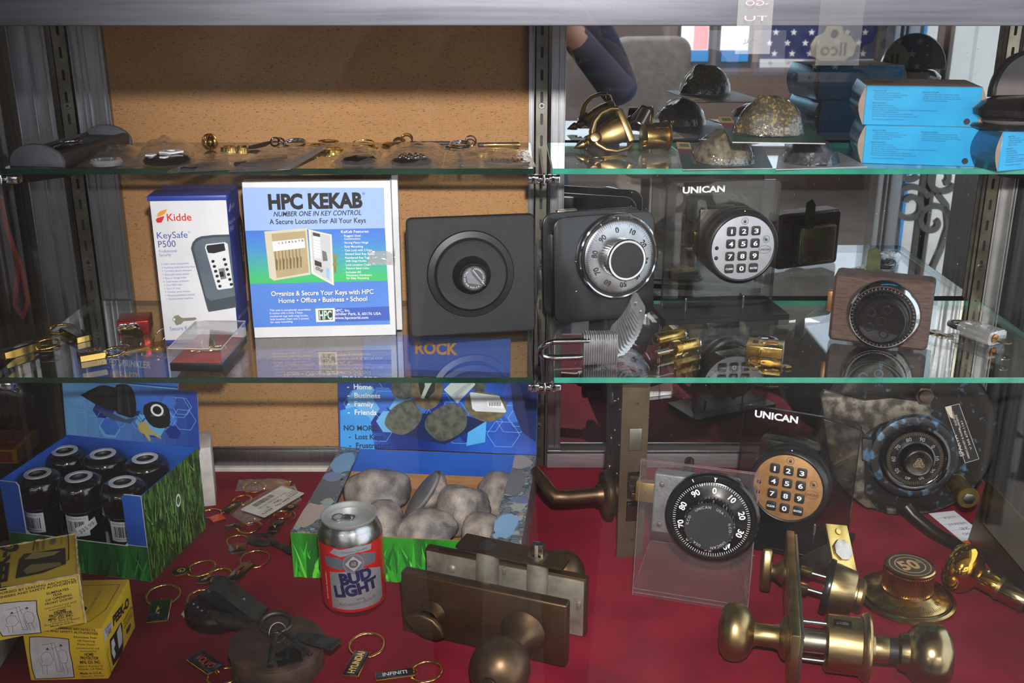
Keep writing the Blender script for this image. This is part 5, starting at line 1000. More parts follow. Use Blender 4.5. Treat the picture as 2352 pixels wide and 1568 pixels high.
b = MB(); b.prism([(w * .28, h * .7), (w * .42, h * .7), (w * .42, h + 14), (w * .36, h + 22), (w * .28, h + 18)], -46, -43.4, mat('olive_passivate', (96, 104, 70), .4, .7, (70, 76, 54), ns=50), FRONT @ ID, .3, 1); b.build('bolt_tab', t)
for x, z in ((.30, .2), (.72, .2), (.72, .7)): b = MB(); b.cyl(2.4, 0, 1, STEEL, 14, T(w * x, 47.2, h * z) @ RX(-90), .3); b.build('screw', t)
b = MB(); b.box(-6, -.5, 12, 22, h * .38, h * .68, mat('brown_bolt', (150, 108, 66), .4, .6), .5); b.build('side_bolt', t)
# --- clear padlock
pa, pb = c8(1330, 1160), c8(1560, 1262); M = place(pb, Z2, c8(1735, 1225)); t = thing('clear_padlock', 'clear acrylic practice padlock with steel shackle, brass key plug at its end', 'padlock', place(c8(1340, 1178), Z2, c8(1560, 1255)))
CLP = clear('padlock_acrylic', (.9, .91, .92), base=.2, haze=.26, rough=.04, bump=.3, bs=120); Lb = (onz(c8(1560, 1255), Z2) - onz(c8(1340, 1178), Z2)).length * 1e3
b = MB(); b.prism(rrect(0, 30, 0, 16, 6, 4), 0, Lb, CLP, axes(Vector((0, 0, 0)), Vector((0, 1, 0)), Vector((0, 0, 1)), Vector((1, 0, 0))), 1); b.build('clear_body', t)
b = MB(); b.cyl(5, 6, Lb - 2, mat('plug_silver', (196, 196, 200), .15, 1), 20, T(0, 10, 8) @ RY(90)); 
b.build('core', t)
for k in range(6): b = MB(); b.torus(2.2, .5, CHROME, T(10 + 5 * k, 17, 8) @ RX(30), 12, 5); b.cyl(1.6, 0, 9, CHROME, 10, T(10 + 5 * k, 17, 6) @ RX(-30)); b.build('spring', t)
b = MB(); b.cyl(5.2, Lb - 3, Lb + 1.4, mat('copper_plug', (206, 140, 84), .25, 1), 20, T(0, 10, 8) @ RY(90), .4); b.build('plug_face', t)
b = MB(); keymesh(b, KEYN, 20, 8, 1.4, T(Lb + 12, 9, 8.5) @ RZ(176)); b.build('key', t)
b = MB(); b.tube([(6, 5, 8), (-8, 5, 8), (-16, 7, 8), (-20, 12, 8), (-20, 18, 8), (-16, 24, 8), (-8, 26, 8), (4, 26, 8)], 2.7, STEEL, 12); b.build('shackle', t)
t = thing('key_pair', 'thin nickel keys lying between the wood-faced block and the clear padlock', 'key', place(c8(1180, 1165), Z2, c8(1270, 1185)), 'loose keys on the lower shelf')
for k in (0, 1): b = MB(); keymesh(b, KEYN, 22, 7, 1.3, T(4 * k, 3 * k, 1.4 * k) @ RZ(-14 * k)); b.build('key_blade', t)
# ================================================================== CASE FLOOR, LEFT
def vor(name, sc, cols, rough=.4, stretch=(1, 1, 1), edge=.12, dist=.0):
    m = bpy.data.materials.new(name); m.use_nodes = True; nt = m.node_tree; N = nt.nodes; L = nt.links; b = N['Principled BSDF']; b.inputs['Roughness'].default_value = rough
    tc = N.new('ShaderNodeTexCoord'); mp_ = N.new('ShaderNodeMapping'); mp_.inputs['Scale'].default_value = stretch; L.new(tc.outputs['Object'], mp_.inputs[0])
    v = N.new('ShaderNodeTexVoronoi'); v.inputs['Scale'].default_value = sc; L.new(mp_.outputs[0], v.inputs['Vector'])
    r = N.new('ShaderNodeValToRGB'); sp = N.new('ShaderNodeSeparateColor'); L.new(v.outputs['Color'], sp.inputs[0]); L.new(sp.outputs[0], r.inputs[0]); e = r.color_ramp.elements; e[0].color = lin(cols[0]); e[1].color = lin(cols[-1])
    for k, c in enumerate(cols[1:-1]): e.new((k + 1) / (len(cols) - 1)).color = lin(c)
    v2 = N.new('ShaderNodeTexVoronoi'); v2.feature = 'DISTANCE_TO_EDGE'; v2.inputs['Scale'].default_value = sc; L.new(mp_.outputs[0], v2.inputs['Vector'])
    mr = N.new('ShaderNodeMapRange'); L.new(v2.outputs['Distance'], mr.inputs[0]); mr.inputs[2].default_value = edge; mr.inputs[3].default_value = .12
    mx = N.new('ShaderNodeMix'); mx.data_type = 'RGBA'; mx.blend_type = 'MULTIPLY'; mx.inputs['Factor'].default_value = 1; L.new(r.outputs[0], mx.inputs['A']); L.new(mr.outputs[0], mx.inputs['B']); L.new(mx.outputs['Result'], b.inputs['Base Color']); return m
GRASSP = vor('grass_photo_print', 260, ((14, 40, 10), (40, 92, 24), (84, 142, 44), (30, 66, 18), (120, 170, 80)), .4, (1, 1, .22), .16); PEBBLE = vor('pebble_photo_print', 140, ((70, 78, 84), (120, 128, 130), (96, 110, 122), (150, 148, 140), (62, 80, 92)), .35, (1, 1.3, 1), .1)
HEXB = mat('blue_print', (70, 130, 214), .3, col2=(34, 62, 160), ns=14, detail=1, lo=.35, hi=.65, coat=.25); HEXD = ink((28, 48, 130), .3); HEXL = ink((120, 180, 232), .3)
def grassblades(P, x0, x1, y0, y1, n, seed, cols):
    r = random.Random(seed)
    for k in range(n):
        x = r.uniform(x0, x1); h_ = r.uniform(.4, 1.) * (y1 - y0); lean = r.uniform(-.35, .35) * (y1 - y0); wd = r.uniform(1.2, 3.2)
        xt = min(max(x + lean, x0), x1); b0 = y0; 
        P.poly([(max(x - wd, x0), b0), (min(x + wd, x1), b0), (min(max((x + xt) / 2 + wd * .8, x0), x1), b0 + h_ * .55), (xt, b0 + h_), (min(max((x + xt) / 2 - wd * .5, x0), x1), b0 + h_ * .55)], cols[k % len(cols)]); P.z -= P.step * .75
    P.up()
def hexes(P, w, h, n, seed, r0=16):
    r = random.Random(seed)
    for k in range(n):
        cx, cy, q = r.uniform(r0, w - r0), r.uniform(r0, h - r0), r.uniform(.6, 1) * r0
        pts = [(min(max(cx + q * cos(R(60 * i)), .4), w - .4), min(max(cy + q * .9 * sin(R(60 * i)), .4), h - .4)) for i in range(6)]
        if k % 2: P.line(pts, .5, HEXL, True)
        else: P.poly(pts, (HEXD, ink((60, 110, 200), .3), ink((104, 172, 224), .3))[k % 3])
        P.z -= P.step * .6
    P.up()
# --- display carton of sprinkler key hiders
FL, FR, BR = (32, 1295), (349, 1336), (453, 1209); M = place(FL, 0, FR); w = (onz(FR, 0) - onz(FL, 0)).length * 1e3; dp = (onz(BR, 0) - onz(FR, 0)).length * 1e3
def hat(p, base): # height at which the sight line through p passes above the ground point base
    g = onz(base, 0); d = ray(p); tt = g.y / d.y; return (EYE.z + d.z * tt) * 1e3
hf = hat((311, 1139), FR); hb = hat((421, 1026), BR)
BLUEI = mat('blue_inside_card', (36, 92, 190), .5, col2=(30, 82, 176), ns=12)
t = thing('sprinkler_display', 'blue and grass-printed display carton holding six black sprinkler heads', 'display box', M)
b = MB(); b.mesh([(w, 0, 0), (w, dp, 0), (w, dp, hb), (w, 0, hf)], [(0, 1, 2, 3)], GRASSP); b.mesh([(w - 1, .6, .6), (w - 1, dp, .6), (w - 1, dp, hb), (w - 1, 0, hf)], [(3, 2, 1, 0)], BLUEI); b.mesh([(w, 0, hf), (w, dp, hb), (w - 1, dp, hb), (w - 1, 0, hf)], [(0, 1, 2, 3)], BLUEI); b.build('side_panel', t)
b = MB(); b.mesh([(0, 0, 0), (0, dp, 0), (0, dp, hb), (0, 0, hf)], [(3, 2, 1, 0)], GRASSP); b.mesh([(1, .6, .6), (1, dp, .6), (1, dp, hb), (1, 0, hf)], [(0, 1, 2, 3)], BLUEI); b.mesh([(0, 0, hf), (0, dp, hb), (1, dp, hb), (1, 0, hf)], [(0, 1, 2, 3)], BLUEI); b.build('side_panel', t)
lip = hf * .40; b = MB(); out = [(0, 0), (w, 0), (w, hf), (w - 20, hf), (w - 23, hf - 4), (w - 23, lip + 4), (w - 27, lip), (27, lip), (23, lip + 4), (23, hf - 4), (20, hf), (0, hf)]
b.prism(out, -.9, 0, WHITE, FRONT @ ID); b.build('front_panel', t)
P = Print(w, hf); P.poly([(.2, .2), (w - .2, .2), (w - .2, lip + 1), (w - 22, lip + 1), (w - 24, lip - .6), (24, lip - .6), (.2, lip - .6)], mat('dark_grass_print', (18, 84, 34), .4, col2=(34, 124, 44), ns=60, stretch=(1, 1, .12))); grassblades(P, .5, w - .5, .3, lip - 1, 60, 4, (ink((30, 130, 48)), ink((20, 96, 36)), ink((50, 150, 60)), ink((14, 70, 30)))); P.poly([(w - 22.6, lip + 2), (w - .3, lip + 2), (w - .3, hf - .3), (w - 20, hf - .3), (w - 22.6, hf - 4)], BLUEI); P.poly([(22.6, lip), (.3, lip), (.3, hf - .3), (20, hf - .3), (22.6, hf - 4)], BLUEI); P.build('front_print', t, FRONT)
P = Print(); r_ = random.Random(8); gl = (ink((96, 150, 56)), ink((60, 116, 36)), ink((150, 186, 120)), ink((28, 62, 18)), ink((44, 92, 28)))
for k in range(150):
    y = r_.uniform(3, dp - 3); z = r_.uniform(3, .85 * (hf + (hb - hf) * y / dp)); l = r_.uniform(14, 34); a = R(90 + r_.uniform(-35, 35)); y2, z2 = y + l * cos(a), z + l * sin(a); y2 = min(max(y2, 1), dp - 1); z2 = min(z2, hf + (hb - hf) * y2 / dp - 1.5); P.poly([(y - .7, z), (y + .7, z), (y2, z2)], gl[k % 5]); P.z -= P.step * .8
P.up(); P.ringp(dp * .55, hf * .62, 3.4, 5.2, INKW, 24, 1.5); P.build('grass_print', t, SIDE(w, dp))
b = MB(); b.box(0, w, dp - 1, dp, 0, hb, BLUEI); b.box(1, w - 1, 1, dp - 1, 0, 1.2, WHITE); b.box(8, w - 8, 3, 30, 1.2, 2.2, WHITE); b.build('back_panel', t)
# folded header card
HM = T(0, dp - .6, hb - 3) @ RX(-6); hq = px(d1, [(545, 215), (1665, 300), (1612, 695), (482, 598)]); hh = 70
def boardface(t, M0, w, h, m, x0=0, th=1.2, name='header_card'):
    b = MB(); b.box(x0, x0 + w, .05, th, 0, h, CARDBROWN, M=M0); b.poly([(x0, 0, 0), (x0 + w, 0, 0), (x0 + w, 0, h), (x0, 0, h)], m, M0); return b.build(name, t)
boardface(t, HM @ T(-2, 0, 0), w + 4, hh, HEXB)
P = Print(w + 4, hh, hq); fw = P.f; P.f = lambda x, y: (x, y)
for k in range(12): P.rect(.4 + (w + 3.2) * k / 12, .4, .4 + (w + 3.2) * (k + 1) / 12, hh - .4, ink((int(112 - 7 * k), int(172 - 9.5 * k), int(226 - 7 * k)), .3)); P.z -= P.step
P.up(); hexes(P, w + 4, hh, 30, 3, 15); P.f = fw; q = lambda *a: [d1(*p) for p in a]
P.poly(q((760, 400), (900, 430), (1020, 480), (1110, 470), (1060, 510), (900, 480)), ink((60, 76, 110))); P.poly(q((680, 316), (770, 282), (850, 256), (900, 252), (985, 268), (1000, 250), (1046, 244), (1090, 248), (1122, 268), (1138, 310), (1138, 370), (1124, 440), (1100, 466), (1070, 470), (1010, 456), (965, 442), (952, 424), (880, 412), (800, 384), (740, 350)), INK); P.poly(q((760, 318), (860, 276), (960, 282), (956, 312), (850, 310)), ink((46, 46, 52))); P.poly(q((1000, 270), (1016, 266), (985, 440), (970, 436)), ink((52, 52, 58))); P.poly(q((1072, 262), (1092, 268), (1076, 452), (1056, 448)), ink((44, 44, 50))); P.poly(q((1020, 266), (1040, 262), (1000, 440), (985, 436)), ink((44, 44, 50))); P.poly(q((860, 270), (960, 280), (950, 300), (850, 300)), ink((40, 40, 46)))
P.poly(q((1186, 440), (1190, 410), (1204, 386), (1250, 368), (1290, 362), (1340, 366), (1386, 384), (1406, 410), (1410, 440), (1402, 500), (1390, 526), (1350, 540), (1300, 542), (1250, 532), (1222, 512), (1196, 476)), INK); P.poly(q((1240, 450), (1370, 446), (1366, 456), (1244, 462)), ink((70, 72, 78))); P.ringp(*d1(1306, 420), 9.5, 14, INKW, 28, .75)
P.poly(q((1116, 540), (1130, 506), (1170, 494), (1210, 510), (1222, 548), (1300, 600), (1300, 616), (1200, 570), (1210, 620), (1196, 634), (1160, 580), (1130, 566)), ink((178, 156, 92))); P.line(q((1110, 456), (1150, 500), (1168, 490), (1130, 440)), .5, INK); P.build('header_print', t, HM @ T(-2, 0, 0) @ FRONT)
tw = w * .80; TM = HM @ T(w * .06, 2.6, hh - 4) @ RX(-8); boardface(t, TM, tw, 44, HEXB, name='title_card')
P = Print(tw, 44); P.rect(.4, .4, tw - .4, 43.6, ink((58, 104, 196), .3)); P.rect(.4, .5, tw - .4, 5, ink((100, 170, 226), .3)); P.rect(.4, 5, tw - .4, 6.5, HEXD); P.text('SPIKED SPRINKLER', (tw * .23, 25), (tw * .74, 25), ink((190, 200, 214)), h=7.5, bold=1); P.text('HIDE-A-KEY', (tw * .36, 11), (tw * .63, 11), ink((226, 160, 52)), h=7.5, bold=2); P.line([(tw * .1, 38), (tw - 2, 40)], .8, ink((210, 120, 60))); P.build('title_print', t, TM @ FRONT)
# --- the six sprinkler heads
zt = .094; rc = 25.5; first = None
def sprinkler(M, label, sticker=None):
    t = thing('sprinkler', label, 'sprinkler', M, 'black sprinkler heads in the display carton')
    b = MB(); b.lathe([(0, 1), (17, 1), (19, 3), (20, 58), (22, 60)], BLACKG, 40); b.build('body', t)
    b = MB(); b.lathe([(22, 58), (24.6, 60), (rc, 62), (rc, 80), (24.5, 86), (21, 90.5), (16, 92.4), (13, 92.6)], BLACKG, 48); b.lathe([(13.2, 92.6), (9.6, 91.8), (8.6, 89), (6, 88), (0, 87.6)], BLACK, 36); b.build('cap', t)
    b = MB(); b.ring(9.8, 14.4, 92.2, 93.6, mat('white_ring', (216, 216, 224), .4), 48, None, .3); b.build('white_ring', t)
    return t
def wrapprint(P, name, parent, r, M=ID, step=2.5, label=None):
    """bend a flat print round an upright cylinder of radius r; x = 0 faces the viewer"""
    bm = P.b.bm; xs = [v.co.x for v in bm.verts]; a, c = min(xs), max(xs); k = a + step * .001
    bmesh.ops.triangulate(bm, faces=bm.faces[:])
    while k < c:
        bmesh.ops.bisect_plane(bm, geom=bm.verts[:] + bm.edges[:] + bm.faces[:], plane_co=(k, 0, 0), plane_no=(1, 0, 0), dist=1e-7); k += step * .001
    for v in bm.verts: x, y, z = v.co; q = r * .001 + z; v.co = Vector((q * sin(x / r * 1000), -q * cos(x / r * 1000), y))
    bm.transform(M); return P.b.build(name, parent, smooth=60, label=label)
spots = [((336, 962), 'sprinkler head at the front left of the display carton, white barcode sticker', 1, 12), ((707, 992), 'sprinkler head in the middle of the front row, two stickers and a price', 2, 22), ((1100, 1037), 'sprinkler head at the front right of the display carton, behind the blue tab', 3, 30), ((582, 757), 'sprinkler head at the back left of the display carton, no sticker in view', 0, 0), ((925, 785), 'sprinkler head in the middle of the back row of the display carton', 0, 0), ((1305, 825), 'sprinkler head at the back right of the display carton by the grass side', 0, 0)]
for p, lab, st, az in spots:
    v = onz(d1(*p), zt + .002); t2 = sprinkler(Matrix.Translation((v.x, v.y, .0025)), lab)
    if st:
        P = Print(); P.rect(-15, 30, 13, 54, ink((226, 226, 230))); r_ = random.Random(st); x = -11
        P.text('SPIKED SPRINKLER HIDE-A-KEY', (-12, 50.5), (11, 50.5), INK, h=1.5)
        while x < 8: ww = r_.choice((.4, .7, 1.1)); P.rect(x, 35, x + ww, 48, INK); P.z -= P.step; x += ww + r_.choice((.4, .6, .9))
        P.up(); P.text('0 49074 35201 6', (-11, 32), (9, 32), INK, h=1.6)
        if st == 2: P.poly([(0, 29), (22, 40), (20, 50), (-2, 40)], INKW); P.text('$$5.99', (3, 33.5), (19, 41.5), INKG, h=4.6, bold=1)
        wrapprint(P, 'barcode_sticker', t2, 19.9, RZ(az - 25))
# --- yellow peephole cartons
YELC = mat('yellow_card', (226, 186, 36), .5, col2=(216, 172, 28), ns=18); YELW = mat('worn_yellow_card', (222, 186, 60), .6, col2=(206, 172, 70), ns=26, detail=8, lo=.45, hi=.7); WORN = mat('worn_kraft_edge', (196, 170, 122), .85, col2=(226, 206, 160), ns=120, bump=.5, bs=300); INKY = ink((34, 30, 20)); INKY2 = ink((110, 92, 30))
def peeko(label, M, w, d, h, FC, SCN, cr, ln, yc, worn):
    t = thing('peephole_carton', label, 'box', M, 'yellow peephole cartons'); b = MB(); b.box(0, w, 0, d, 0, h, yc, .8, 2); b.build('carton', t)
    if worn:
        b = MB()
        for a_, c_ in (((0, 0, h), (w, 0, h)), ((w, 0, h), (w, d, h)), ((w, 0, 0), (w, 0, h)), ((0, d, h), (w, d, h))):
            n_ = 26; pts = []
            for k in range(n_ + 1): u = k / n_; pts.append(tuple(a_[i] + (c_[i] - a_[i]) * u + .5 * noise.noise((u * 14, i * 3, w)) for i in range(3)))
            b.tube(pts, [1.0 + .9 * noise.noise((k * .5, 2, 7)) for k in range(n_ + 1)], WORN, 7)
        b.build('frayed_edge', t)
    P = Print(w, h, FC); q = lambda *a: [cr(*p) for p in a]
    for s, a_, c_, hp, bd in ln['front']: P.text(s, cr(*a_), cr(*c_), INKY, hpx=hp, bold=bd); P.z -= P.step
    P.up(); ox, oy, sx, sy, sl = ln['pic']
    def pp(x, y): return cr(ox + sx * x, oy + sy * y + sl * x)
    fr = [(0, .03), (.2, 0), (.5, -.01), (.8, 0), (.84, .3), (.93, .62), (1, .97), (.6, 1), (.2, 1.02), (.12, .8), (.04, .4)]
    P.poly([pp(*p) for p in fr], mat('carton_window_white', (206, 200, 196) if not worn else (202, 186, 150), .6)); P.line([pp(*p) for p in fr], .8, INKY, True)
    for ls in ([(.26, .2), (.5, .12), (.72, .84), (.62, .83), (.44, .14)], [(.3, .62), (.26, .46), (.33, .36), (.44, .38), (.52, .56), (.46, .68), (.28, .7), (.26, .62)], [(.3, .7), (.34, .9)], [(.4, .7), (.42, .9)], [(.6, .34), (.66, .27), (.76, .32), (.82, .5), (.8, .62), (.68, .62), (.62, .42), (.6, .34)], [(.7, .62), (.78, .88)], [(.77, .62), (.86, .86)], [(.42, .3), (.58, .2)]): P.line([pp(*p) for p in ls], .3, ink((70, 66, 70))); P.z -= P.step
    for cx, cy in ((.37, .31), (.64, .2)): P.ringp(*pp(cx, cy), 2.6, 3.2, ink((70, 66, 70)), 14); P.poly([pp(cx - .03, cy - .02), pp(cx, cy - .06), pp(cx + .04, cy - .02), pp(cx, cy + .005)], ink((70, 66, 70)))
    P.build('front_print', t, FRONT)
    P = Print(d, h, SCN)
    for k, ls in enumerate(ln['side_poly']): P.poly(q(*ls[0]), ink(ls[1]))
    for s, a_, c_, hp, bd in ln['side']: P.text(s, cr(*a_), cr(*c_), INKY if bd else INKY2, hpx=hp, bold=bd); P.z -= P.step
    for ls in ln.get('side_line', ()): P.line(q(*ls), .6, INKY)
    P.build('side_print', t, SIDE(w, d)); return t
FCL = px(d2, [(172, 1145), (888, 1062), (1010, 1530), (285, 1546)]); SCL = px(d2, [(888, 1062), (1135, 592), (1265, 1045), (1010, 1530)])
M, w, h = upright(FCL[3], FCL[2], FCL[0], 0); M = place(FCL[3], 0, FCL[2]); dL = (onz(SCL[2], 0) - onz(FCL[2], 0)).length * 1e3; h = hat(FCL[1], FCL[2])
lnL = dict(front=[('ENDORSED BY LEADING ARCHITECTS,', (236, 1112), (836, 1098), 4.4, 2), ('ENGINEERS AND SAFETY AUTHORITIES', (230, 1142), (858, 1126), 4.4, 2), ('Eliminates Fear', (622, 1172), (852, 1162), 4.2, 1), ('Of Opening', (660, 1202), (832, 1195), 4.2, 1), ('Front Door!', (664, 1234), (838, 1227), 4.2, 1), ('manufactured and', (654, 1268), (884, 1258), 4.2, 0), ('warranted by', (694, 1292), (856, 1286), 4.2, 0), ('HOME', (742, 1326), (832, 1320), 6, 3), ('PROTECTOR', (706, 1358), (888, 1352), 6, 3), ('MFG. CO. INC.', (704, 1396), (910, 1388), 6, 3), ('12431 E. Putnam St.', (678, 1430), (944, 1418), 4.2, 0), ('Whittier, CA 90602', (692, 1456), (942, 1446), 4.2, 0), ('Made in U.S.A.', (716, 1492), (934, 1484), 4.6, 2), ('Patent No. 2491758', (722, 1516), (956, 1508), 3.4, 0)],
    pic=(238, 1186, 422, 340, 0), side=[('PEEK-O', (1004, 1038), (1160, 840), 15, 5), ('Made in U.S.A.', (1120, 990), (1204, 868), 3, 0), ('YOU CAN SEE OUT', (1118, 1040), (1206, 910), 3.4, 1), ('NO ONE CAN SEE IN', (1126, 1072), (1214, 930), 3.4, 1), ('Polished', (926, 1090), (982, 1020), 5, 0), ('Brass', (936, 1112), (980, 1060), 5, 0), ('192', (956, 1136), (990, 1090), 6, 1)],
    side_poly=[(((905, 1072), (984, 990), (996, 1060), (936, 1184)), (206, 202, 204)), (((980, 1168), (1022, 1110), (1085, 1000), (1104, 1030), (1140, 1240), (1126, 1310), (1042, 1414), (1006, 1300)), (22, 20, 18)), (((1000, 1180), (1020, 1150), (1046, 1210), (1036, 1250), (1060, 1300), (1050, 1350), (1016, 1290)), (206, 206, 196)), (((1050, 1100), (1080, 1020), (1112, 1120), (1120, 1200), (1090, 1260)), (196, 196, 188)), (((1150, 1080), (1190, 1010), (1206, 1022), (1190, 1090), (1162, 1120)), (60, 52, 20))], side_line=[[(980, 1240), (966, 1290), (1028, 1476), (1230, 1190), (1256, 1050), (1206, 850), (1176, 868), (1112, 1000)]])
MLt, wL, hL = M, w, h
tl = peeko('clean yellow peephole carton at the bottom, printed with a large black brand name', M, w, dL, h, FCL, SCL, d2, lnL, YELC, False)
P = Print(w, dL); P.line([(6, 6), (w - 22, 6), (w - 14, 12), (w - 6, 30), (w - 6, dL - 10), (20, dL - 10)], .6, INKY); P.poly([(w - 40, 10), (w - 26, 14), (w - 24, 34), (w - 36, 44)], INK); P.text('YOU CAN SEE OUT', (w - 20, 24), (w - 20, dL - 20), INKY2, h=2.4); P.build('top_print', tl, TOPF(h))
# worn carton lying on top, turned a little
zU = h / 1000 + .001; FCU = px(d2, [(-120, 640), (592, 560), (795, 1010), (-60, 1190)]); SCU = px(d2, [(592, 560), (735, 130), (900, 590), (795, 1010)])
aU = onz(FCU[2], zU); MU, wU, hU = upright(FCU[3], FCU[2], FCU[0], zU); dU = (onz(SCU[2], zU) - aU).length * 1e3
g = aU; dd_ = ray(FCU[1]); hU = (EYE.z + dd_.z * (g.y / dd_.y) - zU) * 1e3; MU = place(FCU[3], zU, FCU[2])
lnU = dict(front=[('ENDORSED BY LEADING ARCHITECTS,', (-60, 676), (592, 604), 5, 2), ('ENGINEERS AND SAFETY AUTHORITIES', (-70, 716), (600, 622), 5, 2), ('ELIMINATES', (392, 704), (556, 676), 5, 2), ('FEAR', (448, 722), (516, 712), 5, 2), ('OF OPENING', (394, 766), (596, 728), 5.2, 2), ('FRONT DOOR!', (398, 800), (610, 758), 5.2, 2), ('manufactured and', (402, 842), (646, 792), 5, 0), ('warranted by', (440, 862), (618, 826), 5, 0), ('HOME', (492, 892), (588, 872), 7, 3), ('PROTECTOR', (458, 930), (646, 892), 7, 3), ('MFG. CO. INC.', (456, 966), (664, 922), 7, 3), ('P.O. Box 428', (480, 988), (660, 956), 5, 0), ('Pico Rivera, Ca. 90660', (432, 1024), (730, 960), 5, 0), ('Made in U.S.A.', (490, 1038), (690, 1000), 5, 1)],
    pic=(-60, 748, 470, 360, -.03), side=[('PEEK-O', (752, 512), (846, 320), 15, 5), ('$$3.99', (690, 580), (740, 470), 6, 0), ('POLISH', (700, 650), (768, 540), 5, 0)], side_poly=[(((650, 520), (730, 420), (780, 590), (706, 700)), (206, 170, 110)), (((738, 690), (770, 590), (810, 490), (850, 560), (858, 740), (790, 915), (760, 880)), (52, 44, 30)), (((752, 720), (800, 640), (830, 700), (790, 860)), (170, 150, 100))], side_line=[[(716, 760), (726, 700)]])
tu = peeko('worn yellow peephole carton with frayed edges on top of the clean one', MU, wU, dU, hU, FCU, SCU, d2, lnU, YELW, True)
TCU = px(d2, [(-60, 300), (735, 130), (592, 560), (-120, 640)]); P = Print(wU, dU, TCU); q = lambda *a: [d2(*p) for p in a]; P.z = .5
P.poly(q((92, 560), (150, 400), (200, 350), (574, 296), (520, 460), (300, 530)), ink((52, 46, 30))); P.poly(q((190, 400), (270, 340), (520, 330), (440, 370), (280, 400)), ink((170, 152, 96))); P.poly(q((160, 500), (230, 450), (470, 440), (480, 470), (300, 510), (180, 530)), ink((150, 130, 80)))
P.text('PEEK-', (-30, 640), d2(100, 330), INKY, hpx=20, bold=4) if False else P.text('PEEK-', d2(10, 640), d2(96, 322), INKY, hpx=21, bold=5); P.ringp(*d2(98, 274), 9, 19, INKY, 28, .72); P.ringp(*d2(98, 274), 4, 6, INKY, 20, .7)
P.line(q((280, 320), (330, 190), (380, 160), (660, 126), (620, 260), (560, 420), (520, 440)), .9, INKY)
for s, a_, c_ in (('YOU CAN SEE OUT-', (330, 318), (362, 180)), ('NO ONE CAN SEE IN!', (378, 312), (430, 160))): P.text(s, d2(*a_), d2(*c_), INKY, hpx=5.5, bold=1)
P.poly(q((446, 250), (470, 200), (516, 190), (506, 236), (470, 262)), ink((120, 104, 70))); P.text('THE LOOKING EYE', d2(560, 260), d2(590, 170), INKY2, hpx=4); P.build('top_print', tu, TOPF(hU))
b = MB(); b.box(0, 42, 0, 60, 0, min(hL - 2, 60), mat('grey_white_block', (172, 170, 164), .7), 3, 3); o = b.build('white_block'); o.matrix_world = Matrix.Translation(onz(d2(250, 1430), 0)) @ RZ(4) @ T(-66, -4, 0); tag(o, 'plain greyish white block under the worn carton at the left edge', 'block')
# --- things at the far left beyond the end glass
b = MB(); b.box(-300, 0, -150, 0, -900, 0, mat('dark_stand', (44, 38, 34), .6), 3); o = b.build('low_plinth'); o.location = (-.592, 1.24, .030); tag(o, 'low dark plinth beyond the left end glass, under the red carton', 'plinth')
def abus(label, loc, rot, w, d, h, m1, m2, word, z2=None):
    t = thing('lock_carton', label, 'box', Matrix.Translation(loc) @ RZ(rot), 'lock cartons beyond the left end glass'); b = MB(); b.box(0, w, 0, d, 0, h, m2, .6); b.build('carton', t); b = MB(); b.box(2, w - 6, -.3, 0, 2, h - 2, m1); b.box(2, w - 6, 2, d - 2, h, h + .3, m1); b.build('coloured_panel', t)
    P = Print(w, h)
    if word: P.poly([(w * .42 + 18 * cos(2 * pi * k / 24), h * .55 + 7 * sin(2 * pi * k / 24)) for k in range(24)], ink((180, 40, 44))); P.text(word, (w * .42 - 13, h * .55 - 3), (w * .42 + 13, h * .55 - 3), INKW, h=6, bold=3)
    P.z += .4; P.build('logo_print', t, FRONT)
    if not word:
        P = Print(w, d); P.z = .5; P.text('No 24', (w - 12, d * .42), (w - 40, d * .42), ink((236, 180, 120)), h=6, bold=1); P.text('90 mm', (w - 14, d * .72), (w - 40, d * .72), ink((220, 130, 90)), h=4.5); P.build('top_print', t, TOPF(h))
REDC = ink((168, 34, 30)); YELK = ink((214, 162, 30)); NAVY = ink((26, 34, 66))
abus('navy lock carton with a red oval logo, beyond the left end glass', (-.705, 1.165, .0305), 1, 104, 60, 28, NAVY, NAVY, 'ABUS'); abus('red lock carton with yellow edges lying on the navy carton', (-.70, 1.168, .0595), -1, 106, 60, 18, REDC, YELK, None)
t = thing('black_parcel', 'shiny black plastic-wrapped parcel behind the red lock carton', 'parcel', Matrix.Translation((-.675, 1.262, .0305)))
b = MB(); rockmesh(b, mat('black_wrap', (16, 18, 26), .18, col2=(24, 28, 40), ns=30, bump=1, bs=70, coat=.5), 72, 16, 56, 3.3, T(0, 0, 61), .1, 4, 2, flat=-61); b.build('wrap', t)
b = MB(); b.box(0, 26, 0, 52, 0, 78, mat('offwhite_carton', (214, 208, 202), .6), .8); o = b.build('white_carton'); o.matrix_world = place((446, 1166), 0) @ RZ(14); tag(o, 'narrow white carton standing behind the grass-printed display', 'box')
# --- display carton of hide-a-key rocks
FL, FR = (675, 1324), (1197, 1351); M = place(FL, 0, FR); w = (onz(FR, 0) - onz(FL, 0)).length * 1e3; h = hat((657, 1223), FL); iM = M.inverted()
bk = onz((761, 1028), h / 1000); dp = (iM @ bk).y * 1e3
t = thing('rock_display', 'wide display carton with grass and pebble print, full of fake rocks', 'display box', M)
b = MB(); b.box(0, w, 0, 1.2, 0, h, CARDBROWN); b.build('front_panel', t)
P = Print(w, h); P.rect(.2, .2, w - .2, h, mat('bright_grass_print', (40, 140, 34), .4, col2=(24, 96, 26), ns=60, stretch=(1, 1, .12))); grassblades(P, .5, w - .5, .3, h - .8, 150, 9, (ink((70, 190, 50)), ink((44, 150, 40)), ink((110, 214, 70)), ink((26, 104, 30)), ink((54, 170, 56)))); P.build('front_print', t, FRONT)
b = MB(); b.box(1.2, w - 1.2, 1.2, dp, 0, 1.2, CARDBROWN); b.build('base', t)
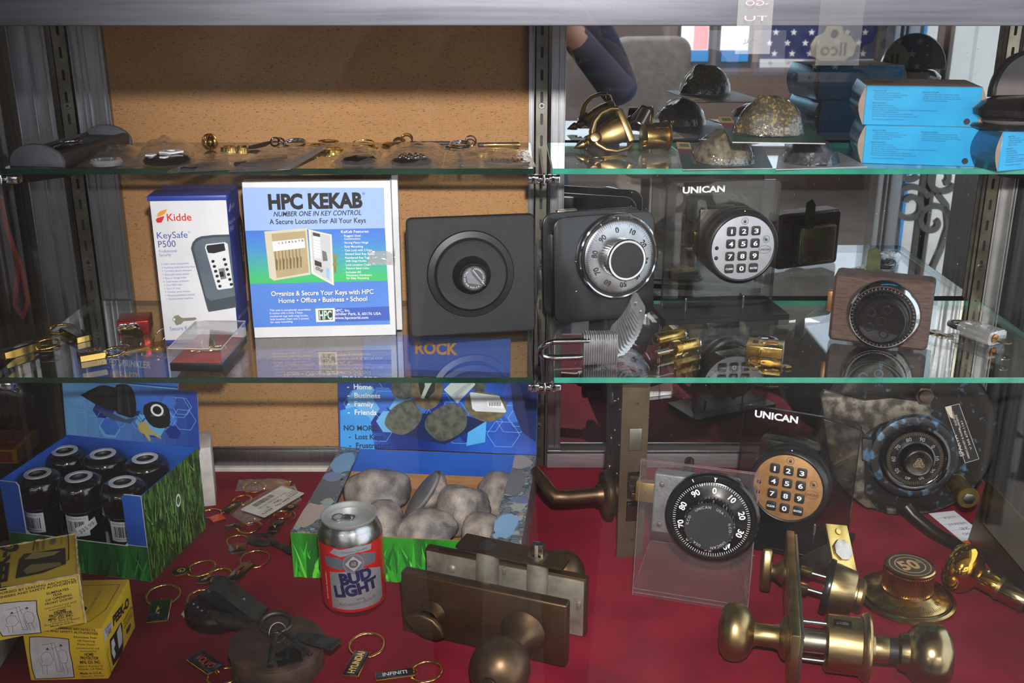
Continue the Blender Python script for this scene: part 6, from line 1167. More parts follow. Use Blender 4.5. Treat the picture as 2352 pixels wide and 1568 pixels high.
b = MB(); b.box(0, w, dp, dp + 1.2, 0, h, CARDBROWN); b.box(1.2, w - 1.2, dp - .3, dp, h * .42, h, BLUEI); b.build('back_panel', t)
for sd, x0 in ((0, 0), (1, w - 1.2)):
    b = MB(); b.box(x0, x0 + 1.2, 1.2, dp, 0, h, PEBBLE); b.build('side_panel', t)
    b = MB(); wf0, wf1 = 34, 26
    pts = [(0, 0), (wf0, 2), (wf1, dp), (0, dp)] if sd == 0 else [(w - wf0, 2), (w, 0), (w, dp), (w - wf1, dp)]
    b.prism(pts, h, h + .9, PEBBLE); b.build('folded_flap', t)
    P = Print(); r_ = random.Random(20 + sd); cols = [ink(c) for c in ((104, 132, 160), (136, 160, 182), (84, 104, 124), (160, 152, 140), (120, 116, 116), (72, 92, 110), (150, 160, 150))]
    big = [(.18, .3, 15, 30, ink((168, 154, 146))), (.45, .42, 15, 36, ink((92, 98, 104))), (.62, .42, 12, 14, ink((116, 134, 166))), (.80, .55, 15, 30, ink((120, 158, 190))), (.33, .7, 7, 8, ink((150, 160, 148)))] if sd == 0 else [(.16, .4, 15, 28, ink((126, 162, 196))), (.36, .68, 9, 10, ink((150, 158, 146))), (.44, .74, 11, 9, ink((104, 116, 146))), (.64, .3, 12, 34, ink((110, 108, 108))), (.9, .32, 13, 20, ink((164, 152, 146)))]
    for k in range(60): big.insert(0, (r_.uniform(.03, .97), r_.uniform(.1, .9), r_.uniform(1.5, 5), r_.uniform(2, 6), cols[k % 7]))
    for v, u, a_, c_, m_ in big:
        wf = wf0 + (wf1 - wf0) * v; xc = u * wf if sd == 0 else w - wf + u * wf; lo, hi_ = (0.3, wf - .3) if sd == 0 else (w - wf + .3, w - .3); n_ = 9; ph = r_.uniform(0, 6)
        P.poly([(min(max(xc + a_ * (1 + .25 * sin(ph + i * 2.3)) * cos(2 * pi * i / n_), lo), hi_), min(max(v * dp + c_ * sin(2 * pi * i / n_), 1), dp - 1)) for i in range(n_)], m_); P.z -= P.step * .7
    P.build('pebble_print', t, T(0, 0, h + .9))
HQ = px(d3, [(418, 60), (2094, 90), (2085, 662), (432, 598)]); HM = T(-1, dp + 1.3, h + 1) @ RX(-7); hw = w + 1; hh = 92
boardface(t, HM, hw, hh, mat('header_blue_print', (44, 96, 204), .3, col2=(22, 44, 122), ns=9, detail=1, lo=.38, hi=.6, coat=.25))
P = Print(hw, hh); hexes(P, hw, hh, 34, 12, 22); HQ2 = HQ; P.f = homog(HQ, [(0, hh), (hw, hh), (hw, 0), (0, 0)]); q = lambda *a: [d3(*p) for p in a]
RKP = mat('rock_picture', (96, 98, 88), .35, col2=(64, 66, 62), ns=130, detail=6); RKP2 = mat('rock_picture_brown', (120, 106, 80), .35, col2=(92, 84, 64), ns=130, detail=6); SHD = ink((26, 40, 84), .3)
P.poly(q((436, 320), (560, 290), (680, 380), (720, 620), (440, 596)), ink((64, 150, 222), .3)); P.poly(q((1860, 100), (2088, 100), (2080, 560), (1960, 480), (1880, 300)), ink((20, 34, 84), .3)); P.poly(q((1500, 420), (1650, 400), (1640, 560), (1480, 590)), ink((84, 170, 232), .3))
P.poly(q((820, 420), (1000, 520), (1300, 580), (1500, 480), (1640, 400), (1300, 300)), SHD)
P.blob(q((845, 100), (900, 70), (1040, 66), (1040, 220), (960, 234), (860, 214)), RKP); P.blob(q((1500, 90), (1640, 80), (1652, 160), (1560, 180)), RKP); P.blob(q((1018, 70), (1280, 70), (1284, 180), (1240, 280), (1150, 316), (1060, 280), (1020, 200)), RKP2); P.poly(q((1070, 70), (1220, 70), (1210, 170), (1150, 230), (1090, 190)), ink((40, 40, 40)))
P.poly(q((1120, 60), (1186, 60), (1190, 100), (1160, 150), (1120, 228), (1096, 220), (1130, 130)), ink((176, 190, 176))); P.poly(q((1288, 154), (1380, 70), (1540, 90), (1556, 110), (1404, 258)), ink((198, 204, 206))); P.poly(q((1360, 190), (1500, 90), (1540, 94), (1400, 210)), ink((170, 178, 182)))
P.blob(q((792, 400), (850, 300), (960, 240), (1050, 236), (1060, 290), (1120, 330), (1080, 430), (980, 500), (900, 508), (810, 450)), RKP); P.blob(q((1124, 430), (1140, 360), (1280, 270), (1380, 254), (1470, 300), (1494, 400), (1450, 490), (1280, 562), (1220, 540), (1150, 480)), RKP)
P.blob(q((1456, 260), (1500, 170), (1600, 160), (1780, 190), (1832, 280), (1810, 350), (1700, 404), (1600, 396), (1490, 340)), RKP2); P.poly(q((1508, 176), (1520, 170), (1760, 196), (1822, 318), (1812, 328), (1560, 318), (1530, 300)), ink((206, 210, 214))); P.poly(q((1650, 238), (1790, 252), (1800, 296), (1664, 284)), INKW)
for k in range(14): x = 1674 + 7.4 * k; P.poly(q((x, 246), (x + (3 if k % 3 else 5), 246), (x + (4 if k % 3 else 6), 276), (x + 1, 276)), INK); P.z -= P.step
P.up()
for s, a_, l, c_ in (('IDEAL FOR:', (456, 98), 300, INKW), ('-  Home', (494, 156), 198, INKW), ('-  Business', (496, 222), 266, INKW), ('-  Family', (498, 286), 212, INKW), ('-  Friends', (499, 350), 234, INKW), ('NO MORE:', (468, 470), 272, ink((22, 36, 64))), ('-  Lost Keys', (508, 536), 280, ink((22, 36, 64))), ('-  Frustration!', (512, 602), 338, ink((22, 36, 64)))): P.text(s, d3(*a_), d3(a_[0] + l, a_[1] + l * .012), c_, hpx=10.5, bold=1.5); P.z -= P.step
P.build('header_print', t, HM @ FRONT)
tw = hw * .735; TM = HM @ T(hw * .128, 1.4, hh + 3) @ RX(-5); boardface(t, TM, tw, 50, mat('title_blue_print', (52, 92, 196), .3, col2=(36, 66, 160), ns=8, coat=.25), name='title_card'); P = Print(tw, 50); P.text('ROCK', (tw * .355, 28), (tw * .645, 28), ink((226, 152, 44)), h=13.5, bold=3); P.rect(.5, .5, tw - .5, 8, HEXD); P.build('title_print', t, TM @ FRONT)
RK = mat('painted_rock', (158, 147, 138), .55, col2=(84, 79, 80), ns=38, detail=9, lo=.38, hi=.62, bump=.9, bs=420)
G = 'fake rocks in the wide display carton'
def bigrock(lab, p, a, d, hgt, yaw, seed, roll=0, cut=False, zc=None):
    zc = hgt * .92 + 2.4 if zc is None else zc; t = thing('fake_rock', lab, 'rock', Matrix.Translation(onz(d3(*p), zc / 1000)) @ RZ(yaw) @ RY(roll), G)
    b = MB(); rockmesh(b, RK, a, d, hgt, seed, None, .15, 4, 1.8, flat=(-hgt * .05 if cut else None)); b.build('stone', t)
    if cut: b = MB(); o_ = circ(1, 28, 0, 0, 0, a * .86, d * .84); b.prism(o_, -hgt * .05 - 3.4, -hgt * .05, mat('grey_base_plate', (120, 120, 122), .5), None, .6); b.build('base_plate', t)
bigrock('fake rock at the back left of the wide display carton, large and rounded', (800, 950), 40, 30, 27, -8, 1.2)
bigrock('fake rock standing on edge with its grey base plate showing', (1192, 985), 36, 25, 21, 10, 5.6, roll=128, cut=True, zc=34)
bigrock('fake rock in the right centre of the wide display carton, tall and pale', (1490, 1105), 32, 28, 30, 25, 9.1)
bigrock('fake rock at the back right corner, half under the pebble-printed flap', (1800, 980), 26, 30, 28, 0, 14.5)
bigrock('fake rock at the front left, partly behind the beer can', (850, 1225), 27, 26, 25, 30, 18.2)
bigrock('fake rock at the front centre of the wide display carton, pointed on top', (1220, 1275), 36, 24, 22, -6, 22.7)
bigrock('fake rock at the front right behind the bronze latch plate', (1690, 1280), 26, 24, 21, 12, 27.4)
# --- beer can
base = onz((817, 1384), 0); t = thing('beer_can', 'short red and silver beer can standing on the red cloth', 'can', Matrix.Translation(base) @ RY(-1.2))
CANM = mat('can_aluminium', (178, 178, 176), .24, 1, (160, 160, 158), ns=12, stretch=(1, 1, 20)); r = 32.6; Hc = 104
b = MB(); b.lathe([(0, 3), (22, 2), (24, 0), (26, .4), (30, 4.5), (r, 9), (r, Hc - 22), (r - .6, Hc - 17), (r - 3.8, Hc - 9), (r - 5.2, Hc - 6), (r - 5.6, Hc - 4)], CANM, 72); b.build('body', t)
b = MB(); b.lathe([(r - 5.6, Hc - 4), (r - 4.4, Hc - 1.4), (r - 4.4, Hc - .4), (r - 5.2, Hc), (r - 6.4, Hc - .5), (r - 6.8, Hc - 5.4), (r - 8.4, Hc - 6.4), (r - 10, Hc - 5.2), (0, Hc - 5.2)], mat('can_lid', (200, 200, 198), .4, .75, (192, 192, 190), ns=12), 64); b.build('lid', t)
b = MB(); b.tube([(-5 + 9 * cos(2 * pi * k / 20) * .62 - 6, 6.4 * sin(2 * pi * k / 20), Hc - 3.8) for k in range(20)], .9, CANM, 8, None, True); b.prism(rrect(-7, 6, -5, 5, 3), Hc - 4.6, Hc - 3.6, CANM, RZ(-18), .3, 1); b.cyl(2, Hc - 4.6, Hc - 2.8, CANM, 14, T(3, -1, 0), .3); b.build('pull_tab', t)
RED = mat('can_red', (206, 26, 26), .26, .35, (196, 22, 22), ns=20, coat=.3); SILP = mat('can_silver_panel', (182, 182, 186), .3, .6, (168, 168, 172), ns=40); GRP = ink((84, 86, 94), .35); GRP2 = ink((120, 122, 128), .35); NV = ink((24, 26, 66), .35)
P = Print(); P.step = .02; P.rect(-68, 10, 68, Hc - 21, RED); P.up()
P.poly([(-22, 13), (30, 13), (36, 16), (36, 50), (24, 55), (14, 58), (4, 58), (-8, 56), (-22, 54)], SILP)
P.poly([(-26, 60), (-8, 58), (-2, 66), (-10, 72), (-28, 70)], GRP); P.poly([(28, 60), (12, 60), (6, 68), (14, 76), (30, 70)], GRP); P.poly([(-20, 76), (-8, 73), (8, 77), (24, 76), (25, 82), (8, 84), (-8, 81), (-14, 82)], GRP2); P.text('Genuine Quality', (-7, 77), (20, 78.5), INK, h=2.2)
P.disc(4.5, 65, 11.5, 11.5, GRP, 36); P.ringp(4.5, 65, 9.6, 10.2, GRP2, 36); P.poly([(4.5, 73.5), (13, 65), (4.5, 56.5), (-4, 65)], ink((150, 140, 140), .35)); P.disc(4.5, 65, 4.6, 4.6, ink((70, 66, 72), .35), 24); P.text('AB', (2, 63), (7, 63), GRP2, h=4, bold=2)
P.text('BUD', (-10, 41.5), (23, 46), NV, h=11.5, bold=5); P.text('LIGHT', (-17, 27), (29, 33), NV, h=11.5, bold=5); P.text('BEER', (5, 23.6), (13, 24.2), NV, h=1.4); P.text('Anheuser-Busch', (-14, 16.5), (25, 20.5), GRP, h=4, italic=1)
P.text('VISIT OUR BREWERY', (-27, 20), (-27, 52), INKW, h=1.3); wrapprint(P, 'label_print', t, r + .05, RZ(4))
# --- key fobs on the red cloth
fob('gold key fob with a square orange face, nearest the grass-printed display', d4(560, 462), d4(520, 428), 0, 17, None, ename=ink((214, 62, 34), .2), rR=14, ra=150)
fob('gold key fob half hidden under the labelled plastic bag, pale striped end', d4(600, 398), d4(690, 330), 0, 13, 'cross', rR=11)
fob('black enamel key fob tucked against the wide display carton', d4(1090, 345), d4(1020, 395), 0, 13, 'oval', rR=10)
fob('long black key fob with a large gold ring beside the wide display carton', d4(925, 540), d4(975, 462), 0, 15, 'wing', rR=15)
fob('leaf-shaped black key fob next to the old key', d4(590, 500), d4(715, 500), 0, 15, 'wing', 'leaf', rR=13)
fob('square black key fob with a red cross mark below the labelled bag', d4(682, 690), d4(684, 622), 0, 20, 'cross', rR=12, ecol=ink((206, 90, 40)))
fob('round-ended black key fob at the bottom corner of the grass-printed display', d4(228, 828), d4(360, 800), 0, 16, 'oval', 'round', rR=15)
fob('slanting black key fob left of the beer can', d4(640, 880), d4(768, 756), 0, 16, 'wing', rR=16, ecol=ink((190, 60, 40)))
fob('small pointed black key fob partly under the steel hasp', d4(400, 900), d4(510, 852), 0, 15, 'cross', 'leaf', rR=12)
fob('upright black key fob with a gold flame mark, right of the yellow cartons', d4(126, 1168), d4(158, 1015), 0, 21, 'flame', rR=17)
fob('cream enamel key fob with a red figure, partly under the dark padlock', d4(352, 1138), d4(410, 1030), 0, 22, 'figure', 'shield', rR=14, ename=ink((206, 196, 160), .2))
fob('black key fob with red letters at the bottom edge, left of the big round padlock', d4(388, 1400), d4(540, 1505), 0, 19, 'VOLVO', rR=14, ecol=ink((196, 60, 50)))
fob('black key fob with gold letters right of the big round padlock', d4(1465, 1545), d4(1555, 1372), 0, 16, 'HYUNDAI', rR=17, textw=.86, rot=0, ecol=ink((236, 190, 90)))
fob('black key fob with silver letters at the bottom edge, left of the bronze knob', d5(-70, 1500), d5(282, 1452), 0, 12, 'INFINITI', rR=15, textw=.62, ecol=ink((190, 192, 200)))
# --- bags on the cloth
bag('clear_bag', 'clear plastic bag with two gold discs at the back of the red cloth', px(d4, [(668, 236), (1010, 235), (1060, 165), (690, 158)]), 6, 3.9, None, 'clear bags on the red cloth', 0)
t = thing('gold_disc_fob', 'gold ring and disc inside the clear bag at the back of the red cloth', 'key ring', Matrix.Translation(onz(d4(800, 215), .0005))); b = MB(); b.torus(14, 1.1, GOLD, T(0, 0, 1.2)); b.build('ring', t); b = MB(); b.lathe([(0, 0), (17, 0), (18, 1.5), (0, 2.4)], mat('amber_gilt', (206, 150, 60), .25, 1), 28, T(26, 6, 0)); b.build('disc', t)
t, o = bag('clear_bag', 'clear plastic bag with a white printed paper label, beside the wide display carton', px(d4, [(760, 480), (1130, 300), (1080, 190), (620, 395)]), 15, 6.1, None, 'clear bags on the red cloth', 0)
LM = axes(onz(d4(870, 418), .019) - o, (onz(d4(1150, 250), .019) - onz(d4(870, 418), .019)).normalized(), Vector((0, 0, 1)).cross((onz(d4(1150, 250), .019) - onz(d4(870, 418), .019)).normalized()), Vector((0, 0, 1))); lw_ = (onz(d4(1150, 250), .019) - onz(d4(870, 418), .019)).length * 1e3
b = MB(); b.prism(rrect(0, lw_, 0, 38, 2), -.2, .2, mat('label_paper', (212, 208, 200), .7), LM); b.build('paper_label', t)
P = Print(); P.z = .3
P.text('Item No.  35272', (lw_ * .72, 9), (lw_ * .06, 9), INK, h=3.6, bold=1); P.text('Qty.   3', (lw_ * .62, 15.5), (lw_ * .28, 15.5), INK, h=3.6, bold=1); P.text('HEART LOCK REEF DPS 3/PK', (lw_ * .86, 22), (lw_ * .16, 22), INK, h=2.6)
x = lw_ * .2; r_ = random.Random(3)
while x < lw_ * .66: ww = r_.choice((.3, .6, .9)); P.rect(x, 26, x + ww, 34, INK); P.z -= P.step; x += ww + r_.choice((.4, .7))
P.up(); P.line(rrect(lw_ * .78, lw_ * .96, 8, 17, 1.5), .5, INK, True); P.text('LUCKY', (lw_ * .95, 14), (lw_ * .8, 14), INK, h=2.4, bold=1); P.text('LINE', (lw_ * .93, 10), (lw_ * .82, 10), INK, h=2.4, bold=1); P.build('label_print', t, LM)
# --- old door key
t = thing('old_key', 'dull grey old key with an oval bow pointing at the wide display carton', 'key', place(d4(855, 610), 0, d4(1045, 705)) @ T(0, 0, 1.2) @ RY(-7) @ T(0, 0, 6))
OLDS = mat('dull_key_metal', (92, 90, 84), .4, .9, (64, 62, 58), ns=60, r2=.6)
b = MB(); b.holed(circ(1, 30, 0, 0, 0, 20, 13), [circ(1, 20, -3, 4, 0, 9, 4)], -1, 1, OLDS); b.build('bow', t); b = MB(); b.cyl(3, 18, 62, OLDS, 14, RY(90), .4); b.box(48, 60, -7, 0, -1, 1, OLDS, .3); b.build('shank', t)
# --- old round padlock, its keys, and the smaller dark one beside it
cP = onz(d4(962, 1372), .013); t = thing('round_padlock', 'big old round iron padlock lying flat on the red cloth', 'padlock', Matrix.Translation((cP.x, cP.y, 0)) @ RZ(8)); rp = 44
b = MB(); b.lathe([(0, .2), (rp - 3, .2), (rp - 1, 3), (rp - 1, 22), (rp - 2, 24), (0, 24)], IRON, 64); b.build('body', t); b = MB(); b.lathe([(rp - 1.4, 24), (rp + .6, 24.4), (rp + .6, 26), (rp - 1, 27), (0, 27)], IRON, 64); b.build('face_plate', t)
b = MB(); b.prism([(4, -40), (26, -34), (22, -18), (12, -12), (0, -20)], 27, 28.6, mat('dark_iron', (40, 34, 30), .5, .6), None, .5); b.cyl(5, 26.5, 29, IRON, 20, T(12, -2, 0), .6); b.box(10.5, 13.5, -30, -16, 28.4, 29, BLACK); b.build('keyhole_cover', t)
b = MB(); b.tube([(-16, 30, 14), (-24, 42, 15), (-36, 52, 16), (-50, 58, 16), (-62, 66, 15), (-72, 76, 13)], [8, 8, 8, 7.5, 7, 6], OLDS, 14); b.build('shackle', t)
c2_ = onz(d4(520, 1140), 0); t = thing('dark_padlock', 'smaller dark brown padlock lying beside the big round one', 'padlock', Matrix.Translation((c2_.x, c2_.y, 0)) @ RZ(-32))
DKB2 = mat('dark_brown_metal', (46, 24, 22), .22, .5, (34, 18, 18), ns=40, r2=.4); b = MB(); b.lathe([(0, .2), (22, .2), (25, 4), (25, 14), (22, 18), (0, 19.5)], DKB2, 44, None, 1.25, 1); b.build('body', t)
for k in range(5): b = MB(); b.ball(1.3, STEEL, T(-18 + 8 * k, -12 + 2 * abs(k - 2), 18.6), seg=8); b.build('rivet', t)
b = MB(); b.tube([(-16, 14, 24), (-14, 15, 32), (0, 14, 36), (30, 10, 31), (62, 8, 24)], 1, mat('hasp_steel', (124, 124, 122), .34, .95, (96, 96, 94), ns=50), M=None, flat=(3.4, 17, (0, 0, 1))); b.tube([(-20, 9, 22), (-10, 9, 24), (30, 5, 22), (60, 4, 17)], 1, mat('hasp_dark', (70, 68, 66), .4, .9), flat=(5, 19, (0, 0, 1))); b.build('hasp', t)
b = MB(); b.cyl(2.2, 0, 2.4, STEEL, 14, T(34, 10, 31.5), .4); b.build('rivet', t)
kr = onz(d4(950, 1150), .034); t = thing('old_key_ring', 'thick iron ring with old keys lying on the big round padlock', 'key ring', Matrix.Translation(kr) @ RZ(-10)); b = MB(); b.torus(15, 2.6, OLDS, RX(14), 40, 10, 1, .82); b.build('ring', t)
b = MB(); b.torus(9, .6, STEEL, T(8, -16, 1) @ RX(50) @ RY(50), 26, 6); b.build('wire_loop', t)
b = MB(); b.cyl(3.2, 0, 42, OLDS, 16, T(8, -22, 2) @ RZ(-74) @ RY(94), .6); b.torus(4.5, 1.4, OLDS, T(7, -18, 2), 20, 8); b.box(-1.2, 1.2, 0, 9, -1, 1, OLDS, M=T(19, -56, 1) @ RZ(-70)); b.build('barrel_key', t)
b = MB(); b.box(0, 46, -2, 2, -1, 1, OLDS, .3, M=T(14, -14, 1) @ RZ(-38)); b.box(20, 44, -6, -2, -.6, .6, OLDS, .2, M=T(14, -14, 1) @ RZ(-38)); b.build('flat_key', t)
b = MB(); b.prism([(0, -5), (16, -8), (42, -8), (45, 8), (18, 8), (0, 5)], -.8, .8, OLDS, T(26, -14, -1) @ RZ(-12) @ RX(6), .3, 1); b.build('steel_tag', t)
# ================================================================== CASE FLOOR, RIGHT
def ylocal(M, p, y):                 # where the sight line through p meets the local plane y (mm): local x, z in mm
    iM = M.inverted(); o = iM @ EYE; d = (iM.to_3x3() @ ray(p)); k = (y / 1000 - o.y) / d.y; v = o + d * k; return v.x * 1e3, v.z * 1e3
def wpos(M, x, y, z): return M @ Vector((x / 1000, y / 1000, z / 1000))
# --- bronze interconnected lock set
FC = px(d5, [(160, 520), (1660, 880), (1640, 1395), (175, 1060)])
M, w, h = upright(FC[3], FC[2], FC[0], 0); t = thing('bronze_lock_set', 'aged bronze lock set with a round knob and thumb-turn, in front of the rock display', 'lock', M)
b = MB(); b.box(0, w, 0, 13, 0.3, h, BRONZE, 2.2, 3); b.build('front_escutcheon', t)
x, z = ylocal(M, d5(1260, 1060), 0); AXK = T(x, 0, z) @ FRONT
b = MB(); b.lathe([(0, 0), (21, 0), (22.5, 1.5), (21, 3.5), (16, 9), (12, 18), (10.6, 28), (10.8, 32), (12.2, 34), (12.2, 37), (10, 39), (11, 42)], BRONZE, 48, AXK); b.build('knob_rose', t)
xb, zb = ylocal(M, d5(1075, 1335), -62)
b = MB(); b.lathe([(9, -25), (16, -23), (22.5, -17), (26.5, -8), (27.4, 0), (26.5, 8), (22.5, 16), (16, 22), (9, 25.4), (7.5, 25.6), (7, 23.8), (0, 23.6)], BRONZE, 48, T(x + (xb - x) * .25, -62, z + (zb - z) * .25) @ FRONT); b.build('knob', t)
b = MB(); b.cyl(6.4, 23, 27, mat('knob_button', (96, 78, 56), .3, .9), 24, T(x + (xb - x) * .25, -62, z + (zb - z) * .25) @ FRONT, 1); b.build('push_button', t)
x2, z2 = ylocal(M, d5(450, 890), 0); b = MB(); b.lathe([(0, 0), (13.4, 0), (14, 2), (12, 5), (11, 10), (10, 13)], BRONZE, 36, T(x2, 0, z2) @ FRONT); b.build('turn_rose', t)
b = MB(); o_ = [(-20, -3), (-14, 6), (-4, 10.5), (8, 10), (18, 4), (23, -4), (16, -11), (2, -13), (-12, -9)]; b.prism(o_, 12, 19, BRONZE, T(x2 - 2, 0, z2 - 3) @ FRONT @ RZ(-14), 2.2, 3); b.build('thumb_turn', t)
gap = 52; PLT = mat('plated_inside', (178, 172, 156), .4, .7, (132, 126, 114), ns=40, r2=.5)
x0, ztop = ylocal(M, d5(370, 320), gap); x1, z1 = ylocal(M, d5(1825, 600), gap)
b = MB(); b.box(x0, x1, gap + 2, gap + 12, .3, z1, BRONZE, 1.4, 2); b.build('rear_escutcheon', t); zt_ = z1
b = MB(); b.box(x0 + 2, x1 - 2, gap, gap + 2.4, 2, zt_ - 2.5, PLT, .6); 
for xx, zz in ((x0 + 4, zt_ * .72), (x1 - 8, zt_ * .5), ((x0 + x1) / 2, zt_ * .84)): b.box(xx, xx + 3.4, gap - 2.4, gap, zz, zz + 8, PLT, .4)
b.build('plated_back', t)
for xx, zz in ((x0 + 30, zt_ * .74), (x1 - 44, zt_ * .62)): b = MB(); b.lathe([(0, 3), (3, 2.4), (4.6, 0)], PLT, 20, T(xx, gap, zz) @ FRONT); b.build('stud', t)
b = MB(); xk, zk = ylocal(M, d5(1610, 450), gap + 46); b.ball(23.5, BRONZE, T(xk, gap + 46, min(zk, 40)), seg=40); b.cyl(11, 0, 30, BRONZE, 28, T(xk, gap + 40, min(zk, 40)) @ FRONT); b.build('rear_knob', t)
# latch plate on two tubes
ym = 33; cs = [ylocal(M, d5(*p), ym) for p in ((650, 300), (1600, 505))]
zl = (cs[0][1] + cs[1][1]) / 2; lp0 = M.inverted() @ onz(d5(648, 296), zl / 1000); lp1 = M.inverted() @ onz(d5(1600, 500), zl / 1000); lp2 = M.inverted() @ onz(d5(745, 180), zl / 1000)
pd = max(20, min(30, (lp2 - lp0).length * 1e3)); LMt = axes(lp0, Vector((lp1.x - lp0.x, lp1.y - lp0.y, 0)).normalized(), Vector((0, 0, 1)).cross(Vector((lp1.x - lp0.x, lp1.y - lp0.y, 0)).normalized()), Vector((0, 0, 1))); ll = (lp1 - lp0).length * 1e3
b = MB(); b.holed(rrect(0, ll, 0, pd, 1.5), [circ(2.4, 14, 11, pd * .5), circ(2.4, 14, ll - 11, pd * .5), circ(9.2, 20, ll * .26, pd * .5), circ(7.6, 20, ll * .74, pd * .5)], -1.2, 1.2, BRONZE, LMt); b.build('latch_plate', t)
for u, r_, m_ in ((.26, 11.4, 0), (.74, 10.4, 1)):
    b = MB(); b.ring(9.4 if m_ == 0 else 7.8, r_, -zl + 1 - 0, -1.2, PLT, 32, LMt @ T(ll * u, pd * .5, 0), .4); b.build('tube', t)
b = MB(); b.cyl(8.8, -3, .6, mat('bolt_end_dark', (62, 60, 62), .5, .5), 24, LMt @ T(ll * .26, pd * .5, 0)); b.build('dead_bolt', t)
b = MB(); b.ring(6, 10.2, 1.2, 2.2, ZINC, 28, LMt @ T(ll * .74, pd * .5, 0)); b.box(-6.5, 6.5, -3.5, 3.5, 0, 15, mat('latch_nickel', (182, 174, 164), .22, 1, (156, 148, 136), ns=60), 1, M=LMt @ T(ll * .74, pd * .5, 0)); b.box(-1.6, 1.6, -4.6, 4.6, 0, 14, PLT, .4, M=LMt @ T(ll * .74, pd * .5, 0)); b.build('latch_bolt', t)
# --- mortise lock with levers
BRZ2 = mat('satin_bronze', (112, 96, 76), .42, .7, (96, 80, 62), ns=30); BRZD = mat('dark_bronze_case', (66, 52, 38), .38, .8, (46, 38, 28), ns=26, r2=.55)
M, w, h = upright(d6(568, 1215), d6(745, 1215), (1424, 882), 0); M = M @ RZ(8); t = thing('mortise_lock', 'tall bronze mortise lock standing on end with lever handles', 'lock', M)
b = MB(); b.holed([(0, 0), (w, 0), (w, h), (0, h)], [rrect(w * .3, w * .78, h * .625, h * .755, .6, 1), rrect(w * .30, w * .80, h * .345, h * .505, .6, 1), rrect(w * .30, w * .76, h * .215, h * .335, .6, 1)], -1.6, 1.6, BRZ2, FRONT); b.build('face_plate', t)
b = MB(); b.box(3.5, w - 3.5, 2, 84, h * .22, h * .93, BRZD, 1.5, 2); b.build('lock_case', t)
for yy, zz, rr in ((64, .82, 11), (30, .86, 2.4), (20, .82, 1.6), (40, .66, 2.2), (56, .58, 2.6), (18, .62, 1.6), (24, .44, 1.8), (60, .40, 3.4)):
    b = MB(); b.cyl(rr, 0, 1, ink((52, 62, 64)) if rr > 5 else ABRASS, 20, T(3.6, yy, h * zz) @ RY(-90), .2); b.build('case_hole' if rr > 5 else 'rivet', t)
b = MB(); b.ball(2.2, CHROME, T(2.4, 40, h * .83), seg=12); b.build('set_screw', t)
for zz in (.895, .105): b = MB(); b.lathe([(3.6, 0), (3.4, .7), (0, 1)], BRZ2, 20, T(w * .55, -1.4, h * zz) @ FRONT); b.box(-2.4, 2.4, -.35, .35, .9, 1.15, INK, M=T(w * .55, -1.4, h * zz) @ FRONT @ RZ(20)); b.box(-.35, .35, -2.4, 2.4, .9, 1.15, INK, M=T(w * .55, -1.4, h * zz) @ FRONT @ RZ(20)); b.build('screw', t)
b = MB(); b.box(w * .31, w * .77, -1.9, 8, h * .628, h * .752, mat('nickel_bolt', (164, 160, 146), .36, .9, (150, 146, 132), ns=30), .4); b.build('dead_bolt', t)
DST = mat('worn_dark_steel', (112, 104, 94), .3, .95, (84, 76, 68), ns=40)
b = MB(); b.prism([(0, 0), (9, 0), (16, 6), (16, 8), (3, 8), (0, 6)], 0, 9, DST, T(w * .34, -11, h * .45) @ RX(0) @ RZ(0), .6); b.box(w * .32, w * .6, -9, 4, h * .405, h * .445, DST, .8); b.prism([(0, 0), (14, -5), (15, -2), (6, 6), (0, 6)], 0, 9, DST, T(w * .40, -11, h * .36), .6); b.build('anti_friction_latch', t)
b = MB(); b.mesh([(w * .32, 0, h * .22), (w * .74, 0, h * .22), (w * .74, 0, h * .33), (w * .32, 0, h * .33), (w * .32, -3, h * .22), (w * .74, -3, h * .22), (w * .74, -9, h * .325), (w * .32, -9, h * .325)], [(4, 5, 6, 7), (0, 4, 7, 3), (1, 2, 6, 5), (3, 7, 6, 2), (0, 1, 5, 4)], mat('polished_latch', (150, 140, 136), .14, 1)); b.build('latch_bolt', t)
yl = 52
for sd in (-1, 1):
    xs = 3.5 if sd < 0 else w - 3.5; zz = ylocal(M, d6(450, 800), yl)[1]
    Mr = T(xs, yl, zz) @ RY(90 * sd); b = MB(); b.lathe([(0, 0), (27, 0), (28, 2), (28, 6), (26, 8.5), (20, 9), (12, 10), (11, 16)], BRONZE, 48, Mr); b.build('rose', t)
    b = MB(); pts = [(xs + sd * 9, yl, zz), (xs + sd * 20, yl, zz), (xs + sd * 50, yl - 2, zz), (xs + sd * 64, yl - 1, zz + 1), (xs + sd * 70, yl + 8, zz + 5), (xs + sd * 76, yl + 22, zz + 12), (xs + sd * 82, yl + 38, zz + 18)]
    b.tube(pts, [10, 8.5, 8.2, 8.6, 8.2, 7, 5.4], BRONZE, 16); b.build('lever', t)
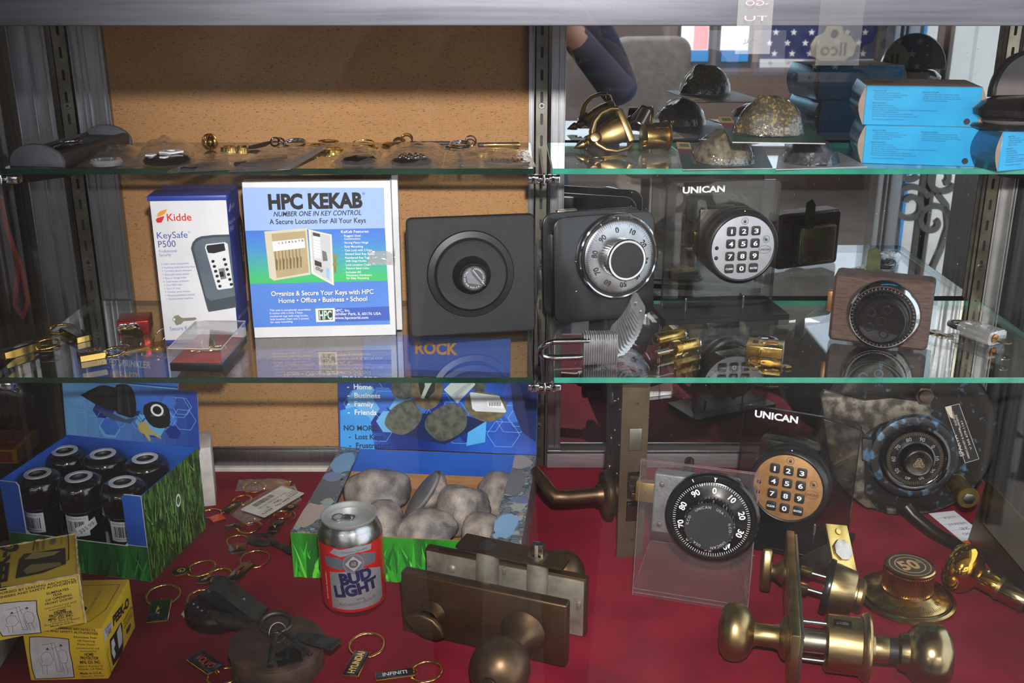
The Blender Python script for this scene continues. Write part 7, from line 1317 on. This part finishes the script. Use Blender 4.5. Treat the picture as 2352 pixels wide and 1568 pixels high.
# --- clear acrylic stand with black dial
FC = px(d6, [(770, 575), (1565, 675), (1440, 1590), (675, 1468)])
M, w, h = upright(FC[3], FC[2], FC[0], .001, 7); t = thing('dial_lock', 'large black combination dial with white numbers on a clear acrylic stand', 'lock', M); f = homog(FC, [(0, h), (w, h), (w, 0), (0, 0)])
b = MB(); b.box(0, w, 0, 5, 0, h, CLEAR); b.build('acrylic_plate', t); EDG = mat('bright_acrylic_edge', (120, 100, 104), .15, col2=(104, 84, 88), ns=60)
b = MB(); [b.tube([a_, c_], .5, EDG, 6) for a_, c_ in (((0, .3, 0), (0, .3, h)), ((w, .3, 0), (w, .3, h)), ((0, .3, h), (w, .3, h)), ((0, 4.7, h), (w, 4.7, h)), ((w, 4.7, 0), (w, 4.7, h)))]; b.build('plate_edge', t)
g0 = M.inverted() @ onz(d6(780, 1118), .006); bd = g0.y * 1e3
MBx = M @ Matrix.Identity(4); LB_ = RX(7)
b = MB(); b.box(0, w * .99, 5.2, bd + 6, 0, 5, CLEAR, M=LB_); b.build('acrylic_base', t); b = MB(); [b.tube([a_, c_], .5, EDG, 6, LB_) for a_, c_ in (((0, 5, 5), (0, bd + 6, 5)), ((0, bd + 6, 5), (w * .99, bd + 6, 5)), ((0, 5, .4), (w, 5, .4)), ((0, 5, 5), (w, 5, 5)))]; b.build('base_edge', t)
cx, cz = f(*d6(1236, 945)); r0 = 47; MD = T(cx, 0, cz) @ FRONT; DB = mat('dial_gloss_black', (10, 10, 12), .2, 0, (14, 14, 16), ns=70, coat=.4)
b = MB(); b.lathe([(0, 0), (r0, 0), (r0, 7), (r0 - 2, 9.4), (r0 * .86, 10.2), (r0 * .83, 9.6), (r0 * .82, 8)], DB, 80, MD); b.build('dial_ring', t)
b = MB(); b.lathe([(r0 * .83, 8), (r0 * .825, 10.4), (r0 * .80, 11), (r0 * .56, 12), (r0 * .53, 13), (0, 13)], DB, 80, MD); b.build('dial', t)
P = Print(); P.z = 11.2; dialmarks(P, r0 * .815, r0 * .765, r0 * .735, 100, INKW, .42); P.z = 11.9; dialnums(P, r0 * .655, r0 * .125, INKW, 88, 10, 10, 2); P.build('dial_numbers', t, MD)
P = Print(); P.z = 10.4; P.line([(r0 * .02, r0 * .845), (r0 * .02, r0 * .93)], .8, INKW); P.line([(0, r0 * .93), (r0 * .02, r0 * .89), (r0 * .055, r0 * .93)], .6, INKW); P.line([(-r0 * .43, r0 * .78), (-r0 * .46, r0 * .83)], .8, INKW); P.build('index_mark', t, MD)
kx, kz = f(*d6(1208, 988)); MK = T(cx + (kx - cx) * .1, 0, cz + (kz - cz) * .1) @ FRONT
b = MB(); b.prism(gear(r0 * .50, r0 * .535, 44), 12, 30, DB, MK, .5, 1); b.lathe([(r0 * .51, 29), (r0 * .515, 31), (r0 * .50, 32.2), (0, 32.2)], mat('knob_dull_black', (34, 35, 37), .5, col2=(28, 29, 31), ns=50), 56, MK); b.build('grip_knob', t)
P = Print(); P.z = 32.4
for k, s in enumerate(('ILCO', 'UNICAN', 'USA', 'ILCO', 'UNICAN', 'USA')): P.arctext(s, 0, 0, r0 * .42, (178, 132, 72, 20, -36, -108)[k], ink((172, 174, 178)), 2.5)
for a_ in (152, 92, 44, -10, -80, -140): P.disc(r0 * .445 * cos(R(a_)), r0 * .445 * sin(R(a_)), .5, .5, INKG, 10)
P.build('knob_print', t, MK)
b = MB(); xr, zr = f(*d6(880, 870)); b.box(cx - r0 * 1.32, cx + r0 * .5, 7, 26, cz - r0 * .62, cz + r0 * .74, mat('cast_alloy', (150, 152, 154), .45, .6, (128, 130, 132), ns=90, bump=.4, bs=300), 2, 3)
b.build('lock_body', t)
for zz in (cz + r0 * .5, cz - r0 * .42): b = MB(); b.lathe([(3, 0), (2.6, 1.6), (0, 2.2)], ZINC, 16, T(cx - r0 * 1.14, 7, zz) @ FRONT); b.build('rivet', t)
b = MB(); b.box(cx - r0 * 1.72, cx - r0 * 1.3, 10, 22, cz + r0 * .02, cz + r0 * .46, mat('brass_bolt', (150, 122, 62), .4, .8, (128, 100, 48), ns=40), .5); b.cyl(2, 0, .8, ABRASS, 14, T(cx - r0 * 1.5, 10, cz + r0 * .24) @ FRONT); b.build('bolt', t)
# --- second keypad
keystand('gold-faced keypad lock on a smoked acrylic stand, on the red cloth', px(d7, [(105, 225), (1012, 392), (868, 1245), (15, 1068)]), None, None, 52, 5, d7(470, 800), 45, GOLDF, .001, d7(185, 320), d7(520, 380), 6)
# --- old round safe door
SAFE = mat('worn_blue_black_steel', (42, 37, 33), .45, .7, (76, 108, 130), ns=85, detail=12, lo=.58, hi=.68, r2=.6, bump=.4, bs=160); SAFEG = mat('worn_grey_steel', (116, 110, 98), .5, .6, (54, 46, 40), ns=80, detail=12, lo=.42, hi=.6, bump=.4, bs=180)
SAFEB = mat('worn_blue_ring', (80, 112, 138), .45, .4, (38, 36, 36), ns=70, detail=9, lo=.38, hi=.47, bump=.3, bs=200)
gb = onz((2072, 1188), 0); R0 = 100; M = Matrix.Translation((gb.x, gb.y, .0005)) @ RZ(-7) @ RX(-7); t = thing('safe_door', 'heavy old round safe door, worn grey and blue, with a black dial', 'safe door', M)
MD = T(0, 0, R0 + 1) @ FRONT
b = MB(); b.lathe([(0, -38), (R0 - 3, -38), (R0, -35), (R0, -4), (R0 - 4, -1), (R0 - 14, 0), (0, 0)], SAFE, 96, MD); b.build('disc', t)
f_ = lambda p, y=0: ylocal(M, p, y)
hx, hz = f_(d7(1365, 615), -10); HD = T(hx, 0, hz) @ FRONT
b = MB(); b.lathe([(0, 0), (52, 0), (52, 8), (49, 13), (43, 15), (40, 14), (40, 12)], SAFEB, 72, HD); b.build('hub_ring', t)
b = MB(); b.lathe([(40.4, 12), (40, 17), (37, 19), (33, 18.4), (31.5, 17)], BLACKG, 64, HD); b.ring(20, 33, 15, 18, BLACK, 64, HD, .4); b.build('dial', t)
P = Print(); P.z = 18.2; dialmarks(P, 31.5, 28.5, 27.5, 90, ink((150, 126, 84)), .3, 10, 5); P.z = 18.3; dialnums(P, 24.4, 4.4, ink((140, 140, 138)), 40, 10, 10, 1); P.build('dial_numbers', t, HD)
b = MB(); b.lathe([(22, 18), (22, 22), (20.5, 23), (19, 22)], mat('worn_rim', (96, 98, 98), .3, .9), 48, HD); b.prism(gear(15.4, 16.4, 48), 18, 34, BLACK, HD, .4, 1); b.lathe([(15, 34), (15.4, 36), (14, 36.8), (12.6, 36.2), (0, 36.2)], mat('worn_knob', (88, 82, 76), .36, .8, (40, 36, 34), ns=80), 40, HD); b.build('dial_knob', t)
P = Print(); P.z = 36.4; gg = ink((134, 112, 80)); P.ringp(0, 0, 3.4, 4.4, gg, 20); P.ringp(0, 4, 2, 2.8, gg, 14); P.ringp(-3.4, -2, 2, 2.8, gg, 14); P.ringp(3.4, -2, 2, 2.8, gg, 14); P.text('S', (-1.6, -2), (1.6, -2), gg, h=4, bold=2); P.build('monogram', t, HD)
def lug(pts, y0, y1, m, name, bev=1.5): b = MB(); b.prism([f_(d7(*p), y0) for p in pts], -y1, -y0, m, FRONT, bev); return b.build(name, t)
lug([(672, 165), (700, 120), (1000, 195), (1200, 175), (1440, 205), (1500, 200), (1500, 330), (1300, 320), (1120, 370), (1000, 450), (980, 420), (700, 330)], -9, 1, SAFEG, 'hasp_arm')
lug([(690, 330), (980, 420), (1000, 600), (1000, 900), (1100, 1010), (1010, 1000), (860, 880), (760, 760)], -5, 3, SAFEG, 'side_plate')
lug([(985, 480), (1060, 490), (1050, 660), (985, 650)], -14, -5, SAFEB, 'stop_lug'); lug([(1160, 1000), (1240, 1010), (1240, 1050), (1170, 1045)], -10, 0, SAFEG, 'foot_lug')
xb_, zb_ = f_(d7(1440, 150), -10); b = MB(); b.prism(circ(11, 6), 0, 9, IRON, T(xb_, -9, zb_) @ FRONT, .8); b.lathe([(8, 9), (7, 13), (0, 15)], IRON, 24, T(xb_, -9, zb_) @ FRONT); b.build('hex_bolt', t)
q4 = [f_(d7(*p), -1.2) for p in ((1600, 240), (1710, 215), (1862, 635), (1752, 668))]; b = MB(); b.prism(q4[::-1], .2, 1.4, ink((26, 26, 28)), FRONT); b.build('name_plate', t)
P = Print(1, 1); P.f = lambda x, y: f_(d7(x, y), -1.4); P.z = 1.5; PALE = ink((186, 178, 158)); P.line([(1604, 244), (1708, 219), (1857, 632), (1754, 663)], .5, PALE, True); P.poly([(1603, 243), (1650, 236), (1664, 330), (1640, 320)], PALE)
for s, a_, c_, hp in (('SPARTA', (1748, 606), (1690, 450), 30), ('AMERICAN KEY & ALARM', (1790, 628), (1716, 400), 14), ('SECURITY PRODUCTS', (1694, 380), (1664, 274), 14), ('ALARM SERVICE', (1722, 400), (1690, 300), 14), ('V 365 679-1161', (1806, 560), (1732, 346), 14)): P.text(s, d7(*a_) if False else a_, c_, PALE, hpx=hp, bold=1); P.z -= P.step
P.build('plate_print', t, FRONT)
xr, zr = f_(d7(1680, 810), 0); rm = (T(xr, 0, zr) @ FRONT).to_3x3() @ Vector((0, 0, 1))
b = MB(); b.lathe([(0, 0), (12, 0), (12, 3), (11, 4), (11, 42), (12.4, 43), (12.4, 50), (11.4, 51.6), (0, 51.6)], mat('old_brass', (136, 116, 62), .36, .85, (92, 78, 44), ns=40, r2=.5), 36, T(xr, 0, zr) @ FRONT); b.build('brass_roller', t); b = MB(); b.prism(circ(7, 6), 51, 56, STEEL, T(xr, 0, zr) @ FRONT, 1); b.build('hex_nut', t)
# --- bent steel handle lying in front of it
p0 = onz(d7(1300, 985), .03); p1 = onz(d7(1660, 1265), .0075); t = thing('steel_handle', 'bent dark steel handle rod lying against the round safe door', 'handle', Matrix.Translation((p1.x, p1.y, 0)))
dv = (p0 - p1) * 1e3; b = MB(); b.tube([(10, -18, 7.6), (0, 0, 7.6), (dv.x * .4, dv.y * .4, 12), (dv.x * .8, dv.y * .8, 22), (dv.x * .97, dv.y * .97, 30)], [6.2, 7.4, 7.4, 7.4, 8.4], mat('gunmetal_rod', (58, 56, 50), .34, .9, (42, 40, 36), ns=40), 18); b.build('rod', t)
# --- handwritten tag
t = thing('paper_tag', 'white paper tag with an orange end under the brass roller', 'tag', place(d7(1480, 1045), 0, d7(1800, 1312))); tl_ = (onz(d7(1800, 1312), 0) - onz(d7(1480, 1045), 0)).length * 1e3
b = MB(); b.box(0, tl_, 0, 34, .3, .8, WHITE); b.build('paper', t); P = Print(); P.z = .9; P.rect(tl_ - 18, .3, tl_ - .2, 33.7, ink((226, 92, 30))); P.ringp(tl_ - 9, 17, 5.5, 6.3, ink((170, 66, 20)), 24)
for k in range(3): P.line([(14 + 15 * k, 1), (14 + 15 * k, 33)], .4, INKG)
for s, a_, c_ in (('LOCK', (12, 26), (12, 10)), ('VRENT', (28, 30), (28, 6)), ('2E', (40, 26), (40, 14)), ('DNG', (52, 28), (52, 10))): P.text(s, a_, c_, ink((110, 112, 140)), h=5)
P.build('handwriting', t)
# --- long dull brass push plate along the right end
a_ = onz((2222, 1240), 0); e_ = onz((2364, 1424), 0); d_ = (e_ - a_).normalized(); t = thing('push_plate', 'long dull brass plate standing on edge along the right end wall', 'plate', axes(a_, d_, Vector((-d_.y, d_.x, 0)), Vector((0, 0, 1))))
b = MB(); L_ = (e_ - a_).length * 1e3; b.box(0, L_ + 20, 0, 3.5, .3, 78, mat('dull_brass_plate', (112, 88, 54), .38, .9, (84, 64, 38), ns=14, r2=.5), .6, M=RX(-8)); b.build('plate', t)
# --- gold 50 dial
t = thing('fifty_dial', 'shiny gold combination dial with the number 50 on its knob', 'dial', Matrix.Translation(onz(d8(1480, 668), .004)) @ RZ(6) @ Matrix.Translation((0, 0, -.0035))); AG = mat('dial_gold', (204, 174, 116), .2, 1, (176, 146, 92), ns=50)
b = MB(); b.lathe([(0, 0), (48, 0), (50, 1.6), (49.4, 4), (46.5, 5)], AG, 80); b.build('base_rim', t); b = MB(); b.ring(43.5, 46.8, 2, 4.6, BLACKG, 80); b.build('black_ring', t)
b = MB(); b.lathe([(44, 3), (43.4, 6.6), (41, 8), (30, 11.5), (26.5, 13), (26, 15), (0, 15)], AG, 80); b.build('dial', t)
P = Print(); P.z = 0
bvl = ink((62, 48, 30)); 
for k in range(100):
    a1 = 2 * pi * k / 100; q0, q1 = 41, (36 if k % 5 == 0 else 38); zz = lambda q: 8.1 + (41 - q) * .318
    ca, sa = cos(a1), sin(a1); tx, ty = -sa * .3, ca * .3; P.b.mesh([(q0 * ca + tx, q0 * sa + ty, zz(q0)), (q1 * ca + tx, q1 * sa + ty, zz(q1)), (q1 * ca - tx, q1 * sa - ty, zz(q1)), (q0 * ca - tx, q0 * sa - ty, zz(q0))], [(0, 1, 2, 3)], bvl)
for k in range(10):
    a1 = R(-54 + 36 * (k - 4)); s = str((10 - k) * 10 % 100); vs, fs = glyphs(s, 1); x0 = min(v[0] for v in vs); x1 = max(v[0] for v in vs); ex = Vector((sin(a1), -cos(a1))); ey = Vector((cos(a1), sin(a1)))
    pts = []
    for v in vs: q = 31.5 + v[1] / .682 * 4.2; o = ey * q + ex * ((v[0] - (x0 + x1) / 2) / .682 * 4.2); pts.append((o.x, o.y, 8.2 + (41 - q) * .318))
    P.b.mesh(pts, fs, bvl)
P.build('dial_numbers', t)
b = MB(); b.prism(gear(24, 25.2, 56), 14, 36, AG, None, .5, 1); b.lathe([(24.6, 36), (25.4, 37), (25.4, 39.4), (24, 40.4), (22.6, 40), (0, 40)], AG, 64); b.build('knob', t)
P = Print(); P.z = 40.1; TB = ink((62, 56, 48)); P.disc(0, 0, 22.4, 22.4, TB, 48); GL_ = ink((170, 136, 92)); P.ringp(0, 0, 20, 20.8, GL_, 48); P.ringp(0, 0, 14.5, 15.6, GL_, 40); P.text('50', (-11.5, -7.5), (9, -7.5), GL_, h=16, bold=3); P.line([(8.5, 2), (14, 2)], .6, GL_); P.line([(8.5, 4), (14, 4)], .6, GL_); P.line([(10, 6), (13.6, 6)], .6, GL_); P.build('knob_print', t, RZ(8))
# --- bright brass knob on its spindle
k0 = onz(d8(1862, 616), .001); k1 = onz(d8(2330, 800), .0); ax = Vector((k1.x - k0.x, k1.y - k0.y, -.012)).normalized(); sd_ = Vector((0, 0, 1)).cross(ax).normalized(); up_ = ax.cross(sd_)
t = thing('polished_door_knob', 'bright polished brass door knob with keyhole on a nickel spindle', 'knob', axes(Vector((k0.x, k0.y, .0275)), ax, sd_, up_)); PB_ = mat('bright_brass', (228, 186, 72), .1, 1, (214, 168, 56), ns=50)
b = MB(); b.lathe([(0, -14), (10, -14.4), (19, -12), (25, -6), (27, 2), (25.4, 10), (20, 16), (13, 19), (11, 22)], PB_, 48, RY(90)); b.build('knob', t); b = MB(); b.box(-15, -13.6, -4.5, -2.2, -6, 4, BLACK); b.box(-15, -13.6, 1, 4, -7, 3, BLACK); b.build('keyhole', t)
b = MB(); b.cyl(11, 20, 42, PB_, 32, RY(90), .6); b.ring(10.6, 13, 40, 44, ABRASS, 32, RY(90), .5); b.build('neck', t); b = MB(); b.cyl(12, 44, 70, mat('nickel_brass', (196, 178, 128), .16, 1), 32, RY(90), .5); b.cyl(10, 70, 84, DST, 28, RY(90), .6); b.build('spindle', t); b = MB(); b.ball(2.6, STEEL, T(26, 0, 11), seg=12); b.build('set_screw', t)
rz = onz(d8(2200, 1000), 0); t = thing('brass_rose', 'large dull brass rose plate with screw holes at the right edge', 'plate', place(d8(2180, 960), 0, d8(2440, 1100)) @ T(48, 34, 3) @ RX(60) @ T(0, 38, 0))
b = MB(); b.holed(circ(44, 48), [circ(9, 20), circ(3, 12, 22, 16), circ(3, 12, -22, 16), circ(3, 12, 0, -30), circ(4, 12, -14, -22), circ(4, 12, 22, -14)], 0, 3, mat('stained_brass', (128, 112, 74), .36, .9, (90, 78, 52), ns=40, r2=.55)); b.ring(38, 44, 3, 5, ABRASS, 48, None, .6); b.build('plate', t); b = MB(); b.lathe([(4, 0), (3.6, 2.4), (0, 3)], ABRASS, 16, T(-30, -14, 3)); b.build('screw', t)
# --- brass handle set standing on its long edge
zp = .060; A = onz(d8(678, 962), zp); B = onz(d8(632, 182), zp); dyv = (B - A); LL = dyv.length * 1e3; ydir = Vector((dyv.x, dyv.y, 0)).normalized(); xdir = Vector((ydir.y, -ydir.x, 0))
M = axes(Vector((A.x, A.y, 0)), xdir, ydir, Vector((0, 0, 1))); t = thing('handle_set', 'antique brass handle set with two knobs on a long plate standing on edge', 'handle set', M); H_ = 60
b = MB(); b.box(-5, 4, 0, LL, .3, H_, ABRASS, 2, 2); b.build('long_plate', t); b = MB(); b.box(4.2, 6.4, 4, LL - 4, 3, H_ - 2, mat('ribbed_nickel', (150, 148, 138), .3, .95), .3); [b.box(6.4, 7, 5, LL - 5, 4 + 5 * k, 6 + 5 * k, ZINC) for k in range(11)]; b.build('backing_plate', t)
# front knobs: axis along x at local y = yk
yk, zk = 40, 30
RYL = T(-5, yk, zk) @ RY(-90); b = MB(); b.lathe([(0, 0), (20, 0), (21, 2), (19, 5), (12, 8), (10.6, 12), (10.4, 28), (13, 34)], ABRASS, 44, RYL); b.build('knob_neck', t); b = MB(); b.lathe([(10, 30), (14, 32), (21, 35), (26.5, 42), (27.6, 49), (26, 56), (20, 61), (13, 62.4), (12, 60.6), (0, 60)], ABRASS, 52, RYL); b.build('knob', t)
RYR = T(6.6, yk, zk) @ RY(90); SBR = mat('satin_brass', (172, 150, 108), .34, 1, (146, 124, 84), ns=40, stretch=(1, 1, 8))
b = MB(); b.cyl(11, 0, 24, ZINC, 28, RYR); b.build('inner_tube', t)
for yy in (-17, 17): b = MB(); b.cyl(2.4, 0, 26, STEEL, 14, T(6.6, yk + yy * .3, zk + yy) @ RY(90)); b.build('tie_bolt', t)
b = MB(); b.lathe([(0, 22), (24, 22), (26.4, 23.5), (26.4, 54), (0, 54)], SBR, 56, RYR); b.box(30, 44, -3, 5, 25, 26.8, BLACK, M=RYR @ RZ(90) @ ID) if False else None; b.build('lock_housing', t)
b = MB(); b.box(34, 50, yk - 10, yk + 0, zk + 25.0, zk + 26.6, mat('window_dark', (40, 36, 28), .3, .6), .4); b.box(36, 47, yk - 8, yk - 5, zk + 26, zk + 27.2, CHROME, .3); b.build('slot_window', t)
b = MB(); b.lathe([(26, 53), (29, 54), (31, 56.5), (31.6, 59), (30.6, 61), (27, 62), (14, 63), (13, 66)], ABRASS, 56, RYR); b.build('rose', t); b = MB(); b.cyl(12.4, 62, 78, SBR, 36, RYR, .5); b.build('collar', t); b = MB(); b.cyl(11.6, 78, 87, mat('dark_band', (52, 50, 48), .4, .5), 36, RYR); b.build('dark_band', t)
b = MB(); b.lathe([(11.6, 86), (16, 88), (17, 91), (18, 95), (24, 99), (28.6, 107), (29.8, 116), (28, 125), (21.5, 131.4), (12, 133), (0, 133.4)], mat('knob_brass_grey', (166, 150, 114), .24, 1, (140, 124, 90), ns=30), 56, RYR); b.build('outer_knob', t)
# thumb turn at the far end
yt = LL - 40; b = MB(); b.lathe([(0, 0), (13, 0), (13.6, 2), (11, 6), (8, 9), (7, 14)], ABRASS, 32, T(-5, yt, 32) @ RY(-90)); b.prism([(-22, -3), (-14, -8), (14, -8), (22, -3), (22, 3), (14, 8), (-14, 8), (-22, 3)], 13, 24, ABRASS, T(-5, yt, 32) @ RY(-90) @ RZ(10), 3, 3); b.build('thumb_turn', t)
# --- deadbolt latch and cylinder behind it
dc = onz(d8(745, 452), .014); t = thing('deadbolt_latch', 'deadbolt latch tube with a bright brass strike face tilted up', 'latch', Matrix.Translation((dc.x, dc.y, .013)) @ RZ(-58) @ RY(-44))
b = MB(); b.cyl(12.5, 4, 58, mat('olive_steel', (104, 100, 88), .4, .85, (76, 72, 62), ns=40, r2=.5), 32, RY(90), .6); b.box(-22, 4, -3, 3, -7, 7, STEEL, 1); b.build('tube', t); b = MB(); b.box(58, 61, -14, 14, -28, 28, mat('bright_strike', (222, 190, 112), .24, 1, (206, 172, 92), ns=60), .6, M=RX(-20)); b.build('strike_face', t)
b = MB(); b.prism(circ(11.5, 8, 0, 0, R(22.5)), 61, 64, mat('pale_bolt', (198, 186, 172), .24, 1), RX(-20) @ RY(90), .5); b.build('bolt_end', t)
for yy in (-20, 20): b = MB(); b.lathe([(3.6, 0), (3, 1), (0, 1.3)], BRASS, 16, RX(-20) @ T(61, 0, yy) @ RY(90)); b.build('screw', t)
c0 = onz(d8(962, 640), .026); t = thing('deadbolt_cylinder', 'satin brass deadbolt cylinder with a dark rubber ring', 'cylinder', Matrix.Translation((c0.x, c0.y, .0298)) @ RZ(-22) @ RY(6))
b = MB(); b.lathe([(20, -8), (20, -12), (27, -12), (28.6, -9), (28, -5), (22, -4)], mat('dark_rubber', (26, 28, 27), .22, .2), 56, RY(90)); b.build('dark_ring', t); b = MB(); b.lathe([(20, -10), (25.5, -5), (25.5, -1), (22.6, 16), (21, 18), (16, 18.6), (16, 26), (14, 26)], SBR, 56, RY(90)); b.build('housing', t); b = MB(); b.lathe([(15.6, 20), (17.4, 21), (17.4, 25), (14, 28), (0, 28.6)], ABRASS, 40, RY(90)); b.build('face', t)
for yy in (-11, 11): b = MB(); b.cyl(2.6, -34, -6, STEEL, 14, T(0, yy, yy * .3) @ RY(90)); b.box(-38, -26, yy - 4, yy + 4, yy * .3 - 4, yy * .3 + 4, ABRASS, .8); b.build('tie_bolt', t)
# ================================================================== THE PHOTOGRAPHER, seen only dimly in the mirror
def skinned(name, parent, verts, edges, radii, m, lv=2):
    me = bpy.data.meshes.new(name); me.from_pydata(verts, edges, []); o = bpy.data.objects.new(name, me); COL.objects.link(o)
    s = o.modifiers.new('Skin', 'SKIN'); s.use_smooth_shade = True
    for v, r in zip(me.skin_vertices[0].data, radii): v.radius = (r, r) if not isinstance(r, tuple) else r
    me.skin_vertices[0].data[0].use_root = True
    q = o.modifiers.new('Sub', 'SUBSURF'); q.levels = lv; q.render_levels = lv
    dg = bpy.context.evaluated_depsgraph_get(); n_ = bpy.data.meshes.new_from_object(o.evaluated_get(dg)); o.modifiers.clear(); o.data = n_; n_.materials.clear(); n_.materials.append(m)
    for p in n_.polygons: p.use_smooth = True
    if parent: o.parent = parent
    return o
SKIN = mat('skin', (196, 142, 116), .5, col2=(184, 128, 104), ns=12); NAVYC = mat('navy_jacket', (30, 38, 66), .8, col2=(24, 30, 54), ns=18, bump=.3, bs=300); JEAN = mat('dark_trousers', (38, 42, 52), .85, col2=(32, 36, 46), ns=20)
t = thing('person', 'standing person in a navy jacket holding a camera at eye height, dim in the mirror', 'person', Matrix.Translation((0, -.36, GZ)))
# pelvis, spine, neck, head / legs / arms bent up to the camera (metres, local; facing +y)
V = [(0, 0, .93), (0, .01, 1.12), (0, .0, 1.32), (0, -.01, 1.44), (0, .02, 1.52), (0, .03, 1.60), (0, .035, 1.70),
     (.10, 0, .90), (.11, .02, .50), (.11, -.01, .09), (.12, .13, .035), (-.10, 0, .90), (-.11, .02, .50), (-.11, -.01, .09), (-.12, .13, .035),
     (.19, -.01, 1.41), (.30, .06, 1.20), (.11, .245, 1.42), (-.19, -.01, 1.41), (-.30, .06, 1.20), (-.11, .235, 1.45)]
E = [(0, 1), (1, 2), (2, 3), (3, 4), (4, 5), (5, 6), (0, 7), (7, 8), (8, 9), (9, 10), (0, 11), (11, 12), (12, 13), (13, 14), (3, 15), (15, 16), (16, 17), (3, 18), (18, 19), (19, 20)]
RR = [(.16, .11), (.145, .10), (.165, .11), (.12, .085), .058, (.078, .09), (.076, .09), (.10, .09), .065, .045, (.045, .03), (.10, .09), .065, .045, (.045, .03), .072, .052, .033, .072, .052, .033]
body = skinned('body', t, V, E, RR, SKIN)
jm, tm, hm = NAVYC, JEAN, mat('dark_hair', (42, 32, 26), .7, col2=(30, 24, 20), ns=60)
for m_ in (jm, tm, mat('black_shoes', (22, 20, 20), .5)): body.data.materials.append(m_)
for p in body.data.polygons:
    c = p.center; arm = abs(c.x) > .09 and c.z > 1.05
    if c.z < .10: p.material_index = 3
    elif c.z < .95 and not arm: p.material_index = 2
    elif c.z < 1.47 and not (c.y > .225): p.material_index = 1
b = MB(); rockmesh(b, hm, 92, 104, 96, 2.2, T(0, 12, 1700), .05, 3, 2, flat=-10); b.build('hair', t)
b = MB(); b.prism([(-9, 0), (9, 0), (4, 44), (-4, 44)], 0, 14, SKIN, T(0, 112, 1612) @ RX(90) @ RY(180), 4, 2); [b.ball(8, mat('eye_white', (226, 222, 216), .3), T(34 * s, 112, 1656), seg=12) for s in (-1, 1)]; [b.ball(4, INK, T(34 * s, 119, 1656), seg=8) for s in (-1, 1)]; b.box(-24, 24, 108, 116, 1584, 1592, mat('lips', (160, 90, 84), .5), 3); [b.lathe([(0, 0), (16, 4), (12, 8), (0, 8)], SKIN, 14, T(84 * s, 24, 1648) @ RY(90 * s), .6, 1.4) for s in (-1, 1)]; b.build('face', t)
for s in (-1, 1):
    base = Vector((.11 * s, .245 if s > 0 else .235, 1.42 if s > 0 else 1.45)); pv = [tuple(base), (base.x - .03 * s, base.y + .05, base.z + .03)]; pe = [(0, 1)]; pr_ = [.03, .032]
    for k in range(4):
        a = Vector(pv[1]) + Vector((.012 * s, .01, .022 - .017 * k)); c_ = a + Vector((-.026 * s, .032 - .003 * k, .004)); e_ = c_ + Vector((-.026 * s, .0, .004)); i0 = len(pv); pv += [tuple(a), tuple(c_), tuple(e_)]; pe += [(1, i0), (i0, i0 + 1), (i0 + 1, i0 + 2)]; pr_ += [.0095, .0088, .0075 - .0004 * k]
    i0 = len(pv); pv += [(base.x - .02 * s, base.y + .035, base.z - .005), (base.x - .055 * s, base.y + .03, base.z + .0)]; pe += [(1, i0), (i0, i0 + 1)]; pr_ += [.012, .0095]
    skinned('hand', t, pv, pe, pr_, SKIN)
t = thing('photo_camera', 'black camera with a raised flash held by the person, dim in the mirror', 'camera', Matrix.Translation((0, 0, .618)))
b = MB(); b.box(-68, 68, -72, -24, -48, 40, BLACK, 9, 3); b.box(-24, 24, -70, -26, 38, 62, BLACK, 6, 2); b.build('camera_body', t); b = MB(); b.ring(27, 33, -24, 0 - 2, BLACK, 36, RX(-90), 1); b.build('lens_barrel', t)
b = MB(); b.box(-12, 12, -55, -35, 60, 82, BLACK, 2); b.box(-32, 36, -62, 0, 82, 132, BLACK, 5, 2); b.box(-28, 32, 0, 1.2, 90, 126, mat('flash_lens', (214, 214, 210), .3), .4); b.build('flash_head', t)
